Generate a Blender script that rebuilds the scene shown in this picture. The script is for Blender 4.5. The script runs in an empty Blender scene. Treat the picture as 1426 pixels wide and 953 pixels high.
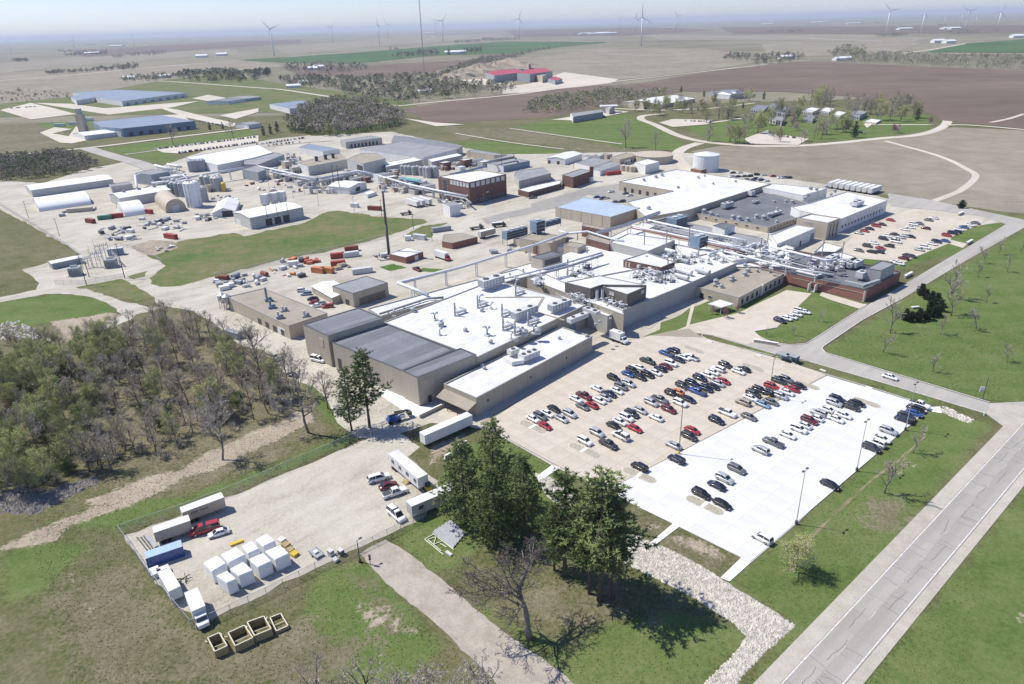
import bpy,bmesh,math,random
import numpy as np
from mathutils import Vector,Matrix
from mathutils.geometry import tessellate_polygon

# ------------------------------------------------------------------ camera, sky, sun
scene=bpy.context.scene
C=scene.collection
CAM_H,FOC,IW,IH=105.0,980.0,1426.0,953.0
ROLL=math.atan(0.029)
PITCH=math.atan((IH/2-35.0)*math.cos(ROLL)/FOC)
cR,sR,cP,sP=math.cos(ROLL),math.sin(ROLL),math.cos(PITCH),math.sin(PITCH)
right=Vector((cR,-sR*sP,-sR*cP)); down=Vector((-sR,-cR*sP,-cR*cP)); fwd=Vector((0,cP,-sP))
cam_d=bpy.data.cameras.new('camera'); cam=bpy.data.objects.new('camera',cam_d); C.objects.link(cam)
m3=Matrix((right,-down,-fwd)).transposed()
cam.matrix_world=Matrix.Translation((0,0,CAM_H))@m3.to_4x4()
cam_d.sensor_width=36.0; cam_d.lens=36.0*FOC/IW
cam_d.clip_start=1.0; cam_d.clip_end=200000.0
scene.camera=cam

SUN_EL=math.radians(55.0); SUN_TRAVEL=math.radians(-17.0)      # direction the shadows fall on the ground
world=bpy.data.worlds.new('World'); scene.world=world; world.use_nodes=True
wn=world.node_tree.nodes; wl=world.node_tree.links
bg=wn['Background']; sky=wn.new('ShaderNodeTexSky'); sky.sky_type='NISHITA'; sky.sun_disc=False
sx,sy=-math.cos(SUN_TRAVEL),-math.sin(SUN_TRAVEL)
sky.sun_elevation=SUN_EL; sky.sun_rotation=math.atan2(sx,sy)
sky.altitude=300; sky.air_density=1.0; sky.dust_density=0.25; sky.ozone_density=2.6
tint=wn.new('ShaderNodeMix'); tint.data_type='RGBA'; tint.blend_type='MULTIPLY'; tint.inputs[0].default_value=1.0; tint.inputs[7].default_value=(0.94,0.99,1.31,1)
wl.new(sky.outputs[0],tint.inputs[6]); wl.new(tint.outputs[2],bg.inputs[0]); bg.inputs[1].default_value=0.105
sun_d=bpy.data.lights.new('sun','SUN'); sun=bpy.data.objects.new('sun',sun_d); C.objects.link(sun)
sun_d.energy=4.8; sun_d.angle=math.radians(0.5); sun_d.color=(1.0,0.955,0.86)
sun.rotation_euler=Vector((math.cos(SUN_TRAVEL)*math.cos(SUN_EL),math.sin(SUN_TRAVEL)*math.cos(SUN_EL),-math.sin(SUN_EL))).to_track_quat('-Z','Y').to_euler()
sun.location=(-100,0,300)
vs=scene.view_settings
vs.view_transform='Standard'; vs.look='None'; vs.gamma=1.0; vs.exposure=0.25; vs.use_curve_mapping=False
scene.cycles.use_denoising=True
scene.cycles.max_bounces=6; scene.cycles.diffuse_bounces=3; scene.cycles.glossy_bounces=2
scene.cycles.transmission_bounces=2; scene.cycles.transparent_max_bounces=12; scene.cycles.volume_bounces=0
rnd=random.Random(7)

# ------------------------------------------------------------------ survey: photo measurements -> ground positions
VP={'A':(0,0,3.961),'B':(355,0,3.961),'C':(710,0,3.961),'D':(1066,0,3.961),'E':(0,220,4.753),
      'F':(140,200,5.942),'G':(340,170,5.942),'H':(540,180,5.942),'I':(740,180,5.942),'J':(940,200,5.942),
      'K':(1140,230,4.986),'L':(300,320,5.942),'M':(500,300,5.942),'N':(700,300,5.942),'O':(900,300,5.942),
      'P':(1040,300,5.942),'Q':(400,400,5.942),'R':(600,400,4.753),'S':(700,470,4.753),'T':(940,440,4.753),
      'U':(1126,400,4.753),'V':(860,580,4.456),'W':(1100,560,4.144),'X':(1000,740,3.347),'Y':(0,400,4.753),
      'Z':(200,400,3.813),'a':(150,660,4.142),'b':(440,540,3.665),'c':(600,570,3.286),'d':(400,740,3.961),
      'e':(660,740,3.565),'f':(0,560,2.423),'_':(0,0,1.0),
      'g':(160,690,10.59),'h':(200,780,8.667),'i':(270,730,8.667),'j':(280,840,10.186),'k':(420,730,9.529),'l':(500,620,8.664),'m':(580,710,11.91),'n':(60,330,10.186),
      'o':(620,400,8.9125),'p':(740,380,8.9125),'q':(880,300,8.9125),'r':(1000,310,7.13),'s':(680,300,8.9125),'t':(200,220,10.186),'u':(340,200,7.922),'v':(500,200,7.922)}
def px(v,x,y):
    ox,oy,s=VP[v]; return(ox+x/s,oy+y/s)
def ray(p):
    x=(p[0]-IW/2)/FOC; y=(p[1]-IH/2)/FOC
    return fwd+right*x+down*y
def at(p,z=0.0):
    r=ray(p); t=(z-CAM_H)/r.z
    return Vector((r.x*t,r.y*t,z))
def proj(w):
    d=Vector(w)-Vector((0,0,CAM_H)); k=d.dot(fwd)
    return(IW/2+FOC*d.dot(right)/k,IH/2+FOC*d.dot(down)/k)
def height(base,top):
    b=at(base); lo,hi=0.0,400.0
    for _ in range(40):
        m=(lo+hi)/2
        if proj((b.x,b.y,m))[1]>top[1]:lo=m
        else:hi=m
    return lo
def pts(v,*xy):return[px(v,xy[i],xy[i+1])for i in range(0,len(xy),2)]

# ------------------------------------------------------------------ mesh helpers
def tag(o,label,cat,group=None):
    o['label']=label; o['category']=cat
    if group:o['group']=group
    return o
def mobj(name,verts,faces,mat,parent=None,smooth=False):
    me=bpy.data.meshes.new(name); me.from_pydata([tuple(v)for v in verts],[],faces); me.update()
    if mat:me.materials.append(mat)
    if smooth:
        me.polygons.foreach_set('use_smooth',[True]*len(me.polygons))
    o=bpy.data.objects.new(name,me); C.objects.link(o)
    if parent:o.parent=parent
    return o
def thing(name,loc,label,cat,group=None,rz=0.0):
    o=bpy.data.objects.new(name,None); C.objects.link(o); o.location=loc; o.rotation_euler=(0,0,rz)
    o.empty_display_size=0.5
    return tag(o,label,cat,group)
def copy_tree(src,loc=None,rz=None,parent=None):
    c=src.copy(); C.objects.link(c); c.parent=parent
    if loc is not None:c.location=loc
    if rz is not None:c.rotation_euler=(0,0,rz)
    for ch in KIDS.get(src.name,()):copy_tree(ch,parent=c)
    return c
KIDS={}
def index_kids(o):
    KIDS[o.name]=list(o.children)
    for ch in o.children:index_kids(ch)

class MB:
    """collects faces of one mesh"""
    def __init__(s):s.v=[]; s.f=[]
    def add(s,v,f):
        n=len(s.v); s.v+=[tuple(x)for x in v]; s.f+=[tuple(i+n for i in q)for q in f]; return s
    def box(s,x0,x1,y0,y1,z0,z1):
        v=[(x,y,z)for z in(z0,z1)for x,y in((x0,y0),(x1,y0),(x1,y1),(x0,y1))]
        return s.add(v,[(3,2,1,0),(4,5,6,7),(0,1,5,4),(1,2,6,5),(2,3,7,6),(3,0,4,7)])
    def prism(s,poly,z0,z1,bottom=True):
        n=len(poly); v=[(p[0],p[1],z0)for p in poly]+[(p[0],p[1],z1)for p in poly]
        f=[(i,(i+1)%n,n+(i+1)%n,n+i)for i in range(n)]
        t=tessellate_polygon([[Vector((p[0],p[1],0))for p in poly]])
        up=[]
        for a,b,c in t:
            A,B,D=(Vector(poly[k][:2])for k in(a,b,c))
            if(B-A).cross(D-A)<0:a,b,c=a,c,b
            up.append((n+a,n+b,n+c))
            if bottom:f.append((a,c,b))
        return s.add(v,f+up)
    def cyl(s,cx,cy,z0,z1,r0,r1=None,n=12,cap=True):
        r1=r0 if r1 is None else r1
        v=[(cx+r0*math.cos(2*math.pi*i/n),cy+r0*math.sin(2*math.pi*i/n),z0)for i in range(n)]+ \
            [(cx+r1*math.cos(2*math.pi*i/n),cy+r1*math.sin(2*math.pi*i/n),z1)for i in range(n)]
        f=[(i,(i+1)%n,n+(i+1)%n,n+i)for i in range(n)]
        if cap:f+=[tuple(range(n-1,-1,-1)),tuple(range(n,2*n))]
        return s.add(v,f)
    def tube(s,path,r,n=6,r1=None):
        path=[Vector(p)for p in path]; m=len(path); rings=[]
        for i,p in enumerate(path):
            a=path[max(i-1,0)]; b=path[min(i+1,m-1)]; t=(b-a).normalized()
            u=t.cross(Vector((0,0,1)))
            if u.length<1e-3:u=t.cross(Vector((1,0,0)))
            u.normalize(); w=u.cross(t)
            k=r if r1 is None else r+(r1-r)*i/(m-1)
            if 0<i<m-1:
                d0=(path[i]-a).normalized(); d1=(b-path[i]).normalized()
                k=k/max(0.5,math.cos(d0.angle(d1,0)/2))
            rings.append([p+(u*math.cos(2*math.pi*j/n)+w*math.sin(2*math.pi*j/n))*k for j in range(n)])
        v=[q for rg in rings for q in rg]
        f=[(i*n+j,i*n+(j+1)%n,(i+1)*n+(j+1)%n,(i+1)*n+j)for i in range(m-1)for j in range(n)]
        f+=[tuple(range(n-1,-1,-1)),tuple(range((m-1)*n,m*n))]
        return s.add(v,f)
    def beam(s,a,b,w,h=None):
        a=Vector(a); b=Vector(b); h=h or w; t=(b-a).normalized(); u=t.cross(Vector((0,0,1)))
        if u.length<1e-3:u=Vector((1,0,0))
        u.normalize(); k=u.cross(t)
        v=[p+u*i*w/2+k*j*h/2 for p in(a,b)for i,j in((-1,-1),(1,-1),(1,1),(-1,1))]
        return s.add(v,[(3,2,1,0),(4,5,6,7),(0,1,5,4),(1,2,6,5),(2,3,7,6),(3,0,4,7)])
    def build(s,name,mat,parent=None,smooth=False):return mobj(name,s.v,s.f,mat,parent,smooth)

# ------------------------------------------------------------------ materials
M={}
def nodes_of(name):
    m=bpy.data.materials.new(name); m.use_nodes=True; M[name]=m
    return m,m.node_tree.nodes,m.node_tree.links,m.node_tree.nodes['Principled BSDF']
def flat(name,col,rough=0.6,metal=0.0,var=0.12,scale=0.6,spec=0.4,bump=0.0,streak=False):
    """painted / plain surface with slight uneven tone and grime"""
    m,N,L,B=nodes_of(name)
    tc=N.new('ShaderNodeTexCoord'); nz=N.new('ShaderNodeTexNoise'); nz.inputs['Scale'].default_value=scale
    nz.inputs['Detail'].default_value=6; nz.inputs['Roughness'].default_value=0.65
    src=tc.outputs['Object']
    if streak:
        mp=N.new('ShaderNodeMapping'); mp.inputs['Scale'].default_value=(1,1,0.12); L.new(src,mp.inputs[0]); src=mp.outputs[0]
    L.new(src,nz.inputs['Vector'])
    rp=N.new('ShaderNodeValToRGB'); L.new(nz.outputs[0],rp.inputs[0])
    d=[max(0,c*(1-var*1.6))for c in col]; l=[min(1,c*(1+var*0.5))for c in col]
    rp.color_ramp.elements[0].position=0.3; rp.color_ramp.elements[0].color=(*d,1)
    rp.color_ramp.elements[1].position=0.65; rp.color_ramp.elements[1].color=(*l,1)
    L.new(rp.outputs[0],B.inputs['Base Color'])
    B.inputs['Roughness'].default_value=rough; B.inputs['Metallic'].default_value=metal; B.inputs['Specular IOR Level'].default_value=spec
    if bump:
        bp=N.new('ShaderNodeBump'); bp.inputs['Strength'].default_value=bump; bp.inputs['Distance'].default_value=0.05
        L.new(nz.outputs[0],bp.inputs['Height']); L.new(bp.outputs[0],B.inputs['Normal'])
    return m
def ramp3(name,cols,scales=(0.012,0.09,0.8),weights=(0.5,0.3,0.2),pos=None,rough=0.95,bump=0.3,stretch=None,spec=0.15,bscale=2.5,rot=0.0,bdist=0.25):
    """ground cover: several noise sizes added up, then coloured by a ramp"""
    m,N,L,B=nodes_of(name)
    tc=N.new('ShaderNodeTexCoord'); mp=N.new('ShaderNodeMapping'); L.new(tc.outputs['Object'],mp.inputs[0])
    mp.inputs['Rotation'].default_value=(0,0,rot)
    acc=None
    for i,(s,w)in enumerate(zip(scales,weights)):
        nz=N.new('ShaderNodeTexNoise'); nz.inputs['Scale'].default_value=s; nz.inputs['Detail'].default_value=5; nz.inputs['Roughness'].default_value=0.62
        v=mp.outputs[0]
        if stretch and i in stretch:
            m2=N.new('ShaderNodeMapping'); m2.inputs['Scale'].default_value=stretch[i]; L.new(v,m2.inputs[0]); v=m2.outputs[0]
        L.new(v,nz.inputs['Vector'])
        mu=N.new('ShaderNodeMath'); mu.operation='MULTIPLY_ADD'; mu.inputs[1].default_value=w; L.new(nz.outputs[0],mu.inputs[0])
        if acc is not None:L.new(acc,mu.inputs[2])
        else:mu.inputs[2].default_value=0
        acc=mu.outputs[0]; last=nz
    rp=N.new('ShaderNodeValToRGB'); L.new(acc,rp.inputs[0]); el=rp.color_ramp.elements
    pos=pos or[0.36+0.28*i/(len(cols)-1)for i in range(len(cols))]
    el[0].position=pos[0]; el[0].color=(*cols[0],1); el[1].position=pos[-1]; el[1].color=(*cols[-1],1)
    for p,c in zip(pos[1:-1],cols[1:-1]):e=el.new(p); e.color=(*c,1)
    L.new(rp.outputs[0],B.inputs['Base Color']); B.inputs['Roughness'].default_value=rough; B.inputs['Specular IOR Level'].default_value=spec
    if bump:
        nb=N.new('ShaderNodeTexNoise'); nb.inputs['Scale'].default_value=bscale; nb.inputs['Detail'].default_value=3; L.new(tc.outputs['Object'],nb.inputs['Vector'])
        bp=N.new('ShaderNodeBump'); bp.inputs['Strength'].default_value=bump; bp.inputs['Distance'].default_value=bdist
        L.new(nb.outputs[0],bp.inputs['Height']); L.new(bp.outputs[0],B.inputs['Normal'])
    return m
A_ROT=math.radians(-40.5)
ramp3('farmland',[(0.135,0.122,0.082),(0.208,0.19,0.132),(0.29,0.262,0.19)],(0.0009,0.006,0.05),(0.5,0.3,0.2),bump=0)
ramp3('ploughed',[(0.115,0.085,0.066),(0.155,0.117,0.09),(0.20,0.155,0.12)],(0.004,0.02,0.3),(0.4,0.35,0.25),stretch={2:(0.15,1,1),1:(0.3,1,1)},bump=0.2,bscale=1)
ramp3('stubble',[(0.165,0.146,0.108),(0.25,0.221,0.167),(0.335,0.30,0.232)],(0.006,0.05,0.7),(0.35,0.3,0.35),stretch={2:(0.12,1,1)},bump=0.3,bscale=1.5,rot=0.2)
ramp3('winter_wheat',[(0.045,0.085,0.035),(0.065,0.12,0.045),(0.10,0.15,0.06)],(0.002,0.02,0.2),(0.5,0.3,0.2),bump=0)
ramp3('lawn',[(0.055,0.105,0.022),(0.085,0.15,0.033),(0.125,0.175,0.05),(0.19,0.18,0.08)],(0.014,0.12,1.1),(0.36,0.3,0.34),pos=[0.36,0.47,0.57,0.68],bump=0.5)
ramp3('rough_grass',[(0.06,0.105,0.025),(0.10,0.14,0.042),(0.155,0.15,0.068),(0.215,0.18,0.105)],(0.022,0.16,1.3),(0.36,0.32,0.32),pos=[0.38,0.46,0.53,0.63],bump=0.6)
ramp3('dry_grass',[(0.105,0.12,0.045),(0.18,0.16,0.085),(0.25,0.205,0.125),(0.32,0.265,0.185)],(0.03,0.2,1.5),(0.36,0.32,0.32),pos=[0.36,0.45,0.53,0.64],bump=0.6)
ramp3('gravel',[(0.27,0.242,0.19),(0.435,0.402,0.334),(0.54,0.505,0.43)],(0.03,0.2,1.8),(0.34,0.34,0.32),stretch={1:(0.3,1,1)},bump=0.4,bscale=5,rot=A_ROT,bdist=0.08)
ramp3('dirt',[(0.21,0.17,0.125),(0.33,0.28,0.21),(0.44,0.38,0.30)],(0.05,0.3,2.0),(0.3,0.35,0.35),bump=0.5,bscale=3)
ramp3('concrete_tan',[(0.40,0.35,0.28),(0.50,0.445,0.365),(0.57,0.515,0.43)],(0.03,0.25,2.5),(0.36,0.34,0.3),bump=0.05,rough=0.85)
ramp3('concrete_new',[(0.70,0.69,0.665),(0.78,0.775,0.755),(0.84,0.835,0.82)],(0.03,0.2,2.5),(0.36,0.34,0.3),bump=0.05,rough=0.8)
ramp3('joint',[(0.28,0.245,0.195),(0.36,0.315,0.255)],bump=0)
ramp3('joint_new',[(0.50,0.49,0.465),(0.58,0.57,0.545)],bump=0)
ramp3('road_grey',[(0.29,0.268,0.238),(0.37,0.346,0.31),(0.45,0.425,0.385)],(0.03,0.25,2.2),(0.34,0.36,0.3),stretch={1:(0.1,1,1)},bump=0.1,rough=0.85,rot=A_ROT)
ramp3('shoulder',[(0.33,0.295,0.245),(0.42,0.385,0.325),(0.50,0.465,0.405)],(0.03,0.3,2.5),(0.3,0.36,0.34),bump=0.3)
ramp3('asphalt',[(0.12,0.115,0.108),(0.17,0.163,0.152),(0.22,0.212,0.20)],(0.03,0.25,2.2),(0.36,0.34,0.3),bump=0.1)
ramp3('track_gravel',[(0.27,0.235,0.19),(0.36,0.32,0.265),(0.46,0.415,0.35)],(0.05,0.3,2.0),(0.3,0.36,0.34),bump=0.4,bscale=5,bdist=0.08)
ramp3('asphalt_old',[(0.22,0.21,0.19),(0.29,0.277,0.25),(0.36,0.345,0.31)],(0.03,0.25,2.2),(0.36,0.34,0.3),bump=0.1)
ramp3('gravel_road',[(0.42,0.375,0.30),(0.52,0.47,0.39),(0.6,0.55,0.47)],(0.004,0.05,0.6),(0.4,0.3,0.3),bump=0)
flat('paint_white',(0.72,0.71,0.68),0.7,var=0.3,scale=2.0)

# ------------------------------------------------------------------ ground sheets
def struct(o):o['kind']='structure'; return o
def sheet(name,pix,z,mat,world_pts=False):
    P=[Vector((p[0],p[1],z))for p in pix]if world_pts else[Vector((*at(p,0).xy,z))for p in pix]
    b=MB(); n=len(P); t=tessellate_polygon([[Vector((p.x,p.y,0))for p in P]]); f=[]
    for a,c,d in t:
        if(P[c].xy-P[a].xy).cross(P[d].xy-P[a].xy)<0:c,d=d,c
        f.append((a,c,d))
    b.add(P,f)
    return struct(b.build(name,M[mat]))
def smooth_path(p,k=8):
    p=[Vector(q)for q in p]
    if len(p)<3:return p
    out=[]
    for i in range(len(p)-1):
        a=p[max(i-1,0)]; b=p[i]; c=p[i+1]; d=p[min(i+2,len(p)-1)]
        for j in range(k):
            t=j/k
            out.append(0.5*((2*b)+(c-a)*t+(2*a-5*b+4*c-d)*t*t+(3*b-a-3*c+d)*t**3))
    return out+[p[-1]]
def ribbon(name,pix,width,z,mat,k=8,kind=True,wob=0.0):
    P=smooth_path([at(p).xy for p in pix],k); L=[]; R=[]
    rr=random.Random(len(pix)*31+int(width*10))
    for i,p in enumerate(P):
        t=(P[min(i+1,len(P)-1)]-P[max(i-1,0)]).normalized(); n=Vector((-t.y,t.x))
        L.append((*(p+n*(width/2+rr.uniform(-wob,wob))),z)); R.append((*(p-n*(width/2+rr.uniform(-wob,wob))),z))
    m=len(P)
    o=mobj(name,R+L,[(i,i+1,m+i+1,m+i)for i in range(m-1)],M[mat])
    return struct(o)if kind else o
def ragged(P,amp,step,seed=1):
    """gives a hand-measured outline the uneven edge of worn ground (world metres)"""
    rr=random.Random(seed); W=[at(p).xy for p in P]; out=[]
    for i,a in enumerate(W):
        b=W[(i+1)%len(W)]; n=max(1,min(40,int((b-a).length/step)))
        for j in range(n):
            q=a.lerp(b,j/n)
            if j:q=q+Vector((rr.gauss(0,amp),rr.gauss(0,amp)))
            out.append((q.x,q.y))
    return out
def rsheet(name,pix,z,mat,amp=0.7,step=4,seed=1):return sheet(name,ragged(pix,amp,step,seed),z,mat,True)
# ------------------------------------------------------------------ land
R=60000.0; HAZE_TOP=190.0
struct(mobj('ground',[(-R,-1500,0),(R,-1500,0),(R,R,0),(-R,R,0)],[(0,1,2,3)],M['farmland']))
# far fields (z rises a little with distance so that the sheets stay apart)
def field(pix,mat,z):return sheet('field',pix,z,mat)
field(pts('_',330,84,480,75,590,66,700,58,850,59,780,66,715,75,600,78,500,89,400,88),'winter_wheat',0.6)
field(pts('_',1290,73,1345,61,1426,55,1480,58,1480,76,1426,74),'winter_wheat',0.6)
field(pts('_',-60,92,150,78,330,68,330,76,150,88,-60,108),'stubble',0.5)
field(pts('_',380,66,560,52,700,47,700,52,560,62,400,76),'stubble',0.5)
field(pts('_',700,42,900,38,1000,42,880,50,720,52),'ploughed',0.5)
field(pts('_',1000,38,1300,36,1480,34,1480,44,1240,48,1020,47),'ploughed',0.5)
field(pts('_',900,50,1240,49,1300,54,1260,60,1060,56,920,56),'stubble',0.55)
field(pts('_',100,70,330,58,420,55,420,60,300,68,120,80),'ploughed',0.55)
field(pts('_',480,44,640,38,700,38,640,43,500,50),'stubble',0.55)
field(pts('_',1060,60,1290,58,1240,76,1070,80),'stubble',0.5)
field(pts('_',715,90,760,78,840,68,980,68,1060,78,1060,86,990,98,900,108,860,112,790,108,715,96),'stubble',0.45)
field(pts('_',880,118,1040,92,1130,86,1260,92,1440,100,1540,102,1540,190,1426,180,1310,168,1260,140,1090,128,960,128),'ploughed',0.4)
field(pts('_',1000,236,980,216,960,212,1000,204,1200,198,1300,182,1326,178,1426,182,1560,186,1560,305,1400,296,1290,280,1210,268,1120,258),'stubble',0.23)
field(pts('_',-200,112,160,96,330,84,400,92,330,100,230,112,100,135,-200,165),'stubble',0.4)
field(pts('_',-120,122,150,104,300,101,400,118,560,140,600,154,300,158,-120,166),'rough_grass',0.3)
field(pts('_',560,152,760,122,880,118,950,128,760,165,600,172),'ploughed',0.35)
field(pts('_',390,94,500,92,720,80,620,96,560,108,420,106),'ploughed',0.42)
# grass round the works: one grid whose cover (mown, dry, bare) comes from measured outlines with soft worn edges
def sdist(poly,X,Y):
    d=np.full(X.shape,1e9); ins=np.zeros(X.shape,bool); n=len(poly)
    for i in range(n):
        ax,ay=poly[i]; bx,by=poly[(i+1)%n]; ex,ey=bx-ax,by-ay
        t=np.clip(((X-ax)*ex+(Y-ay)*ey)/(ex*ex+ey*ey+1e-9),0,1)
        d=np.minimum(d,np.hypot(X-ax-t*ex,Y-ay-t*ey))
        c=((ay>Y)!=(by>Y))&(X<(bx-ax)*(Y-ay)/(by-ay+1e-12)+ax); ins^=c
    return np.where(ins,d,-d)
def cover_mesh(name,x0,x1,y0,y1,step,z,layers,mat,hole=None):
    xs=np.arange(x0,x1+0.1,step); ys=np.arange(y0,y1+0.1,step); X,Y=np.meshgrid(xs,ys); nx,ny=len(xs),len(ys)
    idx=np.arange(nx*ny).reshape(ny,nx)
    F=np.stack([idx[:-1,:-1],idx[:-1,1:],idx[1:,1:],idx[1:,:-1]],-1).reshape(-1,4)
    if hole is not None:
        cx=(X[:-1,:-1]+step/2).ravel(); cy=(Y[:-1,:-1]+step/2).ravel()
        hx0,hx1,hy0,hy1=hole; F=F[~((cx>hx0)&(cx<hx1)&(cy>hy0)&(cy<hy1))]
    me=bpy.data.meshes.new(name); me.from_pydata(np.stack([X.ravel(),Y.ravel(),np.full(nx*ny,z)],-1).tolist(),[],F.tolist())
    for key,polys in layers.items():
        w=np.zeros(X.shape)
        for P,soft in polys:
            w=np.maximum(w,np.clip(sdist([tuple(at(p).xy)for p in P],X,Y)/soft*0.5+0.5,0,1))
        a=me.attributes.new(key,'FLOAT','POINT'); a.data.foreach_set('value',w.ravel().astype(np.float32))
    me.materials.append(mat); o=bpy.data.objects.new(name,me); C.objects.link(o); return struct(o)
def cover_material():
    m,N,L,B=nodes_of('grass_cover'); tc=N.new('ShaderNodeTexCoord')
    def noise(s,det=5,st=None):
        nz=N.new('ShaderNodeTexNoise'); nz.inputs['Scale'].default_value=s; nz.inputs['Detail'].default_value=det; nz.inputs['Roughness'].default_value=0.65
        v=tc.outputs['Object']
        if st:mp=N.new('ShaderNodeMapping'); mp.inputs['Scale'].default_value=st; mp.inputs['Rotation'].default_value=(0,0,A_ROT); L.new(v,mp.inputs[0]); v=mp.outputs[0]
        L.new(v,nz.inputs['Vector']); return nz.outputs[0]
    def madd(a,k,c):
        n=N.new('ShaderNodeMath'); n.operation='MULTIPLY_ADD'; L.new(a,n.inputs[0]); n.inputs[1].default_value=k
        if isinstance(c,float):n.inputs[2].default_value=c
        else:L.new(c,n.inputs[2])
        return n.outputs[0]
    big,mid,fine,mow=noise(0.018),noise(0.13),noise(1.2),noise(0.06,3,(0.12,1,1))
    acc=madd(fine,0.42,madd(mid,0.3,madd(big,0.28,0.0)))
    acc2=madd(mow,0.3,madd(fine,0.4,madd(mid,0.3,0.0)))
    def ramp(f,cols,pos):
        r=N.new('ShaderNodeValToRGB'); L.new(f,r.inputs[0]); el=r.color_ramp.elements
        el[0].position=pos[0]; el[0].color=(*cols[0],1); el[1].position=pos[-1]; el[1].color=(*cols[-1],1)
        for p,c in zip(pos[1:-1],cols[1:-1]):e=el.new(p); e.color=(*c,1)
        return r.outputs[0]
    rough=ramp(acc,GRASS_ROUGH,[0.38,0.46,0.53,0.63]); lawn=ramp(acc2,GRASS_LAWN,[0.36,0.47,0.57,0.68])
    dry=ramp(acc,GRASS_DRY,[0.36,0.45,0.53,0.64]); dirt=ramp(acc,[(0.23,0.185,0.135),(0.34,0.285,0.215),(0.43,0.37,0.29)],[0.38,0.5,0.62])
    col=rough
    edge=madd(mid,0.9,madd(fine,0.7,-0.8))
    for key,c in(('lawn',lawn),('dry',dry),('dirt',dirt)):
        at_=N.new('ShaderNodeAttribute'); at_.attribute_name=key
        s=N.new('ShaderNodeMath'); s.operation='ADD'; L.new(at_.outputs['Fac'],s.inputs[0]); L.new(edge,s.inputs[1])
        mr=N.new('ShaderNodeMapRange'); mr.interpolation_type='SMOOTHSTEP'; mr.inputs['From Min'].default_value=0.4; mr.inputs['From Max'].default_value=0.68; L.new(s.outputs[0],mr.inputs[0])
        z0=N.new('ShaderNodeMath'); z0.operation='GREATER_THAN'; z0.inputs[1].default_value=0.02; L.new(at_.outputs['Fac'],z0.inputs[0])
        ml=N.new('ShaderNodeMath'); ml.operation='MULTIPLY'; L.new(mr.outputs[0],ml.inputs[0]); L.new(z0.outputs[0],ml.inputs[1])
        mx=N.new('ShaderNodeMix'); mx.data_type='RGBA'; L.new(ml.outputs[0],mx.inputs[0]); L.new(col,mx.inputs[6]); L.new(c,mx.inputs[7]); col=mx.outputs[2]
    L.new(col,B.inputs['Base Color']); B.inputs['Roughness'].default_value=0.95; B.inputs['Specular IOR Level'].default_value=0.12
    nb=noise(2.6,4); bp=N.new('ShaderNodeBump'); bp.inputs['Strength'].default_value=0.55; bp.inputs['Distance'].default_value=0.25; L.new(nb,bp.inputs['Height']); L.new(bp.outputs[0],B.inputs['Normal'])
    return m
GRASS_LAWN=[(0.064,0.102,0.024),(0.102,0.147,0.04),(0.14,0.17,0.06),(0.20,0.188,0.095)]
GRASS_ROUGH=[(0.06,0.08,0.024),(0.108,0.115,0.046),(0.15,0.138,0.075),(0.205,0.178,0.115)]
GRASS_DRY=[(0.085,0.094,0.04),(0.13,0.122,0.065),(0.18,0.16,0.10),(0.25,0.215,0.15)]
COVER=cover_material()
LAWN=[pts('_',1290,575,1380,590,1340,640,1240,770,1120,900,1040,990,990,1000,1110,872,1010,806,1046,786,1180,667),
    pts('_',1148,488,1300,394,1426,322,1900,360,1800,600,1426,561,1378,560,1150,492),
    pts('_',1195,960,1375,745,1430,668,1700,700,1700,1200,1150,1200,1100,1080),
    pts('_',1250,375,1190,368,1150,385,1110,365,1200,300,1250,285,1350,300,1400,314,1330,355),
    pts('_',870,470,930,440,970,415,1060,415,1125,398,1200,425,1140,470,1100,480,1050,470,990,455,905,470),
    pts('_',716,178,800,160,870,158,925,178,958,205,940,211,860,206),pts('_',632,198,700,196,800,214,760,222,655,210),
    pts('_',950,175,1060,160,1150,165,1300,160,1296,182,1200,195,1040,200,985,196),pts('_',1345,290,1426,304,1500,320,1426,308,1330,296),
    pts('_',545,755,600,690,640,620,700,610,780,655,860,720,800,740,700,740,640,790,600,800),pts('_',660,840,740,880,800,905,830,870,960,850,1040,888,990,960,800,960),
    pts('_',-40,425,60,412,110,410,150,420,165,436,100,445,40,455,-40,450),pts('_',440,800,520,780,560,830,620,900,560,960,480,960,400,900),
    pts('A',560,820,900,780,1380,715,1426,740,1000,840,930,860,1010,890,860,905),pts('A',880,580,1150,560,1426,575,1426,600,1150,630,980,605),pts('A',200,690,500,640,900,610,990,640,640,660,300,740),
    pts('f',0,500,180,470,300,480,150,640,0,700),pts('_',60,730,160,700,260,690,400,640,480,605,505,612,400,655,250,712,170,742),
    pts('_',980,470,1080,500,1090,496,990,470),pts('_',1112,505,1280,560,1370,577,1240,538),pts('_',410,500,500,590,470,600,420,560)]
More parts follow.
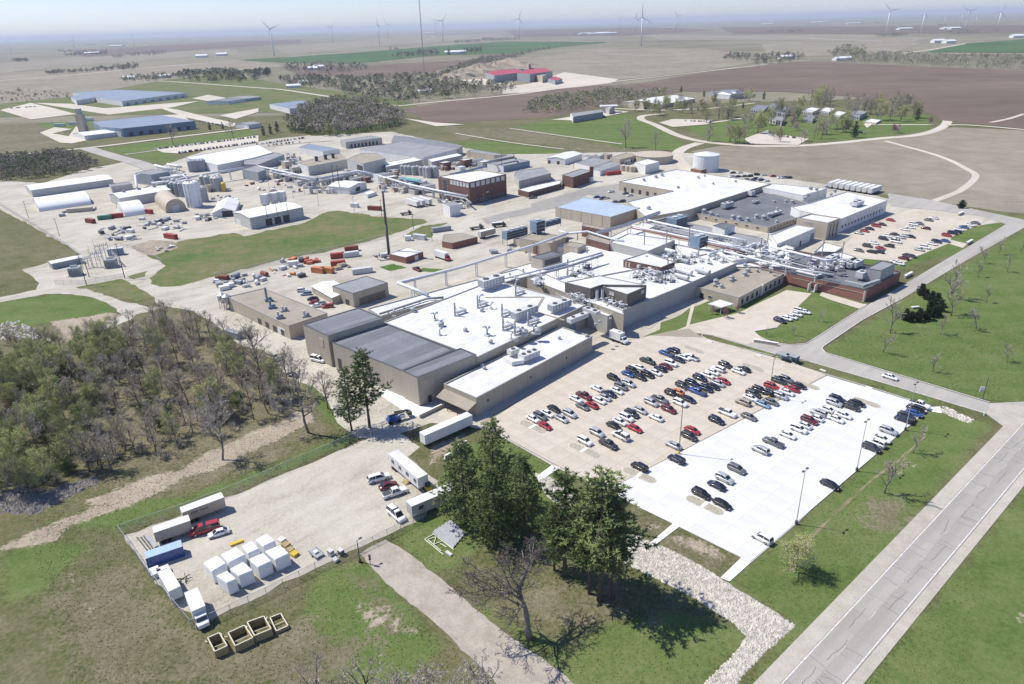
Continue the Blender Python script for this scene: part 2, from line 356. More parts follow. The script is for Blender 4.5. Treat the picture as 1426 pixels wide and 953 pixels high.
DRY=[pts('_',620,180,720,178,860,206,930,212,860,216,700,194),pts('A',-100,640,200,680,460,800,0,860,-100,850),pts('A',-100,470,600,440,900,470,480,540,-100,600),
    pts('_',-80,480,60,455,170,442,240,430,330,480,400,525,440,545,450,565,380,600,300,640,200,668,60,700,-80,710),
    pts('Z',180,950,420,870,640,770,840,690,940,620,960,660,800,760,640,890,400,900,260,960),pts('d',330,240,470,230,520,320,640,500,780,520,760,570,640,600,560,560,430,360),
    pts('f',150,660,420,520,470,620,600,800,400,900,250,820),pts('_',60,860,200,830,300,900,420,860,520,900,440,960,120,960),pts('_',200,655,330,615,440,575,460,600,330,660,180,700),pts('_',690,800,800,830,860,850,800,880,700,850),pts('e',380,250,560,250,700,330,860,440,600,420,420,340),pts('e',0,180,200,200,240,330,120,330,0,260),pts('_',640,195,700,190,620,175),
    pts('W',480,560,640,570,720,700,560,760,440,760),pts('V',70,690,140,570,340,665,215,775),pts('V',260,815,385,700,770,880,715,936,500,950)]
DIRT=[pts('_',286,634,330,612,380,592,425,570,442,584,390,612,330,642,296,656),pts('_',120,700,200,668,300,640,300,652,210,684,130,712),pts('f',0,490,180,410,330,350,520,290,727,150,727,185,560,300,380,375,240,420,200,470,60,500,0,510),pts('Y',330,230,540,205,740,170,880,190,760,270,560,300,480,420,400,300),
    pts('d',340,400,375,390,510,510,490,535),pts('d',500,395,560,425,660,545,740,525,750,575,640,580),pts('d',290,310,350,295,350,360,300,355),
    pts('V',340,770,420,730,700,860,640,900,520,850),pts('V',130,640,230,680,280,700,200,720),pts('X',1390,400,1426,390,1470,440,1400,450),pts('_',600,620,650,605,612,640,602,650),
    pts('f',240,580,300,690,330,720,270,620)]
lay={'lawn':[(p,5.0)for p in LAWN],'dry':[(p,9.0)for p in DRY],'dirt':[(p,2.5)for p in DIRT]}
cover_mesh('meadow',-380,460,30,470,2.0,0.225,lay,COVER)
lay2={'lawn':[(p,12.0)for p in LAWN],'dry':[(p,14.0)for p in DRY],'dirt':[]}
rsheet_far=cover_mesh('meadow',-900,780,-90,1010,10.0,0.21,lay2,COVER,hole=(-380,460,30,470))
# works yard, roads and lots
rsheet('gravel_yard',pts('_',-60,248,-60,262,0,292,60,324,112,355,31,376,55,395,50,408,100,410,150,404,215,414,227,428,269,434,300,452,331,479,368,489,399,526,436,539,455,556,470,590,
    500,612,540,610,600,590,680,600,860,490,960,430,1060,395,1250,330,1400,310,1330,292,1240,278,1160,258,1080,248,1000,234,965,214,900,212,790,214,700,216,640,205,545,184,430,190,300,205,225,232,180,225,120,236,60,256),0.24,'gravel',0.6,6,3)
rsheet('green_field',pts('_',231,371,208,388,210,396,223,400,252,399,300,386,401,360,460,350,519,335,560,323,596,310,590,306,541,304,471,294,449,298,424,311,340,330,325,325,249,337,204,357,215,362),0.28,'rough_grass',0.8,4,4)
rsheet('grass_patch',pts('E',840,790,980,750,960,790,880,805),0.28,'rough_grass',0.4,3,41)
rsheet('grass_patch',pts('E',500,860,800,805,860,830,1030,930,900,950,600,880),0.28,'rough_grass',0.4,3,42)
rsheet('grass_patch',pts('M',170,430,290,405,400,440,250,465),0.28,'lawn',0.3,2,43)
rsheet('grass_patch',pts('M',520,440,700,450,620,475,520,470),0.28,'lawn',0.3,2,44)
rsheet('grass_patch',pts('M',360,180,520,90,740,65,620,110,600,190,480,190),0.28,'rough_grass',0.3,2,45)
rsheet('dirt_mound_skirt',pts('E',860,590,1010,545,1150,560,1180,600,1020,650,940,640),0.29,'dirt',0.5,2,46)
rsheet('storage_yard',pts('_',172,747,256,718,330,690,401,659,499,617,548,600,585,624,568,638,612,672,594,719,540,747,440,793,372,828,296,864,272,876),0.29,'gravel',0.4,3,6)
rsheet('gravel_track',pts('d',400,130,470,85,545,50,690,140,830,250,1000,400,1180,550,1426,720,1600,860,1300,1000,1000,690,870,560,740,450,600,340,480,220),0.26,'track_gravel',0.16,1.5,7)
rsheet('dirt_road',pts('Y',-60,85,240,22,480,12,640,40,800,95,960,130,1080,140,900,185,880,215,760,265,640,290,800,195,760,140,620,75,480,52,300,50,0,105,-60,115),0.3,'gravel',0.4,3,12)
# far roads
RZ=0.48
for P,w in[(pts('A',-300,470,0,445,350,420,700,386,1100,352,1426,330)+pts('B',250,310,600,282,900,257,1426,228)+pts('C',200,222,560,238),14),
             (pts('A',870,450,1000,456,1426,487)+pts('B',150,497,440,540,690,575,790,588),9),
             (pts('B',790,588,1100,556,1426,525)+pts('C',300,487,600,450,1000,405,1420,357),9),
             (pts('C',0,206,700,200,1426,207)+pts('D',300,215,640,228),14),
             (pts('D',725,300,900,278,1100,243),14),(pts('D',870,298,1426,300,1600,302),12),(pts('D',-20,352,90,345,250,333),8),
             (pts('A',-300,890,0,865,480,820,890,770,1400,708),8),(pts('B',560,352,800,335,1100,315),8),
             (pts('C',0,712,300,755,620,800),3.0),(pts('C',-300,740,0,790,300,828),3.0),
             (pts('D',1240,680,1340,660,1426,632),5),(pts('D',1000,695,1100,694,1250,704,1426,720,1600,735),6)]:
    RZ+=0.02; ribbon('country_road',P,w,RZ+(0.1 if w>8 else 0),'gravel_road')
CZ=0.28
for P,w in[(pts('D',940,600,1000,650,980,700,850,745,640,765,400,790,200,805,0,808)+pts('C',1300,805,1080,785,930,750,800,690,725,660,740,640,850,630),9),
             (pts('C',1050,790,960,820,920,860,960,920,990,960),10),(pts('D',660,780,880,840,1000,880,1100,930)+pts('K',1090,80,1000,170,890,220,800,252),4.5),
             (pts('C',560,600,850,610,1000,600),8),(pts('D',560,690,930,690),5),(pts('C',850,610,1100,600,1350,570),5),(pts('C',920,700,1100,680,1280,655),6)]:
    CZ+=0.012; ribbon('campus_drive',P,w,CZ,'gravel_road')
ribbon('works_road',pts('A',470,818,640,870,770,905,870,950),14,0.56,'road_grey')
ribbon('works_road',pts('A',690,856,850,835,1000,815),5,0.55,'road_grey')
PZ=0.56
for P in(pts('A',0,610,170,570,300,600,420,632,170,662),pts('A',190,570,390,575,580,600,900,575,1100,560,950,595,600,635,500,620),
          pts('A',220,735,300,705,400,715,290,740,380,755,420,700,520,745,540,765,400,795,330,790),pts('A',880,640,1000,635,1080,690,1040,710),
          pts('A',860,590,980,608,1130,645,1330,690,1270,705,1020,650),pts('A',1060,545,1150,525,1260,545,1200,570),pts('A',1210,640,1426,600,1426,620,1300,660),
          pts('B',820,655,1000,680,1160,690,1000,700),pts('C',820,680,900,660,1120,665,1090,690,900,705),pts('D',0,735,240,770,180,805,0,800),
          pts('C',1290,770,1426,720,1426,800,1330,800),pts('C',230,665,560,610,660,620,400,670),pts('D',540,690,600,660,620,670,560,710)):
    PZ+=0.012; sheet('paved_area',P,PZ,'gravel_road')
sheet('bare_soil',pts('B',1090,425,1200,385,1426,370,1426,480,1200,470),0.5,'gravel_road')
sheet('bare_soil',pts('C',-40,480,100,465,300,400,600,440,560,460,400,480,200,500,60,515,-40,520),0.5,'gravel_road')
sheet('car_park',pts('A',850,825,1426,750,1426,790,980,850,900,845),0.57,'gravel_road')
sheet('car_park',pts('B',0,790,100,770,300,750,440,780,280,790,60,815),0.57,'gravel')
# streets of the works
sheet('street',pts('_',1378,563,1149,493,1145,487,1147,484,1200,448,1252,420,1300,391,1345,364,1426,318,1520,330,1520,300,1426,308,1401,313,1352,342,1284,382,1250,402,1206,427,1123,480,1100,482,1075,478,1058,470,
    1050,462,1082,457,1130,410,1095,405,1040,432,1024,438,962,453,938,463,978,466,993,468,1083,495,1126,504,1372,577,1392,592,1440,620,1440,560),0.32,'road_grey')
sheet('street',pts('_',1236,270,1300,280,1322,285,1426,307,1426,316,1400,313,1368,302,1308,294,1272,291,1240,288),0.33,'road_grey')
# ------------------------------------------------------------------ paved lots laid in separate slabs
def inside(p,poly):
    x,y=p; c=False; n=len(poly)
    for i in range(n):
        a=poly[i]; b=poly[i-1]
        if(a[1]>y)!=(b[1]>y)and x<(b[0]-a[0])*(y-a[1])/(b[1]-a[1])+a[0]:c=not c
    return c
def clip(poly,a,b):
    """keep the part of a convex piece left of a->b"""
    out=[]; n=len(poly); e=Vector(b)-Vector(a)
    for i in range(n):
        p=Vector(poly[i]); q=Vector(poly[(i+1)%n]); dp=e.cross(p-Vector(a)); dq=e.cross(q-Vector(a))
        if dp>=0:out.append(p)
        if(dp>=0)!=(dq>=0):out.append(p.lerp(q,dp/(dp-dq)))
    return out
def slabs(root,poly,org,ang,w,l,z,th,mats,gap,seed,jit=0.003,name='concrete_slab',off=(0,0)):
    """rows of slabs that fill a convex outline; each slab an object"""
    u=Vector((math.cos(ang),math.sin(ang))); v=Vector((-u.y,u.x)); rr=random.Random(seed)
    poly=[Vector(p)for p in poly]
    area=sum(poly[i-1].cross(poly[i])for i in range(len(poly)))
    if area<0:poly.reverse()
    us=[(p-org).dot(u)for p in poly]; vv=[(p-org).dot(v)for p in poly]; shared={}; n=0
    for i in range(math.floor(min(us)/l),math.ceil(max(us)/l)):
        for j in range(math.floor(min(vv)/w),math.ceil(max(vv)/w)):
            q=[org+u*(a)+v*(b)for a,b in((i*l+gap,j*w+gap),((i+1)*l-gap,j*w+gap),((i+1)*l-gap,(j+1)*w-gap),(i*l+gap,(j+1)*w-gap))]
            full=q
            for k in range(len(poly)):
                q=clip(q,poly[k],poly[(k+1)%len(poly)])
                if len(q)<3:break
            if len(q)<3:continue
            c=org+u*(i+0.5)*l+v*(j+0.5)*w; mt=mats[rr.randrange(len(mats))]
            ar=abs(sum(q[k-1].cross(q[k])for k in range(len(q))))/2
            if ar<0.5:continue
            zz=z+rr.uniform(0,jit)
            if abs(ar-(l-2*gap)*(w-2*gap))<0.01:
                if mt not in shared:
                    b=MB(); b.prism([(p-c)for p in full],-th,0); o=b.build(name,M[mt],root); shared[mt]=o.data
                else:
                    o=bpy.data.objects.new(name,shared[mt]); C.objects.link(o); o.parent=root
                o.location=(c.x-off[0],c.y-off[1],zz)
            else:
                b=MB(); b.prism([(p-c)for p in q],-th,0); o=b.build(name,M[mt],root); o.location=(c.x-off[0],c.y-off[1],zz)
            n+=1
    return n
for nm,base,k in(('concrete_tan_a',(0.49,0.435,0.355),0),('concrete_tan_b',(0.50,0.445,0.365),0),('concrete_tan_c',(0.51,0.455,0.375),0)):
    ramp3(nm,[tuple(c*0.85 for c in base),base,tuple(min(1,c*1.1)for c in base)],(0.05,0.3,2.5),(0.36,0.34,0.3),bump=0.05,rough=0.85)
for nm,base in(('concrete_new_a',(0.60,0.595,0.575)),('concrete_new_b',(0.625,0.62,0.60))):
    ramp3(nm,[tuple(c*0.9 for c in base),base,tuple(min(1,c*1.06)for c in base)],(0.04,0.25,2.5),(0.36,0.34,0.3),bump=0.05,rough=0.8)
for nm,base in(('highway_a',(0.34,0.317,0.283)),('highway_b',(0.355,0.331,0.296)),('highway_c',(0.328,0.305,0.272))):
    ramp3(nm,[tuple(c*0.82 for c in base),base,tuple(min(1,c*1.12)for c in base)],(0.06,0.35,2.5),(0.34,0.36,0.3),stretch={1:(0.1,1,1)},bump=0.08,rough=0.85,rot=A_ROT)
lot_pix=pts('_',668,590,700,607,767,648,825,676,889,706,936,731,1033,779,1046,785,1109,731,1180,665,1259,601,1291,574,1278,563,1208,541,1138,521,1112,512,1083,500,988,477,976,470,960,459,935,462,900,470,871,481,838,484,835,494)
lot=sheet('car_park',lot_pix,0.33,'joint')
ANG_A=math.radians(40.3)
tan_poly=[at(p).xy for p in pts('_',672,594,843,685.5,1150,524,1083,501,980,472,905,469,838,486)]
org=at(px('_',843,685.5)).xy
slabs(lot,tan_poly,org,ANG_A,5.6,5.6,0.42,0.085,['concrete_tan_a','concrete_tan_b','concrete_tan_c'],0.022,3)
lot2=sheet('car_park',pts('_',843,685.5,936,731,1033,779,1046,785,1109,731,1180,665,1259,601,1291,574,1278,563,1208,541,1152,525),0.337,'joint_new')
slabs(lot2,[at(p).xy for p in pts('_',844,686,1045,784,1290,574,1278,563,1152,525)],org,ANG_A,5.6,5.6,0.424,0.085,['concrete_new_a','concrete_new_b'],0.012,4)
# rounded traffic islands filled with gravel
flat('island_gravel',(0.40,0.365,0.29),0.95,var=0.25,scale=3)
flat('kerb',(0.60,0.57,0.51),0.85,var=0.15,scale=1.5)
ISL=[('S',155,580,240,620),('S',485,732,590,778),('S',845,897,960,945),('V',475,530,600,590),('S',1215,75,1310,100),('T',855,480,890,455),('T',1240,585,1290,580),('T',505,345,520,350)]
for i,(v,x0,y0,x1,y1)in enumerate(ISL):
    a=at(px(v,x0,y0)).xy; b=at(px(v,x1,y1)).xy; c=(a+b)/2; d=(b-a); ln=max(d.length,1.0); ang=math.atan2(d.y,d.x)if i<4 else ANG_A+math.pi/2
    half=ln*0.5+2.2 if i<4 else 4.0; wd=2.4
    t=struct(mobj('traffic_island',[],[],None)); t.location=(c.x,c.y,0.42); t.rotation_euler=(0,0,ang)
    def pill(r,h,cut=0):
        P=[]
        for s in(1,-1):
            for k in range(9):
                th=(-math.pi/2+math.pi*k/8)*1+(0 if s>0 else math.pi)
                P.append((s*(h-r)+r*math.cos(th),r*math.sin(th)))
        return P
    b1=MB(); b1.prism(pill(wd/2+0.18,half),-0.05,0.10); k1=b1.build('kerb',M['kerb'],t)
    b2=MB(); b2.prism(pill(wd/2,half-0.18),0.0,0.125); b2.build('gravel_fill',M['island_gravel'],t)
    if i<4:b3=MB(); b3.box(-0.45,0.45,-wd/2-0.1,wd/2+0.1,0,0.14); b3.build('crossing_slab',M['concrete_new'],t)
# kerbs round the lots
def kerb(name,pix,z0=0.3,z1=0.5,w=0.25,mat='kerb'):
    P=[at(p).xy for p in pix]; mb=MB()
    for i in range(len(P)-1):mb.beam((*P[i],(z0+z1)/2),(*P[i+1],(z0+z1)/2),w,z1-z0)
    return struct(mb.build(name,M[mat]))
sheet('forecourt',pts('_',962,453,938,463,978,466,993,468,1040,481,1062,474,1050,462,1082,457,1130,410,1095,405,1040,432,1024,438),0.326,'concrete_tan')
kerb('kerb',pts('_',672,594,767,648.5,843,686.5))
kerb('kerb',pts('_',1278,562,1208,540,1138,519.5,1112,511,1100,505))
kerb('kerb',pts('_',1083,499,988,475.5,977,470))
kerb('kerb',pts('_',1372,577.6,1240,538,1126,505,1112,503))
kerb('kerb',pts('_',1083,496,993,469,978,467,977,470))
kerb('kerb',pts('_',1378,562,1149,492.5,1144.5,487,1147,483.5,1200,447.5,1252,419.5))
kerb('kerb',pts('_',1123,480,1100,482,1075,478.5,1058,470.5,1049,463,1082,457.5))
kerb('kerb',pts('_',1123,480,1206,427,1203,425))
# footpaths
for P in(pts('V',205,790,240,800,385,690,345,670),pts('_',1003,806.5,1032,778.5,1046,784.5,1016,811.5),pts('S',215,935,240,960,380,870,330,850)):
    struct(sheet('footpath',P,0.36,'concrete_new'))
for P in(pts('O',325,945,350,945,405,735,375,730),pts('O',0,900,100,830,300,750,410,705,390,735,260,790,130,860,30,945,0,945),pts('P',620,640,960,740,1000,740,930,780,700,710,600,670),pts('O',770,810,1020,690,1050,700,800,825)):
    struct(sheet('footpath',P,0.35,'concrete_tan'))
for P in(pts('c',420,90,490,60,470,60,380,85),):struct(sheet('footpath',P,0.36,'concrete_new'))
sheet('car_park',pts('K',170,570,260,480,480,370,660,306,850,326,1150,388,1130,408,940,495,912,522,1035,552,1000,580,900,550,640,655,560,705,480,670,250,650,140,610),0.335,'concrete_tan')
AZ=0.256
for P in(pts('I',0,620,210,560,420,500,730,455,740,480,1170,520,1000,560,800,615,470,545,200,645,0,700),pts('H',780,745,1000,690,1426,600,1426,650,1000,740,820,790)):AZ+=0.006; rsheet('asphalt_yard',P,AZ,'asphalt_old',0.5,5,77)
# highway: slabs in two lanes, gravel shoulders, painted lines
hL=[at(p).xy for p in pts('_',1089.6,953,1416,601)]; d=(hL[1]-hL[0]).normalized(); nrm=Vector((d.y,-d.x))
HANG=math.atan2(d.y,d.x); h0=hL[0]-d*60; W2=7.0
hw=struct(mobj('highway',[(*(h0+nrm*s+d*t),0.30)for t,s in((0,-3.3),(420,-3.3),(420,W2+2.3),(0,W2+2.3))],[(0,3,2,1)],M['shoulder']))
hb=struct(mobj('road_bed',[(*(h0+nrm*s+d*t),0.31)for t,s in((0,-0.3),(420,-0.3),(420,W2+0.3),(0,W2+0.3))],[(0,3,2,1)],M['joint']))
slabs(hb,[h0+d*45+nrm*(-0.25),h0+d*45+nrm*(W2+0.25),h0+d*330+nrm*(W2+0.25),h0+d*330+nrm*(-0.25)],h0+nrm*(W2+0.25),HANG,(W2+0.5)/2,6.1,0.372,0.05,['highway_a','highway_b','highway_c'],0.014,9,0.002)
def line(off,w,a,bb,z=0.382):return struct(mobj('road_line',[(*(h0+nrm*s+d*t),z)for t,s in((a,off-w),(bb,off-w),(bb,off+w),(a,off+w))],[(0,3,2,1)],M['paint_white']))
line(0.0,0.09,45,330); line(W2,0.09,45,330)
flat('paint_faded',(0.50,0.475,0.40),0.8,var=0.35,scale=1.5)
for k in range(23):o=line(W2/2,0.07,48+k*12.2,51.2+k*12.2); o.data.materials[0]=M['paint_faded']
o=line(W2/2+0.02,0.03,45,330,0.379); o.data.materials[0]=M['joint']
rr=random.Random(5)
flat('tar_seam',(0.10,0.095,0.09),0.7,var=0.2)
for k in range(54):
    a0=h0+d*rr.uniform(60,300)+nrm*rr.choice((0.2,3.6)); p0=a0; P=[p0]
    for _ in range(5):P.append(P[-1]+nrm*0.62+d*rr.uniform(-0.25,0.25))
    m=len(P); s=0.035
    struct(mobj('tar_seam',[(*(p+d*s),0.384)for p in P]+[(*(p-d*s),0.384)for p in P],[(i,i+1,m+i+1,m+i)for i in range(m-1)],M['tar_seam']))
for k in range(24):
    a0=h0+d*(60+k*10)+nrm*(W2/2+rr.uniform(-1.6,1.6)); P=[a0]
    for _ in range(8):P.append(P[-1]+d*0.9+nrm*rr.uniform(-0.22,0.22))
    m=len(P); s=0.035
    struct(mobj('tar_seam',[(*(p+nrm*s),0.384)for p in P]+[(*(p-nrm*s),0.384)for p in P],[(i,m+i,m+i+1,i+1)for i in range(m-1)],M['tar_seam']))
sheet('street',pts('_',1374,578,1379,563,1470,572,1470,640,1405,604,1393,592,1386,581),0.335,'shoulder')
ribbon('wheel_track',pts('W',100,810,300,610,480,450,620,345,780,200),0.55,0.235,'dry_grass',wob=0.2)
# riprap ditch beside the lot
ditch=pts('_',880,745,940,770,985,795,1025,822,1060,842,1107,872,1070,905,1035,940,1010,975,960,975,1000,935,1030,905,1040,888,1020,868,960,830,900,800,870,785,850,760,790,715,760,690,745,660,765,665,800,690)
rsheet('stone_bed',ditch,0.235,'gravel',0.3,1.5,14)
flat('rubble_grey',(0.22,0.20,0.18),0.9,var=0.3,scale=0.8)
flat('limestone',(0.55,0.51,0.44),0.9,var=0.3,scale=1.2)
def rocks(name,poly,n,smin,smax,mat,seed,zbase=0.24,label=None,cat=None,parent=None):
    rr=random.Random(seed); W=[at(p).xy for p in poly]; xs=[p.x for p in W]; ys=[p.y for p in W]; mb=MB(); k=0
    base=[(1,0,0),(0.3,0.95,0.1),(-0.8,0.6,0),(-0.9,-0.5,0.05),(0.2,-1,0),(0.25,0.1,0.75),(-0.35,-0.15,0.65)]
    fc=[(0,1,5),(1,2,6),(1,6,5),(2,3,6),(3,4,6),(4,5,6),(4,0,5)]
    while k<n:
        p=(rr.uniform(min(xs),max(xs)),rr.uniform(min(ys),max(ys)))
        if not inside(p,[(w.x,w.y)for w in W]):continue
        s=rr.uniform(smin,smax); a=rr.uniform(0,6.28); ca,sa=math.cos(a),math.sin(a); sx,sy,sz=s*rr.uniform(0.7,1.3),s*rr.uniform(0.7,1.3),s*rr.uniform(0.6,1.2)
        mb.add([(p[0]+(x*sx)*ca-(y*sy)*sa,p[1]+(x*sx)*sa+(y*sy)*ca,zbase+z*sz-0.03)for x,y,z in base],fc); k+=1
    o=mb.build(name,M[mat],parent); o['kind']='stuff'
    if label:tag(o,label,cat)
    return o
rocks('riprap',ditch,13000,0.16,0.36,'limestone',3,label='pale limestone riprap filling the drainage ditch beside the car park',cat='rocks')
# ------------------------------------------------------------------ building materials
flat('wall_beige',(0.40,0.355,0.285),0.75,var=0.07,scale=0.25,streak=True)
flat('wall_tan',(0.46,0.40,0.31),0.75,var=0.08,scale=0.3,streak=True)
flat('wall_white',(0.70,0.69,0.66),0.7,var=0.08,scale=0.3,streak=True)
flat('wall_grey',(0.42,0.41,0.38),0.7,var=0.08,scale=0.3,streak=True)
flat('wall_dark',(0.17,0.15,0.13),0.7,var=0.1,scale=0.4,streak=True)
flat('wall_slate',(0.30,0.32,0.34),0.6,var=0.1,scale=0.4,streak=True)
flat('siding_grey',(0.50,0.49,0.46),0.55,var=0.07,scale=0.3,streak=True)
flat('siding_blue',(0.20,0.27,0.34),0.6,var=0.1,scale=0.3,streak=True)
flat('roof_white_a',(0.665,0.66,0.64),0.7,var=0.16,scale=0.2)
flat('roof_white_b',(0.71,0.705,0.685),0.7,var=0.16,scale=0.2)
flat('roof_white',(0.69,0.685,0.665),0.7,var=0.16,scale=0.12)
flat('roof_white_metal',(0.74,0.74,0.72),0.45,var=0.05,scale=0.15)
flat('roof_dark',(0.15,0.157,0.17),0.85,var=0.18,scale=0.1)
flat('roof_dark_a',(0.18,0.187,0.205),0.85,var=0.12,scale=0.15)
flat('roof_dark_b',(0.20,0.207,0.225),0.85,var=0.12,scale=0.15)
flat('roof_grey',(0.27,0.275,0.28),0.85,var=0.14,scale=0.12)
flat('roof_tan',(0.33,0.29,0.23),0.95,var=0.12,scale=0.15)
flat('roof_blue',(0.40,0.47,0.58),0.5,var=0.08,scale=0.12)
flat('roof_blue_far',(0.23,0.265,0.31),0.5,var=0.1,scale=0.05)
flat('roof_red',(0.42,0.055,0.06),0.5,var=0.1,scale=0.05)
flat('coping',(0.36,0.35,0.33),0.5,var=0.08,scale=1)
flat('coping_dark',(0.10,0.10,0.105),0.5,var=0.08,scale=1)
flat('glass_dark',(0.035,0.045,0.055),0.12,var=0.2,scale=0.8,spec=0.7)
flat('door_dark',(0.06,0.06,0.065),0.5,var=0.1)
flat('frame_light',(0.55,0.54,0.52),0.5,var=0.05)
flat('steel_galv',(0.46,0.47,0.48),0.45,metal=0.3,var=0.12,scale=1.5)
flat('steel_dark',(0.075,0.075,0.078),0.55,var=0.15)
flat('pipe_white',(0.68,0.69,0.70),0.45,var=0.08,scale=0.8)
flat('pipe_grey',(0.36,0.37,0.375),0.5,var=0.12,scale=0.8)
flat('unit_grey',(0.33,0.345,0.35),0.6,var=0.12,scale=0.6)
flat('unit_light',(0.55,0.55,0.535),0.6,var=0.1,scale=0.6)
flat('yellow_paint',(0.62,0.45,0.06),0.5,var=0.1)
flat('rust_red',(0.24,0.07,0.05),0.7,var=0.2,scale=0.8)
flat('timber',(0.42,0.33,0.16),0.8,var=0.2,scale=1.5)
def brick_mat(name,a,b_,mortar):
    m,N,L,B=nodes_of(name); tc=N.new('ShaderNodeTexCoord'); nz=N.new('ShaderNodeTexNoise'); nz.inputs['Scale'].default_value=0.5; nz.inputs['Detail'].default_value=6
    L.new(tc.outputs['Object'],nz.inputs['Vector']); n2=N.new('ShaderNodeTexNoise'); n2.inputs['Scale'].default_value=6; L.new(tc.outputs['Object'],n2.inputs['Vector'])
    mx=N.new('ShaderNodeMix'); mx.data_type='RGBA'; mx.inputs[6].default_value=(*a,1); mx.inputs[7].default_value=(*b_,1); L.new(nz.outputs[0],mx.inputs[0])
    m2=N.new('ShaderNodeMix'); m2.data_type='RGBA'; m2.inputs[7].default_value=(*mortar,1); mr=N.new('ShaderNodeMapRange'); mr.inputs[1].default_value=0.5; mr.inputs[2].default_value=0.75; mr.inputs[4].default_value=0.35
    L.new(n2.outputs[0],mr.inputs[0]); L.new(mr.outputs[0],m2.inputs[0]); L.new(mx.outputs[2],m2.inputs[6]); L.new(m2.outputs[2],B.inputs['Base Color']); B.inputs['Roughness'].default_value=0.9
brick_mat('brick_red',(0.21,0.085,0.06),(0.28,0.13,0.095),(0.36,0.30,0.26))
brick_mat('brick_brown',(0.13,0.065,0.052),(0.18,0.095,0.075),(0.26,0.21,0.18))

# ------------------------------------------------------------------ building builders
def ccw(P):
    a=sum(P[i-1].x*P[i].y-P[i].x*P[i-1].y for i in range(len(P)))
    return a>0
def inset(P,d):
    n=len(P); out=[]
    for i in range(n):
        a,b,c=P[i-1],P[i],P[(i+1)%n]; e0=(b-a).normalized(); e1=(c-b).normalized()
        n0=Vector((-e0.y,e0.x)); n1=Vector((-e1.y,e1.x)); k=n0+n1
        out.append(b+k*(d/max(0.25,k.length_squared/2)))
    return out
class Bld:pass
def bldg(name,label,cat,roof,h=None,base=None,wall='wall_beige',top='roof_white',cap='coping',par=0.35,root=None,z0=0.2,group=None,square=True):
    """flat-roofed block. roof: outline points seen on the roof edge; base=(i, point): ground point below corner i gives the height"""
    if base is not None:
        i,g=base; h=height(g,roof[i])
    P=[at(p,h).xy for p in roof]
    if len(P)==3:  # two edges of a rectangle
        a,b,c=P; e=(b-a).normalized(); n=Vector((-e.y,e.x)); c2=b+n*(c-b).dot(n)+(e*(c-b).dot(e)*(0 if square else 1)); P=[a,b,c2,a+c2-b]
    src=list(P)
    if not ccw(P):P.reverse()
    cx=sum((p for p in P),Vector((0,0)))/len(P)
    own=root is None
    if own:root=thing(name,(cx.x,cx.y,0),label,cat,group)
    o=root.location.xy; Q=[p-o for p in P]
    B=Bld(); B.root=root; B.P=src; B.h=h; B.o=Vector(o)
    n=len(Q); I=inset(Q,0.3); zr=h-par
    v=[(*p,z0)for p in Q]+[(*p,h)for p in Q]+[(*p,h)for p in I]+[(*p,zr-0.3)for p in I]; f=[]
    for i in range(n):
        j=(i+1)%n; f+=[(i,j,n+j,n+i),(n+i,n+j,2*n+j,2*n+i),(2*n+i,2*n+j,3*n+j,3*n+i)]
    B.wall=mobj('wall',v,f,M[wall],root)
    b=MB(); b.prism(inset(Q,0.31),zr-0.2,zr); B.roof=b.build('roof',M[top],root)
    if cap:
        O=inset(Q,-0.06); I2=inset(Q,0.36); v=[(*p,h+0.01)for p in O]+[(*p,h+0.10)for p in O]+[(*p,h+0.10)for p in I2]+[(*p,h+0.01)for p in I2]; f=[]
        for i in range(n):
            j=(i+1)%n
            for k in range(4):f.append((k*n+i,k*n+j,((k+1)%4)*n+j,((k+1)%4)*n+i))
        mobj('coping',v,f,M[cap],root)
    B.zr=zr
    return B
def opening(B,i,j,t0,t1,z0,z1,kind='door',mat=None,proud=0.05,parts=True):
    """door / window on the wall between corners i and j; t along the wall (0..1)"""
    a,b=B.P[i]-B.o,B.P[j]-B.o; e=(b-a); n=Vector((e.y,-e.x)).normalized()
    c=sum((p for p in B.P),Vector((0,0)))/len(B.P)-B.o
    if n.dot((a+b)/2-c)<0:n=-n
    def quadbox(s0,s1,za,zb,d0,d1):
        p=[a+e*s0,a+e*s1]; v=[]
        for z in(za,zb):
            for q,d in((p[0],d0),(p[1],d0),(p[1],d1),(p[0],d1)):v.append((*(q+n*d),z))
        return v
    F=[(0,1,2,3),(7,6,5,4),(0,4,5,1),(1,5,6,2),(2,6,7,3),(3,7,4,0)]
    ln=e.length; fr=0.12/ln
    if kind=='window':
        mb=MB(); mb.add(quadbox(t0,t1,z1-0.12,z1,-0.02,proud+0.07),F); mb.add(quadbox(t0,t1,z0,z0+0.12,-0.02,proud+0.1),F)
        mb.add(quadbox(t0,t0+fr,z0+0.121,z1-0.121,-0.02,proud+0.07),F); mb.add(quadbox(t1-fr,t1,z0+0.121,z1-0.121,-0.02,proud+0.07),F)
        w=mb.build('window',M['frame_light'],B.root); mobj('pane',quadbox(t0+fr,t1-fr,z0+0.12,z1-0.12,-0.01,proud-0.02),F,M[mat or 'glass_dark'],w)
        return w
    return mobj(kind,quadbox(t0,t1,z0,z1,-0.02,proud),F,M[mat or 'door_dark'],B.root)
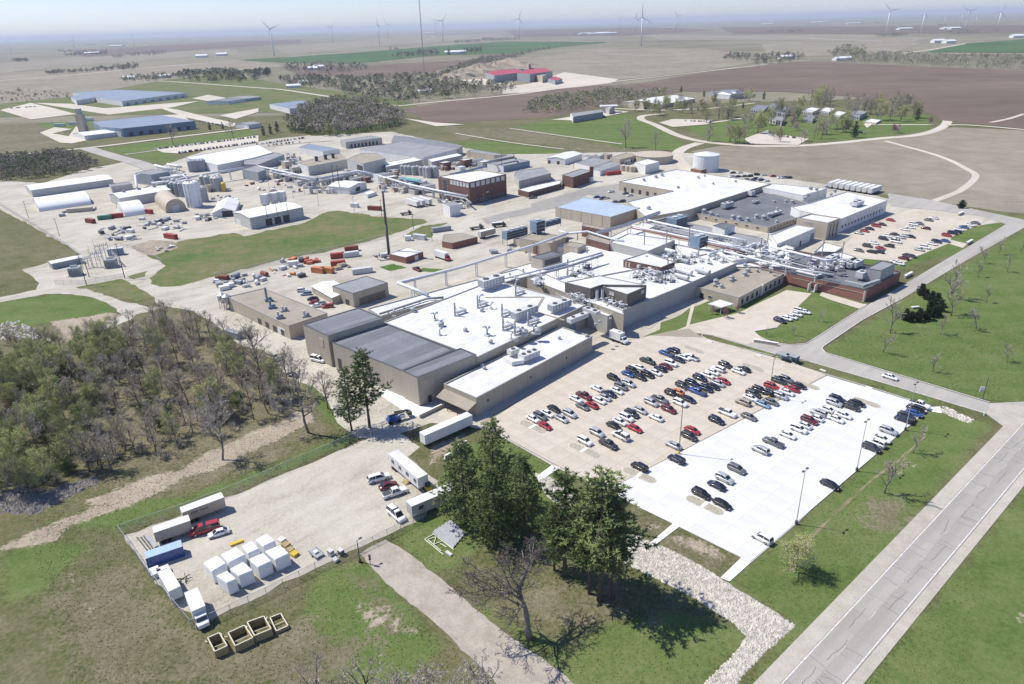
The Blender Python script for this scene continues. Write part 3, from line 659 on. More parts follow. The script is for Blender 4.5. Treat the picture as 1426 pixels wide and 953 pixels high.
def gable(name,label,cat,eave,h=None,base=None,rise=2.0,wall='siding_grey',top='roof_white_metal',along=0,over=0.25,group=None,z0=0.2):
    """pitched shed; eave outline 3 points a,b,c: ridge runs parallel to a-b (along=0) or b-c (along=1)"""
    if base is not None:h=height(base[1],eave[base[0]])
    a,b,c=[at(p,h).xy for p in eave[:3]]
    e=(b-a).normalized(); n=Vector((-e.y,e.x)); c=b+n*(c-b).dot(n); d=a+c-b
    P=[a,b,c,d]
    if along:P=[b,c,d,a]
    B=Bld(); B.P=[a,b,c,d]; B.h=h
    ctr=(P[0]+P[2])/2; root=thing(name,(ctr.x,ctr.y,0),label,cat,group); B.root=root; B.o=ctr
    p=[q-ctr for q in P]; r0=(p[1]+p[2])/2; r1=(p[3]+p[0])/2
    v=[(*q,z0)for q in p]+[(*q,h)for q in p]+[(*r0,h+rise),(*r1,h+rise)]
    mobj('wall',v,[(0,1,5,4),(2,3,7,6),(1,2,6,8,5),(3,0,4,9,7)],M[wall],root)
    ex=(p[1]-p[0]).normalized()*over; ey=(p[2]-p[1])/2; k=1+over/max(0.1,ey.length); dz=rise*(over/max(0.1,ey.length)); th=0.12
    R0,R1=r0+ex,r1-ex
    for s in(1,-1):
        E0=r0+ex-ey*s*k; E1=r1-ex-ey*s*k
        vv=[(*R0,h+rise+th),(*R1,h+rise+th),(*E1,h-dz+th),(*E0,h-dz+th),(*R0,h+rise+0.01),(*R1,h+rise+0.01),(*E1,h-dz+0.01),(*E0,h-dz+0.01)]
        mobj('roof_slope',vv,[(0,1,2,3),(7,6,5,4),(0,3,7,4),(3,2,6,7),(2,1,5,6)],M[top],root)
    return B
def quonset(name,label,cat,a,b,c,rise,mat,endmat,wallh=0.6,group=None):
    """arched shed: a,b ground points of one long side, c across"""
    a,b,c=(at(p).xy for p in(a,b,c)); e=(b-a).normalized(); n=Vector((-e.y,e.x)); w=(c-b).dot(n); L=(b-a).length; ctr=a+e*L/2+n*w/2
    root=thing(name,(ctr.x,ctr.y,0.24),label,cat,group,math.atan2(e.y,e.x)); hw=abs(w)/2; N_=14; prof=[]
    for i in range(N_+1):
        th=math.pi*i/N_; prof.append((-hw*math.cos(th),wallh+(rise-wallh)*math.sin(th)))
    prof=[(-hw,0)]+prof+[(hw,0)]; m=len(prof)
    v=[(-L/2,y,z)for y,z in prof]+[(L/2,y,z)for y,z in prof]
    mobj('cover',v,[(i,i+1,m+i+1,m+i)for i in range(m-1)],M[mat],root,True)
    for s in(-1,1):
        x=s*(L/2-0.25); mobj('end_wall',[(x,y,z)for y,z in prof],[tuple(range(m))if s>0 else tuple(range(m-1,-1,-1))],M[endmat],root)
        mb=MB(); mb.box(*sorted((x+s*0.02,x+s*0.08)),-hw*0.32,hw*0.32,0,rise*0.5); mb.build('door',M['unit_light'],root)
    return root
def tank(name,label,cat,g,r,h,mat='pipe_white',dome=0.12,group=None,z=0.2,xy=None,ladder=True):
    p=at(g,z)if xy is None else Vector((*xy,z)); root=thing(name,p,label,cat,group); n=28
    mb=MB(); mb.cyl(0,0,0,h,r,n=n); mb.build('shell',M[mat],root,False)
    mb=MB(); mb.cyl(0,0,h+0.005,h+dome*r,r*1.01,r*0.12,n=n); mb.build('top',M[mat],root)
    mb=MB(); mb.cyl(0,0,h-0.15,h+0.002,r*1.02,n=n); mb.build('rim',M['frame_light'],root)
    if ladder:
        mb=MB(); mb.tube([(r+0.25,0.25,0),(r+0.25,0.25,h+1)],0.05,4); mb.tube([(r+0.25,-0.25,0),(r+0.25,-0.25,h+1)],0.05,4)
        for k in range(int(h/0.6)):mb.beam((r+0.25,-0.25,0.4+k*0.6),(r+0.25,0.25,0.4+k*0.6),0.05)
        mb.build('ladder',M['steel_galv'],root)
    return root
def pipe(name,label,P,r,mat='pipe_white',support=None,sup_to=0.2,legw=0.18,group=None,n=8,cat='pipe',smooth=True):
    """P: list of world points"""
    P=[Vector(p)for p in P]; o=Vector((P[0].x,P[0].y,sup_to)); root=thing(name,o,label,cat,group)
    mb=MB(); mb.tube([p-o for p in P],r,n); mb.build('pipe',M[mat],root,smooth)
    if support:
        for a,b in zip(P[:-1],P[1:]):
            L=(b-a).xy.length
            if L<support*0.5:continue
            k=max(1,int(L/support))
            for i in range(k):
                q=a.lerp(b,(i+0.5)/k); t=(b-a).xy.normalized(); s=Vector((-t.y,t.x))*max(r,0.5)
                mb=MB()
                for sg in(1,-1):mb.beam((*(q.xy+s*sg-o.xy),0),(*(q.xy+s*sg-o.xy),q.z-o.z-r*0.6),legw)
                mb.beam((*(q.xy+s*1.2-o.xy),q.z-o.z-r),(*(q.xy-s*1.2-o.xy),q.z-o.z-r),legw*0.9)
                mb.build('support',M['pipe_white' if mat=='pipe_white' else 'steel_galv'],root)
    return root
def roof_unit(name,label,p,z,L,W,H,ang,mat='unit_grey',group=None,fans=2,cat='air handler'):
    q=at(p,z); root=thing(name,(q.x,q.y,z),label,cat,group,ang)
    mb=MB(); mb.box(-L/2+0.1,L/2-0.1,-W/2+0.1,W/2-0.1,0.0,0.35); mb.build('curb',M['unit_light'],root)
    mb=MB(); mb.box(-L/2,L/2,-W/2,W/2,0.351,H); mb.build('housing',M[mat],root)
    mb=MB(); mb.box(-L/2-0.05,L/2+0.05,-W/2-0.05,W/2+0.05,H+0.002,H+0.1); mb.build('lid',M['unit_light'],root)
    for k in range(fans):
        x=-L/2+L*(k+0.5)/fans; mb=MB(); mb.cyl(x,0,H+0.101,H+0.35,min(W,L/fans)*0.3,n=10); mb.build('fan_cowl',M['steel_dark'],root)
    mb=MB(); mb.box(L/2+0.003,L/2+0.45,-W*0.35,W*0.35,H*0.4,H*0.85); mb.build('hood',M[mat],root)
    for k in range(max(1,int(L/1.6))):
        x=-L/2+0.8+k*1.6
        if x+0.5<L/2:
            mb=MB(); mb.box(x-0.5,x+0.5,-W/2-0.04,-W/2-0.002,0.6,H-0.25); mb.build('access_panel',M['unit_light'],root)
    return root
def exhaust_fan(p,z,s=1.0,kind=0,label='',group='roof fans',xy=None):
    q=at(p,z)if xy is None else Vector((*xy,z)); root=thing('exhaust_fan' if kind==0 else 'roof_vent',(q.x,q.y,z),label,'fan' if kind==0 else 'vent',group,rnd.uniform(0,3))
    mb=MB(); mb.box(-0.45*s,0.45*s,-0.45*s,0.45*s,0,0.35*s); mb.build('curb',M['unit_light'],root)
    if kind==0:
        mb=MB(); mb.cyl(0,0,0.352*s,0.8*s,0.55*s,0.62*s,10); mb.cyl(0,0,0.801*s,1.1*s,0.62*s,0.2*s,10); mb.build('cowl',M['unit_grey'],root)
    else:
        mb=MB(); mb.tube([(0,0,0.352*s),(0,0,1.5*s),(0.25*s,0,1.85*s),(0.7*s,0,1.9*s),(0.85*s,0,1.6*s)],0.2*s,7); mb.build('gooseneck',M['steel_galv'],root,True)
    return root
def duct(label,P,w,mat='steel_galv',group='roof ducts',legs=0.5,name='duct_run',z_leg=None):
    """square duct on short legs over a roof"""
    P=[Vector(p)for p in P]; o=P[0].copy(); zl=z_leg if z_leg is not None else min(p.z for p in P)-legs; o.z=zl; root=thing(name,o,label,'duct',group); mb=MB()
    for k,(a,b)in enumerate(zip(P[:-1],P[1:])):
        e=(b-a).normalized()*w/2; e.z=0 if abs(e.z)<0.01 else e.z
        mb.beam(a-o-e*(0.0 if k==0 else 0.98),b-o+e,w*(1-0.01*(k%2)),w*(1-0.01*(k%2)))
    mb.build('duct',M[mat],root)
    for a,b in zip(P[:-1],P[1:]):
        if(b-a).xy.length<1:continue
        for t in(0.2,0.8):
            q=a.lerp(b,t)-o; m2=MB(); m2.beam((q.x,q.y,0),(q.x,q.y,max(0.1,q.z-w*0.45)),0.12); m2.build('leg',M['steel_galv'],root)
    return root
def container(name,label,cat,p,ang,L=6.1,W=2.44,H=2.6,mat='rust_red',group=None,z=0.25,doors=True):
    q=at(p,z+H*0.45); root=thing(name,(q.x,q.y,z),label,cat,group,ang)
    mb=MB(); n=max(6,int(L/0.6)); 
    for s in(-1,1):   # corrugated long sides
        v=[]; 
        for i in range(2*n+1):
            x=-L/2+0.1+(L-0.2)*i/(2*n); y=s*(W/2-(0.0 if i%2 else 0.06)); v+=[(x,y,0.12),(x,y,H-0.1)]
        mb.add(v,[(2*i,2*i+2,2*i+3,2*i+1)if s<0 else(2*i,2*i+1,2*i+3,2*i+2)for i in range(2*n)])
    mb.box(-L/2+0.05,L/2-0.05,-W/2+0.1,W/2-0.1,0.13,H-0.11); mb.build('side_panels',M[mat],root)
    mb=MB(); mb.box(-L/2,L/2,-W/2,W/2,H-0.1,H); mb.build('roof',M[mat],root)
    mb=MB(); mb.box(-L/2,L/2,-W/2,W/2,0,0.12); mb.build('floor_frame',M['steel_dark'],root)
    mb=MB()
    for x in(-1,1):
        for y in(-1,1):mb.box(*sorted((x*L/2,x*(L/2-0.15))),*sorted((y*W/2,y*(W/2-0.15))),0.121,H-0.101)
    mb.build('corner_posts',M[mat],root)
    if doors:
        for s in(-1,1):mb=MB(); mb.box(L/2+0.0,L/2+0.05,*sorted((s*0.04,s*(W/2-0.16))),0.15,H-0.15); mb.build('door',M[mat],root)
    return root
def rail(root,path,h=1.05,mat='steel_galv',name='railing'):
    mb=MB()
    for a,b in zip(path[:-1],path[1:]):
        a=Vector(a); b=Vector(b); mb.beam(a+Vector((0,0,h)),b+Vector((0,0,h)),0.06); mb.beam(a+Vector((0,0,h/2)),b+Vector((0,0,h/2)),0.05)
        n=max(1,int((b-a).length/2))
        for i in range(n+1):q=a.lerp(b,i/n); mb.beam(q,q+Vector((0,0,h)),0.06)
    return mb.build(name,M[mat],root)
# ------------------------------------------------------------------ the main works
AA=ANG_A; 
# dark-roofed warehouse: three roof levels
W1=bldg('warehouse','beige warehouse with three dark grey stepped roofs behind the twin pines','warehouse',pts('Q',372,458,812,300,1378,520,950,692),h=9.6,wall='wall_beige',top='roof_dark',cap='coping_dark',par=0.2)
W1a=bldg('','','',pts('Q',130,310,335,405,800,260,590,170),h=11.8,wall='wall_beige',top='roof_dark',cap='coping_dark',par=0.15,root=W1.root)
W1b=bldg('','','',pts('Q',948,690,1075,750)+pts('R',302,448,196,404),h=10.0,wall='wall_beige',top='roof_dark',cap='coping_dark',par=0.15,root=W1.root)
for B_,nm in((W1,9),(W1a,4),(W1b,2)):
    P=B_.P; e=P[1]-P[0]if B_ is not W1 else P[1]-P[0]
    u=(P[1]-P[0])if B_ is W1 else((P[2]-P[1])if B_ is W1a else(P[2]-P[1]))
    I_=inset(P if ccw(P)else P[::-1],0.45)
    slabs(B_.root,I_,P[0]if B_ is not W1a else P[1],math.atan2(u.y,u.x),3.05,400,B_.zr+0.02,0.018,['roof_dark_a','roof_dark_b','roof_dark'],0.02,5,0.004,'membrane_strip',W1.root.location.xy)
opening(W1a,0,1,0.64,0.78,6.6,9.6,'louvre','wall_tan',0.15); opening(W1,0,3,0.05,0.11,0.3,4.4,'door')
opening(W1b,1,2,0.05,0.26,5.4,8.4,'louvre','wall_tan',0.1); opening(W1b,1,2,0.14,0.2,0.3,2.6,'door')
opening(W1,0,3,0.0,1.0,0.25,0.7,'plinth','wall_grey',0.04)
# long white-roofed hall in front
W2=bldg('hall','long beige hall with white roof whose blank wall faces the car park','building',pts('R',85,642,300,735,1145,350),h=6.4,wall='wall_beige',top='roof_white',cap='coping',par=0.3)
for t in(0.08,0.42,0.74):opening(W2,1,2,t,t+0.007,3.4,4.0,'lamp_box','steel_dark',0.3)
for t in(0.2,0.4,0.6,0.8):opening(W2,1,2,t,t+0.002,0.3,6.2,'downpipe','wall_tan',0.12)
opening(W2,1,2,0.0,1.0,0.25,0.8,'plinth','wall_grey',0.04)
opening(W2,0,1,0.25,0.45,0.3,3.2,'dock_door'); opening(W2,0,1,0.55,0.75,0.3,3.2,'dock_door','unit_light')
# sloping canopy over the dock end
a,b=W2.P[0]-W2.o,W2.P[1]-W2.o; n_=Vector(((a-b).y,-(a-b).x)).normalized()
if n_.dot(a)<0:n_=-n_
mobj('canopy',[(*(a),4.9),(*(b),4.9),(*(b+n_*3.6),3.7),(*(a+n_*3.6),3.7),(*(a),4.7),(*(b),4.7),(*(b+n_*3.6),3.5),(*(a+n_*3.6),3.5)],[(0,1,2,3),(7,6,5,4),(3,2,6,7),(0,3,7,4),(1,5,6,2)],M['roof_tan'],W2.root)
for t in(0.05,0.35,0.65,0.95):q=a.lerp(b,t)+n_*3.4; mb=MB(); mb.beam((q.x,q.y,0.2),(q.x,q.y,3.55),0.2); mb.build('post',M['steel_dark'],W2.root)
# big white roof full of ducts
W3=bldg('factory_block','broad beige factory block with white roof crowded by ducts and air handlers','building',pts('_',534,449,664,498,869,439.5),h=9.2,wall='wall_beige',top='roof_white',par=0.3)
Z3=W3.zr
W3b=bldg('factory_annex','narrow white roofed annex between gravel yard and the ducted factory roof','building',pts('_',512,430,530,441,742,383),h=6.2,wall='wall_grey',top='roof_white',par=0.3)
opening(W3,1,2,0.82,0.9,0.3,4.0,'dock_door','siding_blue'); opening(W3,1,2,0.6,0.602,0.3,8.9,'downpipe','wall_tan',0.12)
# walkway strips laid on the white roof
for P,w in((pts('R',360,70,745,68),0.9),(pts('R',690,160,745,70),1.0),(pts('R',700,165,885,222),0.8)):
    A_,B2=at(P[0],Z3),at(P[1],Z3); mb=MB(); mb.beam((A_.x-W3.o.x,A_.y-W3.o.y,Z3+0.1),(B2.x-W3.o.x,B2.y-W3.o.y,Z3+0.1),w,0.18); mb.build('walkway',M['roof_tan'],W3.root)
bldg('','','',pts('_',734,388,868.5,439,867,432,815,409,792,396,760,382),h=9.0,wall='wall_beige',top='roof_white',par=0.25,root=W3.root)
for B_,w_,k_ in((W2,3.4,0),(W3,3.4,0)):
    P=B_.P; u=P[2]-P[1]; slabs(B_.root,inset(P if ccw(P)else P[::-1],0.5),P[1],math.atan2(u.y,u.x),w_,400,B_.zr+0.02,0.018,['roof_white','roof_white_a','roof_white_b'],0.03,8,0.004,'membrane_strip',B_.root.location.xy)
# equipment roof with grey parapet and green lawn below
W4=bldg('process_block','grey walled process block with cluttered white roof above curved footpath lawn','building',pts('_',846,441,957,396,1026,366.5,990,352,900,372,760,398,790,420),h=7.5,wall='wall_grey',top='roof_white',par=0.4)
W5=bldg('office','low office with tan gravel roof and white entrance canopy','office',pts('O',345,575,765,682,1205,495),base=(1,px('O',765,772)),wall='wall_tan',top='roof_tan',cap='coping',par=0.15)
for k in range(9):opening(W5,1,2,0.06+k*0.1,0.06+k*0.1+0.055,1.0,W5.h-1.1,'window')
opening(W5,1,2,0.475,0.495,0.3,W5.h+0.4,'pier','wall_white',0.5); opening(W5,0,1,0.25,0.33,0.3,2.5,'door'); opening(W5,0,1,0.1,0.18,0.9,2.4,'window'); opening(W5,0,1,0.42,0.5,0.9,2.4,'window')
# entrance canopy: white slab on posts
q=[at(p,3.0).xy for p in pts('O',510,735,620,765,725,735,610,700)]; c=sum(q,Vector((0,0)))/4
rt=thing('entrance_canopy',(c.x,c.y,0.2),'flat white entrance canopy on posts beside pink blossom trees','canopy'); mb=MB(); mb.prism([(p-c)for p in q],2.6,2.95); mb.build('slab',M['roof_white'],rt)
for p in q:mb=MB(); w_=(p-c)*0.85; mb.beam((w_.x,w_.y,0),(w_.x,w_.y,2.6),0.25); mb.build('post',M['pipe_white'],rt)
# long red brick front
W6=bldg('brick_block','long red brick block with dark flat roof and rooftop pipes by the street corner','building',pts('P',-30,372,375,487,800,580,985,622,1275,468,1040,415,900,395,640,335,330,275,60,330),base=(3,px('P',985,722)),wall='brick_red',top='roof_dark',cap='coping_dark',par=0.5)
opening(W6,1,3,0.02,0.98,3.6,3.8,'stone_band','wall_tan',0.06); opening(W6,3,4,0.0,0.03,0.2,W6.h-0.2,'corner_pier','wall_tan',0.12); opening(W6,2,3,0.93,1.0,0.2,W6.h-0.2,'corner_pier','wall_tan',0.12)
opening(W6,1,2,0.42,0.5,0.25,3.0,'door','rust_red',0.08); opening(W6,1,2,0.39,0.405,0.25,3.4,'stair_wing','wall_white',2.6); opening(W6,1,2,0.515,0.53,0.25,3.4,'stair_wing','wall_white',2.6)
for k in range(5):opening(W6,1,2,0.405+0.0,0.515,0.25,0.9-k*0.14,'step','concrete_tan',0.6+k*0.4)
W7=bldg('roof_penthouse','pale grey plant room with dark roof standing on the brick block','plant room',pts('P',985,440,1115,460,1230,402,1110,376),h=W6.h+4.6,wall='wall_grey',top='roof_grey',cap='coping_dark',par=0.15,z0=W6.zr)
# north-east wing
W8=bldg('white_block','long white block with rows of small windows beside the north lot lawn','building',pts('K',150,378,478,245,190,186,-60,262,-190,290,-130,318),base=(0,px('K',150,478)),wall='wall_white',top='roof_white',par=0.4)
for k in range(14):
    opening(W8,0,1,0.05+k*0.065,0.05+k*0.065+0.03,2.4,4.0,'window'); opening(W8,0,1,0.02+k*0.065,0.02+k*0.065+0.008,0.3,W8.h-0.2,'pier','wall_white',0.25)
W9=bldg('entrance_block','tall beige entrance block with three narrow window slots and white roof','building',pts('J',1010,612,1265,658,1370,617,1120,580),base=(1,px('J',1268,805)),wall='wall_tan',top='roof_white',par=0.5)
for k in range(3):opening(W9,1,2,0.2+k*0.27,0.2+k*0.27+0.12,0.8,W9.h-1.0,'window')
for k in range(4):opening(W9,0,1,0.3+k*0.07,0.3+k*0.07+0.03,W9.h-2.2,W9.h-1.2,'window')
W10=bldg('white_wing','low white wing with bare side wall in front of the beige entrance block','building',pts('J',845,835,1165,700,1000,672,790,755),base=(1,px('J',1165,800)),wall='wall_white',top='roof_white',par=0.35)
opening(W10,0,1,0.6,0.64,0.3,3.0,'door'); opening(W10,0,1,0.88,0.98,0.3,4.2,'dock_door','siding_blue')
W11=bldg('dark_roof_block','wide cream block with large dark grey roof dotted with white fans','building',pts('J',120,568,770,692,1010,612,1258,535,650,372),base=(1,px('J',775,745)),wall='wall_tan',top='roof_dark',cap='coping',par=0.4)
for k in range(8):opening(W11,1,2,0.08+k*0.11,0.08+k*0.11+0.06,1.2,2.8,'window')
for k in range(7):opening(W11,0,1,0.08+k*0.13,0.08+k*0.13+0.04,1.4,2.6,'window')
Z11=W11.zr
W12=bldg('white_roof_block','very large plain white roofed block behind the blue roofed building','building',pts('_',862,253,938,266,874,281,900,303,957,293,1073,256,942,236),h=6.5,wall='wall_tan',top='roof_white',par=0.3)
Z12=W12.zr
for k in range(6):opening(W12,0,1,0.1+k*0.14,0.1+k*0.14+0.05,0.4,3.2,'dock_door' if k%2 else 'door')
W13=bldg('blue_roof_building','tan building with plain pale blue roof beside the inner car court','building',pts('I',198,645,655,728,900,652,440,563),base=(1,px('I',655,822)),wall='wall_tan',top='roof_blue',cap='coping',par=0.05)
for k in range(5):opening(W13,0,1,0.1+k*0.19,0.104+k*0.19,0.3,W13.h-0.3,'downpipe','wall_grey',0.12)
# small roofs between (left to right)
W14=bldg('white_roof_annex','white roofed annex right of the dark roof block, north lot side','building',pts('J',700,360,1060,432,1260,372,800,332),h=6.0,wall='wall_white',top='roof_white',par=0.3)
W15=bldg('brown_penthouse','brown walled penthouse with white roof standing on the ducted factory roof','plant room',pts('N',515,555,725,607,820,575,1190,580,800,498),h=Z3+4.2,wall='wall_dark',top='roof_white',cap='coping',par=0.15,z0=Z3-0.2)
W15b=bldg('','','',pts('N',822,588,1030,655,1190,588,1000,540),h=Z3+3.5,wall='wall_dark',top='roof_white',cap='coping',par=0.15,z0=6.9,root=W15.root)
opening(W15b,0,1,0.3,0.5,Z3+1.2,Z3+2.6,'window','unit_light'); opening(W15b,1,2,0.72,0.88,Z3+1.2,Z3+2.6,'window','unit_light')
W16=bldg('brick_plant_room','dark brick plant room with white roof among the roof pipes','plant room',pts('N',1000,368,1310,432,1426,385,1190,308),h=10.2,wall='brick_brown',top='roof_white',par=0.25,z0=6.8)
for t in(0.4,0.68):opening(W16,0,1,t,t+0.08,8.2,9.4,'awning','wall_white',1.0)
for t in(0.05,0.14):opening(W16,0,1,t,t+0.05,7.3,9.6,'door','wall_tan',0.06)
W17=bldg('white_plant_block','white plant block with grey side between brick plant room and pipe rack','plant room',pts('N',880,222,1200,298,1426,205,1040,150),h=8.8,wall='wall_grey',top='roof_white',par=0.3)
W18=bldg('compressor_house','small tan compressor house with dark flat roof beside pipe bridge','plant room',pts('N',232,345,330,368,495,322,400,297),h=9.6,wall='wall_tan',top='roof_dark',cap='coping_dark',par=0.1)
opening(W18,1,2,0.1,0.9,6.4,9.0,'louvre','steel_dark',0.06)
W19=bldg('tan_roof_block','tan block with gravel roof carrying two steel cooling towers','building',pts('N',140,190,400,235,520,180,270,130),h=7.0,wall='wall_tan',top='roof_tan',par=0.2)
W20=bldg('brick_control_room','low brown brick control room below the blue roofed building','building',pts('N',655,88,870,130,880,105,660,60),h=6.0,wall='brick_brown',top='roof_tan',par=0.2)
W21=bldg('brick_switch_house','brick switch house with tan roof right of the long white pipe','building',pts('N',690,190,880,240,900,205,720,150),h=8.2,wall='brick_brown',top='roof_tan',par=0.2)
W22=bldg('tan_pump_house','small tan pump house with flat gravel roof between white tanks','building',pts('N',505,245,620,270,690,240,560,215),h=7.6,wall='wall_tan',top='roof_tan',par=0.2)
W23=bldg('grey_roof_link','grey flat link roof under the long pipe racks','building',pts('O',0,118,780,295,1000,210,960,190,380,70,170,45),h=6.4,wall='wall_tan',top='roof_grey',par=0.3)
W24=bldg('white_link','white roofed link between the pipe racks and the tan office roof','building',pts('O',230,240,520,300,700,250,1010,330,760,372,560,400,300,340),h=6.6,wall='wall_white',top='roof_white',par=0.3)
W25=bldg('blue_tile_plant_room','cube plant room with dark roof and glass brick side near pipe racks','plant room',pts('O',550,85,650,120,735,85,640,62),h=9.4,wall='wall_white',top='roof_dark',cap='coping_dark',par=0.1,z0=6.0)
W26=bldg('canopy_block','white roofed porch block with dark underside beside the north lot','building',pts('P',560,300,730,305,800,262,640,222),h=4.6,wall='wall_tan',top='roof_white',par=0.3)
W27=bldg('white_side_block','white roofed side block behind the brick block roof pipes','building',pts('P',620,350,760,395,905,345,780,305),h=7.0,wall='wall_dark',top='roof_white',par=0.2)
W28=bldg('low_roof','low white roof filling the gap between factory block and pipe racks','building',pts('_',640,403,735,389,830,424,862,434,1000,372,1095,372,1106,345,1060,330,960,316,893,310,850,330,780,355,705,376),h=4.9,wall='wall_tan',top='roof_white',par=0.2)
# ------------------------------------------------------------------ yard buildings west of the factory
Y1=bldg('workshop','tan metal workshop with low grey roof and open dark door','workshop',pts('L',965,468,1135,530,1426,440,1250,385),base=(1,px('L',1135,650)),wall='wall_beige',top='roof_grey',cap='coping_dark',par=0.05)
opening(Y1,0,1,0.6,0.78,0.3,2.8,'door'); opening(Y1,1,2,0.15,0.9,0.3,3.6,'siding_panel','wall_dark',0.05)
Y2=gable('lean_to','low pale metal lean-to shed beside the grey roofed workshop','shed',pts('L',795,470,965,565,1010,440),h=3.2,rise=0.8,wall='wall_tan',along=0)
Y3=bldg('gravel_roof_shop','wide low shop with tan gravel roof and blue roof blowers','building',pts('L',95,555,605,795,925,690,400,485),base=(1,px('L',620,915)),wall='wall_tan',top='roof_tan',cap='coping',par=0.15)
for k in range(4):opening(Y3,0,1,0.5+k*0.12,0.56+k*0.12,0.3,2.8,'door')
opening(Y3,0,1,0.82,0.93,0.3,3.4,'dock_door','wall_white')
Y4=bldg('brick_hut','small brick hut with white roof at the foot of the dark chimney','building',pts('M',250,320,385,350,530,302,400,265),base=(1,px('M',390,405)),wall='brick_red',top='roof_white',par=0.05)
opening(Y4,1,2,0.5,0.7,0.3,2.6,'door','wall_white')
Y5=bldg('brick_store','low brick store with worn tan roof behind the red lorry','building',pts('M',685,215,770,230,980,178,850,150,700,160),base=(1,px('M',775,285)),wall='brick_red',top='roof_tan',par=0.05)
Y6=bldg('brick_laboratory','two storey brick laboratory with white roof and tall upper windows','building',pts('H',415,392,672,442,980,372,760,338),base=(1,px('H',690,632)),wall='brick_brown',top='roof_white',par=0.3)
h6=Y6.h
for k in range(6):opening(Y6,0,1,0.4+k*0.1,0.48+k*0.1,h6-3.4,h6-0.7,'window','unit_light',0.08)
for k in range(7):opening(Y6,1,2,0.04+k*0.135,0.135+k*0.135,h6-3.6,h6-0.7,'window','unit_light',0.08)
for k in range(8):opening(Y6,1,2,0.05+k*0.115,0.10+k*0.115,1.2,3.0,'window')
opening(Y6,0,1,0.15,0.3,3.0,h6-0.8,'window')
Y7=bldg('brick_stores','long low brick stores with white roof and row of dark doors','building',pts('H',1078,500,1165,522,1426,452)+pts('I',250,420,0,470),base=(1,px('H',1165,572)),wall='brick_brown',top='roof_white',par=0.2)
for k in range(7):opening(Y7,1,2,0.1+k*0.12,0.17+k*0.12,0.3,2.8,'door')
Y8=bldg('brick_boiler_house','dark brick boiler house with square chimney at the end of brick stores','building',pts('I',255,378,345,398,500,345,410,328),base=(1,px('I',345,492)),wall='brick_brown',top='roof_grey',par=0.2)
mb=MB(); c8=Y8.P[2]-Y8.o; mb.box(c8.x-1.6,c8.x+1.0,c8.y-1.6,c8.y+1.0,0.2,Y8.h+3); mb.build('chimney',M['brick_brown'],Y8.root)
opening(Y8,1,2,0.86,0.98,0.3,4.0,'dock_door','wall_white',1.8)
Y9=bldg('slate_roof_shop','long grey roofed workshop right of the brick laboratory','building',pts('H',1045,380,1085,430,1350,365,1290,318,1060,345),h=5.5,wall='wall_grey',top='roof_grey',par=0.15)
Y10=bldg('blue_clad_building','blue clad box building with pale end wall behind the laboratory','building',pts('H',820,285,960,305,1175,262,1040,240),base=(1,px('H',965,360)),wall='siding_blue',top='roof_grey',par=0.2)
opening(Y10,0,1,0.02,0.98,0.3,Y10.h-0.2,'pale_end','wall_white',0.04)
Y11=bldg('pale_store','pale block store with flat roof left of the blue clad building','building',pts('H',650,185,880,215,990,215,720,170),h=5.0,wall='wall_tan',top='roof_grey',par=0.15)
Y12=gable('white_shed','white metal shed with two dark doors by the north lawn','shed',pts('I',130,238,278,250,500,208),base=(1,px('I',278,300)),rise=1.4,wall='wall_white',along=1)
opening(Y12,0,1,0.05,0.2,0.3,3.0,'door'); opening(Y12,0,1,0.55,0.7,0.3,3.0,'door')
Y13=bldg('low_white_building','low white fronted building with grey roof left of the white tanks','building',pts('I',485,330,570,348,740,290,640,270),base=(1,px('I',570,392)),wall='wall_white',top='roof_grey',par=0.15)
Y14=bldg('low_grey_building','low grey roofed building beside the white shed','building',pts('I',360,280,500,310,660,260,500,235),h=3.6,wall='wall_white',top='roof_grey',par=0.15)
Y15=bldg('cream_plant_house','cream plant house with many openings beside the round clarifier tank','building',pts('I',650,235,730,252,885,215,790,195),h=5.5,wall='wall_tan',top='roof_tan',par=0.2)
for k in range(4):opening(Y15,1,2,0.08+k*0.23,0.22+k*0.23,1.0,3.6,'window')
Y16=bldg('white_cube_building','white cube building with grey shaded end beside the round clarifier','building',pts('I',855,275,945,300,1060,270,960,248),base=(1,px('I',945,378)),wall='wall_white',top='roof_white_metal',par=0.05)
tank('clarifier_tank','wide low cream clarifier tank by the curving drive','tank',px('I',1010,268),15.5,6.0,'wall_tan',0.06)
tank('water_tank','tall white round water tank at the edge of stubble field','tank',px('J',250,222),9.6,12.0,'pipe_white',0.2)
b_=bldg('brick_pump_hut','small brick hut at the foot of the white water tank','hut',pts('J',130,210,215,222,220,205),h=3.0,wall='brick_red',top='roof_tan',par=0.1)
for i_,(x,y)in enumerate(((760,345),(800,350),(835,355))):tank('chemical_tank','small white upright chemical tank before the white cube building','tank',px('I',x,y),2.4,4.2,'wall_tan',0.3,'small white chemical tanks',ladder=False)
for i_,(x,y)in enumerate(((375,268),(465,280))):tank('white_tank','squat white tank behind the compressor house','tank',px('N',x,y+30),2.6,3.6,'pipe_white',0.3,'squat white tanks',ladder=False)
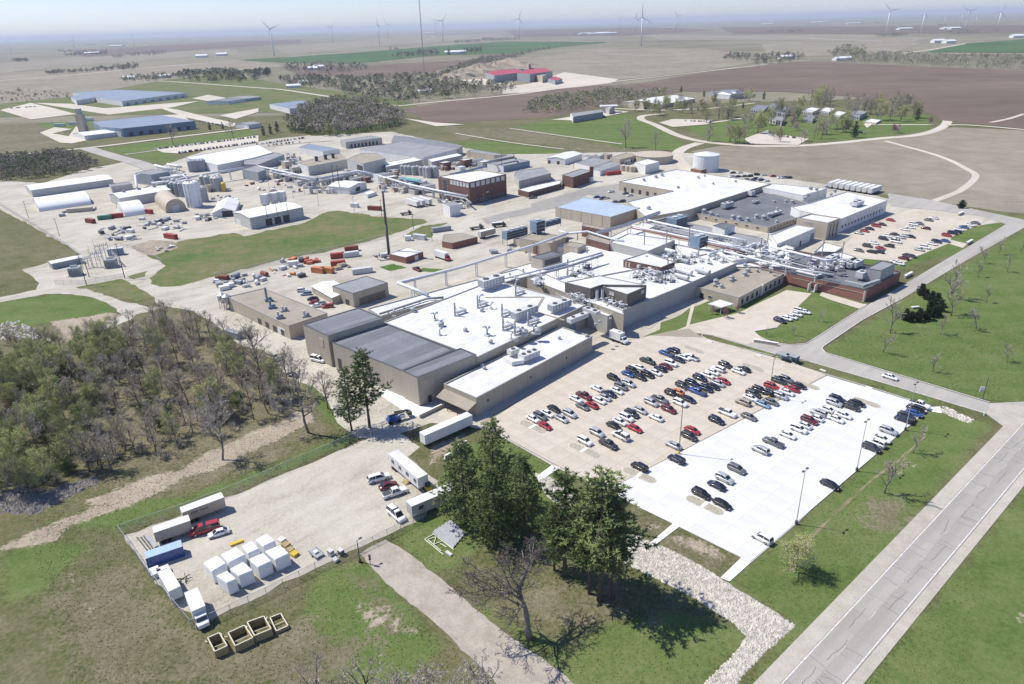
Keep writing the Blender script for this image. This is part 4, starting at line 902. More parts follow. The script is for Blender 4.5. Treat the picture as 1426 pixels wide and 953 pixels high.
# ------------------------------------------------------------------ western plant
X1=gable('long_shed','long pale metal shed at the western edge of the works','shed',pts('E',205,215,745,140,690,112),base=(0,px('E',210,262)),rise=1.3,wall='siding_grey',top='roof_white_metal',along=0)
X2=gable('metal_shed','pale metal shed with three roof vents in front of silver silos','shed',pts('E',790,268,1128,212,1040,188),base=(0,px('E',790,328)),rise=1.6,wall='siding_grey',top='roof_white_metal',along=0)
opening(X2,0,1,0.42,0.55,0.3,3.6,'door','unit_light')
for k in range(3):mb=MB(); c_=(X2.P[0].lerp(X2.P[1],0.2+0.3*k)+X2.P[3].lerp(X2.P[2],0.2+0.3*k))/2-X2.o; mb.box(c_.x-0.7,c_.x+0.7,c_.y-0.7,c_.y+0.7,X2.h+1.4,X2.h+2.9); mb.build('ridge_vent',M['roof_grey'],X2.root)
X3=bldg('grey_annex','low grey annex between the long shed and vented metal shed','building',pts('E',735,190,875,172,830,162),h=5.0,wall='siding_grey',top='roof_grey',par=0.1)
quonset('fabric_tunnel','long white arched fabric tunnel beside parked lorries','tunnel',px('E',262,360),px('E',608,310),px('E',575,255),6.0,'roof_white_metal','wall_white')
quonset('white_arched_shed','short white arched shed with pale end wall','tunnel',px('F',205,612),px('F',380,585),px('F',300,520),6.2,'roof_white_metal','wall_white')
quonset('cream_quonset_hut','cream arched hut with two pale doors in its end wall','tunnel',px('F',545,580),px('F',455,500),px('F',620,480),8.2,'wall_tan','wall_tan',2.0)
X4=gable('open_white_shed','white gabled shed with large dark doorway','shed',pts('F',925,575,1110,560,1010,480),base=(0,px('F',930,618)),rise=2.6,wall='wall_white',top='roof_white',along=1)
opening(X4,0,1,0.42,0.9,0.3,3.9,'door')
X5=gable('three_bay_building','grey metal building with three dark roller doors beside the green field','shed',pts('G',45,795,485,705,330,665),base=(0,px('G',50,893)),rise=1.0,wall='siding_grey',top='roof_white_metal',along=0)
for k in range(3):opening(X5,0,1,0.27+k*0.165,0.39+k*0.165,0.3,4.4,'roller_door')
for k in range(3):opening(X5,0,1,0.28+k*0.165,0.36+k*0.165,4.8,5.3,'lamp_hood','wall_white',1.0)
X5b=opening(X5,3,0,0.1,0.35,0.3,3.8,'roller_door','wall_white')
for k,(x,y)in enumerate(((180,690),(255,675),(320,665))):
    q=at(px('G',x,y),0.25); r_=thing('white_silo_box',(q.x,q.y,0.25),'white upright tote silo behind the three bay building','silo','white tote silos',-0.3); mb=MB(); mb.box(-2.2,2.2,-2.0,2.0,0.9,7.2); mb.build('body',M['wall_white'],r_); mb=MB(); mb.box(-1.6,1.6,-1.4,1.4,0,0.898); mb.build('base',M['steel_galv'],r_); mb=MB(); mb.box(-2.3,2.3,-2.1,2.1,7.202,7.35); mb.build('lid',M['roof_white_metal'],r_)
X6=gable('white_boiler_shop','small white gabled shop with dark windows amid pipe racks','building',pts('G',870,545,1010,498,900,465),base=(0,px('G',880,605)),rise=1.2,wall='wall_white',top='roof_white_metal',along=1)
opening(X6,0,1,0.35,0.6,0.8,3.6,'door'); X6b=bldg('white_porch','low white block in front of the gabled boiler shop','building',pts('G',975,590,1020,605,1095,580,1050,565),base=(1,px('G',1020,635)),wall='wall_white',top='roof_white',par=0.05)
X7=bldg('grey_process_tower','tall pale grey process building with curved roof and black roof stacks','building',pts('G',445,340,530,370,850,310,800,262,640,285),base=(1,px('G',535,448)),wall='siding_grey',top='roof_tan',par=0.1)
for t in(0.28,0.52,0.72):q_=X7.P[1].lerp(X7.P[2],t)+(X7.P[3]-X7.P[2])*0.55-X7.o; mb=MB(); mb.cyl(q_.x,q_.y,X7.zr,X7.zr+3.2,1.3,n=10); mb.cyl(q_.x,q_.y,X7.zr+3.201,X7.zr+3.8,1.6,n=10); mb.build('roof_stack',M['steel_dark'],X7.root)
opening(X7,0,1,0.05,0.95,0.3,X7.h-0.3,'white_end','wall_white',0.05)
X8=bldg('grey_process_hall','large grey process hall with stepped roof and pipes to its right','building',pts('G',850,308,985,345,1170,300,1100,258,960,262),h=11.0,wall='siding_grey',top='roof_tan',par=0.1)
opening(X8,0,1,0.6,0.95,3,9,'door','steel_dark')
X9=bldg('white_roof_plant','pale building with wide white roof west of the process tower','building',pts('F',700,118,965,180,1260,120,1426,75,1300,10,1130,40),h=7.0,wall='wall_white',top='roof_white',par=0.1)
X10=bldg('grey_plant_room','dark grey plant block with louvres behind the white roof plant','building',pts('G',0,350,110,355,330,270,200,240,0,290),h=6.5,wall='wall_slate',top='roof_grey',par=0.2)
X11=bldg('slate_plant_house','slate grey plant house at the west end of the long pipe rack','building',pts('F',1170,215,1300,240,1366,215,1290,180),h=7.5,wall='wall_slate',top='roof_grey',par=0.15)
X12=bldg('flat_grey_hall','wide low hall with pale grey roof beyond the process hall','building',pts('_',500,208,589,220,637,207.5,560,197),h=7.0,wall='wall_white',top='roof_grey',par=0.1)
X13=bldg('dark_roof_hall','wide low hall with charcoal roof at the far side of the works','building',pts('_',545,195.5,561,196.8,637,207.3,644,203,614,197,566,190,548,189),h=7.3,wall='wall_grey',top='roof_dark_b',cap=None,par=0.1)
X14=bldg('pale_roof_store','store with pale grey roof in front of the flat grey hall','building',pts('v',270,215,300,258,700,180,600,155),h=6.0,wall='wall_grey',top='roof_white_metal',par=0.1)
X15=bldg('pale_roof_workshop','workshop with pale tan roof left of the brick laboratory','building',pts('v',760,175,800,205,1140,130,1080,108),h=6.0,wall='wall_grey',top='roof_white_metal',par=0.1)
X16=bldg('blue_grey_hall','blue grey roofed hall between white roof plant and process tower','building',pts('G',450,210,650,245,790,225,540,180),h=6.5,wall='wall_white',top='roof_blue_far',par=0.1)
X17=bldg('bay_window_hall','pale hall with row of dark bays at the far works edge','building',pts('B',470,775,500,785,700,760,640,750),h=6.5,wall='wall_grey',top='roof_grey',par=0.1)
for k in range(8):opening(X17,1,2,0.12+k*0.1,0.17+k*0.1,0.5,4,'door')
X18=bldg('grey_tank_house','grey plant house with tall white ducts at the west pipe rack end','building',pts('E',895,100,1000,112,1120,90,1010,75),h=8.5,wall='wall_slate',top='roof_grey',par=0.1)
X19=bldg('white_tote_store','white flat box store beside the works road entrance','building',pts('E',1030,62,1120,78,1140,66,1060,50),h=4,wall='wall_white',top='roof_white',par=0.1)
X20=gable('transformer_house','long white roofed metal house inside the electrical substation','shed',pts('E',340,702,540,660,520,645),base=(0,px('E',350,742)),rise=0.5,wall='wall_slate',top='roof_white_metal',along=0)
# grey service sheds by the fan towers
Y17=bldg('white_hut','small white hut with grey roof before the brick laboratory','hut',pts('H',455,615,512,640,598,622,545,600),base=(1,px('H',515,732)),wall='wall_white',top='roof_grey',par=0.05)
# infill: small plant houses among the pipe racks
ir=random.Random(31)
for v,spot,P in(('u','under the western trestle pipes',(330,300,420,345,520,385,640,430,470,250,560,300)),('u','in the pump yard beside the process hall',(900,420,1000,400,1120,370,1250,400,1350,400)),('v','between boiler shop and brick laboratory',(250,400,340,430,430,455,540,500,650,520,760,500,700,450)),('v','behind the brick laboratory',(950,260,1060,240,1180,230,1290,210,1380,230,1120,290)),
        ('t','among the western silos',(330,450,620,420,860,400,960,440,250,330,480,300)),('I','near the cream plant house',(560,250,620,225,760,270,820,250,470,240)),('s','beside the tan gravel roof',(420,330,560,350,640,400,900,300))):
    for k in range(0,len(P),2):
        c=at(px(v,P[k],P[k+1]),2.0).xy; u_=Vector((math.cos(ANG_A),math.sin(ANG_A)))*ir.uniform(2.5,6); w_=Vector((-u_.y,u_.x)).normalized()*ir.uniform(2,4); h_=ir.uniform(3,6.5); m1,n1=ir.choice((('wall_white','white'),('wall_grey','grey'),('wall_tan','tan'),('brick_brown','brick'),('siding_grey','pale grey'))); m2,n2=ir.choice((('roof_white','white'),('roof_grey','grey'),('roof_tan','tan')))
        Bq=bldg('plant_house','small %s plant house with %s roof %s'%(n1,n2,spot),'building',[proj((*q,h_))for q in(c-u_-w_,c+u_-w_,c+u_+w_,c-u_+w_)],h=h_,wall=m1,top=m2,par=0.2,group='small plant houses '+spot)
        opening(Bq,0,1,0.3,0.5,0.3,2.5,'door'); opening(Bq,0,1,0.6,0.85,1.2,2.3,'window')
# ------------------------------------------------------------------ far buildings
F1=bldg('distant_warehouse','blue roofed warehouse in the farther row with long cream wall','warehouse',pts('A',535,540,672,560,1032,512,640,495,400,512),base=(1,px('A',675,588)),wall='wall_white',top='roof_blue_far',par=0.1)
F1b=bldg('','','',pts('A',390,535,420,556,540,535,480,515),h=8.0,wall='wall_white',top='roof_blue_far',par=0.1,root=F1.root)
for k in range(8):opening(F1,1,2,0.05+k*0.12,0.1+k*0.12,0.5,4.5,'door','unit_grey',0.1)
F2=bldg('distant_warehouse','blue roofed grey warehouse beside the western road','warehouse',pts('A',510,672,560,702,672,710,1075,668,880,636),base=(2,px('A',668,758)),wall='siding_blue',top='roof_blue_far',par=0.1)
opening(F2,1,2,0.1,0.9,0.3,6,'white_end','wall_white',0.2)
for k in range(7):opening(F2,2,3,0.08+k*0.13,0.13+k*0.13,0.5,4.5,'door','steel_dark',0.1)
F3=gable('grain_shed','low white grain shed beside concrete grain leg','shed',pts('A',400,735,465,750,560,715),h=5,rise=2,wall='wall_white',along=1)
q=at(px('A',465,735)); t_=thing('grain_elevator',(q.x,q.y,0.1),'tan concrete grain elevator tower beside the blue roofed grey warehouse','tower'); mb=MB(); mb.box(-4,4,-4,4,0,22); mb.build('shaft',M['wall_tan'],t_); mb=MB(); mb.box(-2.5,2.5,-2.5,2.5,22.01,28); mb.build('headhouse',M['wall_grey'],t_)
for k,(x,y)in enumerate(((330,690),(410,682),(485,660))):r_=container('white_trailer','white semi trailer parked by the grain elevator','trailer',px('A',x,y),0.1,14,2.6,3.8,'wall_white','trailers by the grain elevator')
gable('small_depot','small dark roofed depot east of the far blue warehouse','building',pts('A',1260,560,1355,545,1330,530),h=5,rise=1.2,wall='wall_white',top='roof_dark_b')
gable('small_depot','small grey roofed depot at the far road end','building',pts('A',1360,545,1440,535,1420,520),h=5,rise=1.0,wall='wall_grey',top='roof_grey')
F4=bldg('distant_warehouse','blue roofed warehouse half hidden behind the bare woodlot','warehouse',pts('B',80,575,190,600,420,580,250,555),h=7,wall='wall_white',top='roof_blue_far',par=0.1)
gable('white_depot','small white depot with grey roof behind three spruces','building',pts('A',1370,690,1440,680,1430,665),h=5,rise=1.2,wall='wall_white',top='roof_grey')
F5=gable('campus_barn','large white roofed barn among bare campus trees','barn',pts('C',835,578,1022,545,950,512),base=(0,px('C',835,600)),rise=3.2,wall='wall_tan',top='roof_white',along=0)
F5b=bldg('barn_annex','cream flat annex at the left end of the white roofed barn','building',pts('C',655,568,740,580,760,555,700,545),h=6,wall='wall_tan',top='roof_tan',par=0.1)
F6=bldg('range_building','long low dark building on the lawn with pale tower at its end','building',pts('C',335,625,350,645,515,618,500,605),h=7,wall='wall_slate',top='roof_grey',par=0.1)
opening(F6,0,1,0,1,0.3,6.5,'pale_end','wall_white',0.3)
F7=bldg('pale_tower','pale square tower with wide flat white cap on the lawn','tower',pts('C',515,590,550,600,578,588,545,580),base=(1,px('C',550,635)),wall='wall_grey',top='roof_white',par=0.3)
mb=MB(); mb.box(-11,11,-7,7,F7.h+0.15,F7.h+1.6); mb.build('flat_cap',M['roof_white'],F7.root)
for i_,(v,P,hh,wl_,tp)in enumerate((('D',(460,625,520,640,560,618,500,605),7,'wall_slate','roof_grey'),('D',(200,610,260,620,300,600,250,592),6,'wall_grey','roof_white'),('D',(300,610,350,620,385,600,330,592),6,'wall_grey','roof_white'),
        ('D',(365,630,410,640,450,622,400,612),6,'wall_grey','roof_white'),('D',(210,650,260,662,280,640,235,632),6,'wall_slate','roof_dark_b'),('D',(40,610,110,625,140,595,80,585),7,'wall_slate','roof_dark_b'),
        ('D',(10,650,90,670,110,650,40,640),7,'wall_grey','roof_grey'),('C',(1330,600,1400,610,1426,585,1360,578),7,'wall_slate','roof_dark_b'),('D',(20,580,60,588,75,575,35,570),6,'wall_slate','roof_dark_b'),('D',(540,670,610,680,640,662,580,655),4,'wall_tan','roof_white'))):
    lab=['flat grey roofed campus wing at the right of the college group','white roofed campus pavilion, left of a pair','white roofed campus pavilion, right of a pair','white roofed campus wing below the pair of pavilions','small dark roofed campus hall behind the pale blossom tree',
           'dark roofed campus hall at the back of the group','grey roofed campus hall with white car court before it','dark roofed campus hall nearest the white roofed barn','little dark roofed campus annex at the very back','long low pale roofed campus shelter beside oval lawn'][i_]
    hh=hh-2
    B_=bldg('campus_building',lab,'building',pts(v,*P),h=hh,wall=wl_,top=tp,par=0.3)
    for k in range(5):opening(B_,1,2,0.06+k*0.19,0.17+k*0.19,1,hh-1.5,'window',None,0.15); opening(B_,0,1,0.06+k*0.19,0.17+k*0.19,1,hh-1.5,'window',None,0.15)
gable('campus_house','pale house with white gable roof before dark blue barn','house',pts('C',1140,520,1215,525,1180,508),h=6,rise=2.5,wall='wall_white',top='roof_white_metal',along=0)
gable('blue_barn','dark blue roofed barn beside the pale campus house','barn',pts('C',1225,520,1315,515,1290,492),h=7,rise=3,wall='wall_slate',top='roof_blue_far',along=0)
# red roofed works at the far quarry
G1=bldg('red_roof_hall','long hall with bright red roof beside spoil heaps','building',pts('B',1320,418,1426,405,1500,398,1440,380,1330,388,1270,400),h=14,wall='wall_slate',top='roof_red',par=0.3)
G2=bldg('red_roof_house','red roofed building right of the tan tower','building',pts('C',40,405,110,410,235,392,200,378,110,375),h=16,wall='wall_slate',top='roof_red',par=0.3)
G3=bldg('tan_tower','tall tan concrete tower between the red roofed buildings','tower',pts('C',90,352,103,354,118,350,105,347),base=(1,px('C',105,425)),wall='wall_tan',top='roof_tan',par=0.3)
G4=bldg('tan_bin_house','square tan bin house in front of the red roofs','building',pts('C',128,412,180,422,205,408,160,402),base=(1,px('C',182,460)),wall='wall_tan',top='roof_tan',par=0.3)
G5=bldg('red_roof_shed','low red roofed shed right of the square tan bin house','building',pts('C',210,435,250,445,290,435,250,422),h=8,wall='wall_slate',top='roof_red',par=0.3)
for k,(v,x,y,r_,hh)in enumerate((('B',1150,435,45,22),('B',1240,425,60,30),('B',1330,400,50,26),('B',1410,365,60,22))):
    q=at(px(v,x,y)); rr=random.Random(k); mb=MB(); n=22; V_=[(0,0,hh)]; Fc=[]
    for ring in range(1,5):
        for i in range(n):a=2*math.pi*i/n; rad=r_*ring/4*rr.uniform(0.85,1.15); V_.append((rad*math.cos(a)*1.6,rad*math.sin(a),max(-0.3,hh*(1-ring/4)*rr.uniform(0.8,1.1))if ring<4 else-0.3))
    for i in range(n):Fc.append((0,1+i,1+(i+1)%n))
    for ring in range(3):
        for i in range(n):a0=1+ring*n; Fc.append((a0+i,a0+n+i,a0+n+(i+1)%n,a0+(i+1)%n))
    o=mobj('spoil_heap',V_,Fc,M['dirt']); o.location=(q.x,q.y,0.4); tag(o,'heap of pale quarry spoil beside the red roofed works','spoil heap','quarry spoil heaps')
# ------------------------------------------------------------------ vehicles
PAINT={'white':(0.78,0.78,0.77),'silver':(0.50,0.51,0.52),'grey':(0.17,0.175,0.18),'black':(0.012,0.012,0.014),'navy':(0.018,0.026,0.06),'blue':(0.03,0.085,0.27),'red':(0.36,0.022,0.03),
         'maroon':(0.13,0.012,0.02),'light blue':(0.28,0.40,0.52),'orange':(0.60,0.20,0.05),'tan':(0.36,0.32,0.25),'dark green':(0.03,0.045,0.035),'charcoal':(0.05,0.052,0.056)}
for k,c in PAINT.items():
    m_,N_,L_,B_=nodes_of('paint '+k); B_.inputs['Base Color'].default_value=(*c,1); B_.inputs['Roughness'].default_value=0.32; B_.inputs['Coat Weight'].default_value=0.5; B_.inputs['Coat Roughness'].default_value=0.08
    B_.inputs['Metallic'].default_value=0.35 if k in('silver','grey','charcoal','navy','light blue')else 0.0
    nz=N_.new('ShaderNodeTexNoise'); nz.inputs['Scale'].default_value=3.0; mr=N_.new('ShaderNodeMapRange'); mr.inputs[3].default_value=0.25; mr.inputs[4].default_value=0.45; L_.new(nz.outputs[0],mr.inputs[0]); L_.new(mr.outputs[0],B_.inputs['Roughness'])
flat('car_glass',(0.02,0.025,0.03),0.08,var=0.1,spec=0.8)
flat('tyre',(0.02,0.02,0.02),0.85,var=0.1)
flat('rim',(0.42,0.42,0.43),0.35,metal=0.6,var=0.05)
flat('lamp_clear',(0.62,0.63,0.63),0.15,var=0.05)
flat('lamp_red',(0.30,0.015,0.015),0.2,var=0.05)
def loft(secs):
    """secs: list of (x, [(y,z)...half section from bottom to top]) mirrored"""
    mb=MB(); rings=[]; 
    for x,hs in secs:rings.append([(x,-y,z)for y,z in hs]+[(x,y,z)for y,z in reversed(hs)])
    n=len(rings[0]); v=[p for r_ in rings for p in r_]; f=[]
    for i in range(len(rings)-1):
        for j in range(n):a=i*n+j; b=i*n+(j+1)%n; f.append((a,b,b+n,a+n))
    f+=[tuple(range(n-1,-1,-1)),tuple(range((len(rings)-1)*n,len(rings)*n))]
    return mb.add(v,f)
def body_secs(L,W,st):
    out=[]
    for x,zt,k in st:w=W/2*k; out.append((x*L,[(w*0.86,0.24),(w*0.98,0.42),(w,zt*0.72),(w*0.95,zt-0.06),(w*0.86,zt)]))
    return out
SPEC={
 'sedan':dict(L=4.75,W=1.82,st=[(-0.5,0.72,0.80),(-0.475,0.90,0.93),(-0.33,0.97,1.0),(0.0,0.98,1.0),(0.2,0.96,1.0),(0.36,0.86,0.98),(0.46,0.76,0.90),(0.5,0.60,0.78)],
               cab=[(-0.40,0.95,0.80),(-0.235,1.42,0.66),(0.02,1.46,0.67),(0.10,1.42,0.66),(0.27,0.94,0.80)],roof=(-0.235,0.10,1.42)),
 'SUV':dict(L=4.75,W=1.92,st=[(-0.5,0.80,0.86),(-0.48,1.06,0.95),(-0.30,1.10,1.0),(0.0,1.10,1.0),(0.2,1.07,1.0),(0.40,0.99,0.97),(0.475,0.88,0.90),(0.5,0.66,0.82)],
             cab=[(-0.49,1.08,0.86),(-0.43,1.68,0.72),(-0.1,1.74,0.73),(0.09,1.70,0.72),(0.25,1.05,0.84)],roof=(-0.43,0.09,1.70)),
 'pickup':dict(L=5.8,W=2.0,st=[(-0.5,1.0,0.92),(-0.49,1.02,0.98),(-0.14,1.05,1.0),(-0.12,1.10,1.0),(0.2,1.12,1.0),(0.42,1.06,0.98),(0.48,0.96,0.93),(0.5,0.62,0.85)],
                cab=[(-0.14,1.08,0.86),(-0.11,1.80,0.73),(0.05,1.84,0.74),(0.13,1.78,0.73),(0.23,1.10,0.85)],roof=(-0.11,0.13,1.80)),
 'van':dict(L=5.4,W=2.0,st=[(-0.5,0.9,0.92),(-0.49,1.15,0.97),(-0.2,1.18,1.0),(0.1,1.18,1.0),(0.3,1.12,1.0),(0.44,0.98,0.95),(0.49,0.85,0.88),(0.5,0.62,0.82)],
             cab=[(-0.495,1.16,0.90),(-0.47,2.02,0.80),(0.0,2.08,0.81),(0.16,2.02,0.79),(0.33,1.10,0.86)],roof=(-0.47,0.16,2.02)),
}
PROTO={}
def make_car(kind):
    s=SPEC[kind]; L,W=s['L'],s['W']; root=thing('car' if kind in('sedan','SUV')else kind,(0,0,0),'x','x')
    body=loft(body_secs(L,W,s['st'])).build('body',M['paint white'],root,True)
    secs=[]
    for x,z,k in s['cab']:w=W/2*k; secs.append((x*L,[(w*1.04 if z>1.3 else w,0.9),(w*(1.06 if z>1.3 else 1.0),min(z-0.03,1.1)if z>1.3 else z-0.04),(w,z-0.02),(w*0.9,z)]))
    glass=loft(secs).build('windows',M['car_glass'],root)
    x0,x1,zr=s['roof']; kr=s['cab'][1][2]; w=W/2*kr
    mb=MB(); mb.add([(x0*L-0.05,-w*0.98,zr-0.05),(x1*L+0.08,-w*0.98,zr-0.05),(x1*L+0.08,w*0.98,zr-0.05),(x0*L-0.05,w*0.98,zr-0.05),(x0*L+0.1,-w*0.82,zr+0.05),(x1*L-0.1,-w*0.82,zr+0.05),(x1*L-0.1,w*0.82,zr+0.05),(x0*L+0.1,w*0.82,zr+0.05)],
        [(0,1,5,4),(1,2,6,5),(2,3,7,6),(3,0,4,7),(4,5,6,7),(3,2,1,0)])
    for sgn in(-1,1):     # pillars
        for xa,xb in((s['cab'][0][0],x0),(x1+(s['cab'][4][0]-x1),x1)):mb.beam((xa*L,sgn*W/2*s['cab'][0][2]*0.99,s['cab'][0][1]),(xb*L,sgn*w*1.0,zr-0.04),0.1)
        xm=(x0+x1)/2*L; mb.beam((xm,sgn*W/2*0.86,1.0),(xm,sgn*w*1.02,zr-0.04),0.1)
    mb.build('roof',M['paint white'],root)
    if kind=='pickup':
        b2=MB(); b2.box(-0.48*L,-0.15*L,-W/2*0.82,W/2*0.82,1.035,1.062); b2.build('bed_liner',M['steel_dark'],root)
    r=0.34 if kind=='sedan' else 0.38
    for sx_ in(-0.30,0.31):
        for sy_ in(-1,1):
            mb=MB(); y=sy_*(W/2-0.13); n=12
            mb.add([(sx_*L+r*math.cos(2*math.pi*i/n),y+d,r+r*math.sin(2*math.pi*i/n))for d in(-0.13,0.14)for i in range(n)],[(i,(i+1)%n,n+(i+1)%n,n+i)for i in range(n)]+[tuple(range(n-1,-1,-1)),tuple(range(n,2*n))])
            wh=mb.build('wheel',M['tyre'],root); mb=MB(); rr_=r*0.58; yy=y+sy_*0.145
            mb.add([(sx_*L+rr_*math.cos(2*math.pi*i/8),yy,r+rr_*math.sin(2*math.pi*i/8))for i in range(8)],[tuple(range(8))if sy_<0 else tuple(range(7,-1,-1))]); mb.build('rim',M['rim'],wh)
    for sy_ in(-1,1):
        mb=MB(); z=s['st'][6][1]-0.12; mb.box(0.478*L,0.497*L,*sorted((sy_*W*0.24,sy_*W*0.41)),z-0.1,z+0.06); mb.build('headlight',M['lamp_clear'],root)
        mb=MB(); z=s['st'][1][1]-0.14; mb.box(-0.502*L,-0.485*L,*sorted((sy_*W*0.30,sy_*W*0.43)),z-0.16,z+0.08); mb.build('taillight',M['lamp_red'],root)
    index_kids(root); PROTO[kind]=root; return root
def free_root(kind):return PROTO.get(kind)
CARS=[]
def put_car(kind,col,p,ang,z,place,grp,wording=None):
    first=kind not in PROTO
    q=at(p,z+0.7)
    if first:o=make_car(kind)
    else:o=copy_tree(PROTO[kind])
    o.location=(q.x,q.y,z); o.rotation_euler=(0,0,ang)
    for ch in o.children:
        if ch.name.split('.')[0]in('body','roof'):ch.material_slots[0].link='OBJECT'; ch.material_slots[0].material=M['paint '+col]
    o['category']={'sedan':'car','SUV':'car'}.get(kind,kind); o['group']=grp; CARS.append([o,kind,col,place,wording,Vector((q.x,q.y))]); return o
LIFT=0.425
def row(v,items,ang,place,grp,z=LIFT,jit=0.02):
    for x,y,kind,col in items:put_car({'s':'sedan','u':'SUV','p':'pickup','v':'van'}[kind],COL[col],px(v,x,y),ang+(math.pi if rnd.random()<0.75 else 0)+rnd.uniform(-jit,jit),z,place,grp)
COL={'w':'white','s':'silver','g':'grey','k':'black','n':'navy','b':'blue','r':'red','m':'maroon','l':'light blue','o':'orange','t':'tan','d':'dark green','c':'charcoal'}
def parse(txt):
    out=[]
    for tkn in txt.split():
        x,y,k=tkn.split(','); out.append((float(x),float(y),k[0],k[1]))
    return out
CA=ANG_A+math.pi/2
G_='cars in the front car park'
row('S',parse('200,535,sw 280,582,sr 250,520,ug 295,500,sw 340,470,sk 390,535,ss 445,505,us 485,405,sw 540,385,pm 530,455,sg 590,445,sr 625,335,sw 640,415,sw 675,395,ss 710,372,sn 755,350,sw 735,268,uk 785,325,ug 835,305,us 830,240,sb 860,218,uk 900,195,sw 910,262,sk 960,245,uk 1010,230,sw 1045,205,sn 1080,190,sm 960,155,pd 1115,170,uw 1085,105,pb 1130,85,un 1165,145,sn 1200,130,sw 1245,130,pw'),CA,'in the row nearest the long beige hall',G_)
row('S',parse('545,685,uw 700,705,pc 625,630,us 780,650,vw 735,582,sk 875,600,sr 775,555,sw 820,530,uw 855,505,uc 910,480,ss 985,430,us 1040,410,pg 1015,528,sw 1100,475,um 1120,370,uk'),CA,'in the second row from the long beige hall',G_)
row('T',parse('15,500,so 50,460,uc 115,445,un 165,410,un 215,390,sw 250,370,sw 285,350,uw 335,325,uc 420,365,sw 455,350,sk 150,500,pb 205,480,un 250,465,sk 285,445,ss 320,430,sr 90,550,sn 35,575,uw'),CA,'in the second row from the long beige hall',G_)
row('T',parse('275,690,un 345,640,pw 490,665,sg 115,755,sr 95,795,uc 450,570,ut 500,540,sw 520,515,uc 560,490,uk 605,505,un 640,465,ur 690,430,uc 735,420,ug 820,460,sk 775,480,sr 740,503,sw 700,530,us 635,567,sg 580,583,sl'),CA,'in the row where tan and new concrete meet',G_)
row('S',parse('1130,710,ss 1150,805,un 905,855,uk'),CA,'in the row where tan and new concrete meet',G_)
row('T',parse('1075,550,un 1055,575,us 1170,602,uc 1205,575,sk 1000,615,sw 950,640,us 930,672,sw 890,690,um 1065,680,sw 1115,655,sw 850,720,sw 820,748,uw 745,785,sw 650,835,pg 565,885,us'),CA,'in the row down the middle of the new concrete',G_)
row('V',parse('740,325,ug 665,385,us 615,425,sn 520,478,uk 650,540,sk'),CA,'in the row down the middle of the new concrete',G_)
row('V',parse('1320,420,sk 895,750,uw'),CA,'along the grass edge of the new concrete',G_)
row('U',parse('735,775,pw 708,800,uk 700,832,sb 650,855,uc 630,872,un'),CA,'along the grass edge of the new concrete',G_)
row('W',parse('570,165,us 530,210,sw 500,235,uw 472,262,uc'),CA,'along the grass edge of the new concrete',G_)
row('P',parse('275,868,un 325,850,sw 370,838,sw 410,815,sw 440,790,uw 480,795,sw'),ANG_A+math.pi/2,'in the small court before the brick block','cars before the brick block',0.33)
row('K',parse('500,380,sr 280,470,ss 320,455,sr 355,440,sn 400,420,ur 440,410,sc 600,445,sw 640,430,sw 660,410,uw 700,405,sg 745,437,sm 765,380,sg 800,366,sw'),CA,'in the north lot near the white block','cars in the north lot',0.35)
row('K',parse('280,590,sg 340,560,ud 385,540,sw 430,575,sr 370,600,sk 420,600,un 450,510,un 490,560,uc 480,490,sw 540,530,vw 530,480,sc 570,500,ss 600,490,ss 640,495,sn'),CA,'in the middle row of the north lot','cars in the north lot',0.35)
row('K',parse('590,645,um 620,625,sn 645,630,sc 530,670,sw 560,682,sw 700,585,ss 740,570,uw 790,545,sw 820,530,un 880,525,sb 890,487,ur 930,470,un 960,460,sn 975,445,sw 1010,430,sb 1050,415,sw 1090,400,sg'),CA,'along the grass side of the north lot','cars in the north lot',0.35)
row('L',parse('720,500,uw 750,528,ul 805,568,sn 820,597,sr 830,628,sw 872,606,ss 930,632,ur'),0.15,'beside the grey roofed workshop','cars by the workshop',0.26)
row('I',parse('660,515,sw 540,560,sb 590,572,un 620,570,sw 780,530,sg 815,546,sw 750,597,un 690,600,sg'),0.3,'in the inner court behind the blue roof','cars in the inner court',0.26)
row('J',parse('480,240,sk 540,238,sw 470,270,sw 520,272,sn 575,268,sg 620,268,un 660,292,un 680,255,un 735,258,sw 700,290,sw 760,308,sw 590,295,ss 810,268,sr 870,278,sw 900,280,us 945,280,sk 640,300,sg 715,300,sc'),0.3,'behind the large white roof','cars behind the large white roof',0.26)
put_car('sedan','white',px('U',540,592),math.radians(131)+math.pi,0.33,'','cars on the works street','white sedan driving along the works street past the lawn')
put_car('van','red',px('i',130,65),math.radians(205),0.3,'','vehicles in the storage yard','long red van parked beside a white sedan in the fenced yard').scale=(1.25,1.05,1.1)
put_car('sedan','white',px('i',300,100),math.radians(207),0.3,'','vehicles in the storage yard','white sedan parked beside the long red van')
put_car('SUV','white',px('l',240,395),math.radians(25),0.3,'','vehicles in the storage yard','large white sport utility parked beside the office trailer').scale=(1.25,1.08,1.15)
put_car('sedan','maroon',px('l',350,480),math.radians(28),0.3,'','vehicles in the storage yard','maroon sedan between a white utility and a white pickup')
put_car('pickup','white',px('l',430,570),math.radians(28),0.3,'','vehicles in the storage yard','white pickup with open bed by the office trailers').scale=(1.1,1.05,1.1)
put_car('van','white',px('l',450,840),math.radians(-50),0.3,'','vehicles in the storage yard','white passenger van alone in the gravel yard').scale=(1.08,1.05,1.1)
put_car('pickup','white',px('Z',690,372),math.radians(-35),0.26,'','vehicles by the wood','white pickup parked at the wood edge')
put_car('sedan','navy',px('Z',790,465),math.radians(-20),0.26,'','vehicles by the wood','dark sedan half hidden by bare trees')
put_car('van','white',px('Q',255,600),math.radians(-30),0.26,'','vehicles by the wood','white van standing before the warehouse door').scale=(1.1,1.05,1.1)
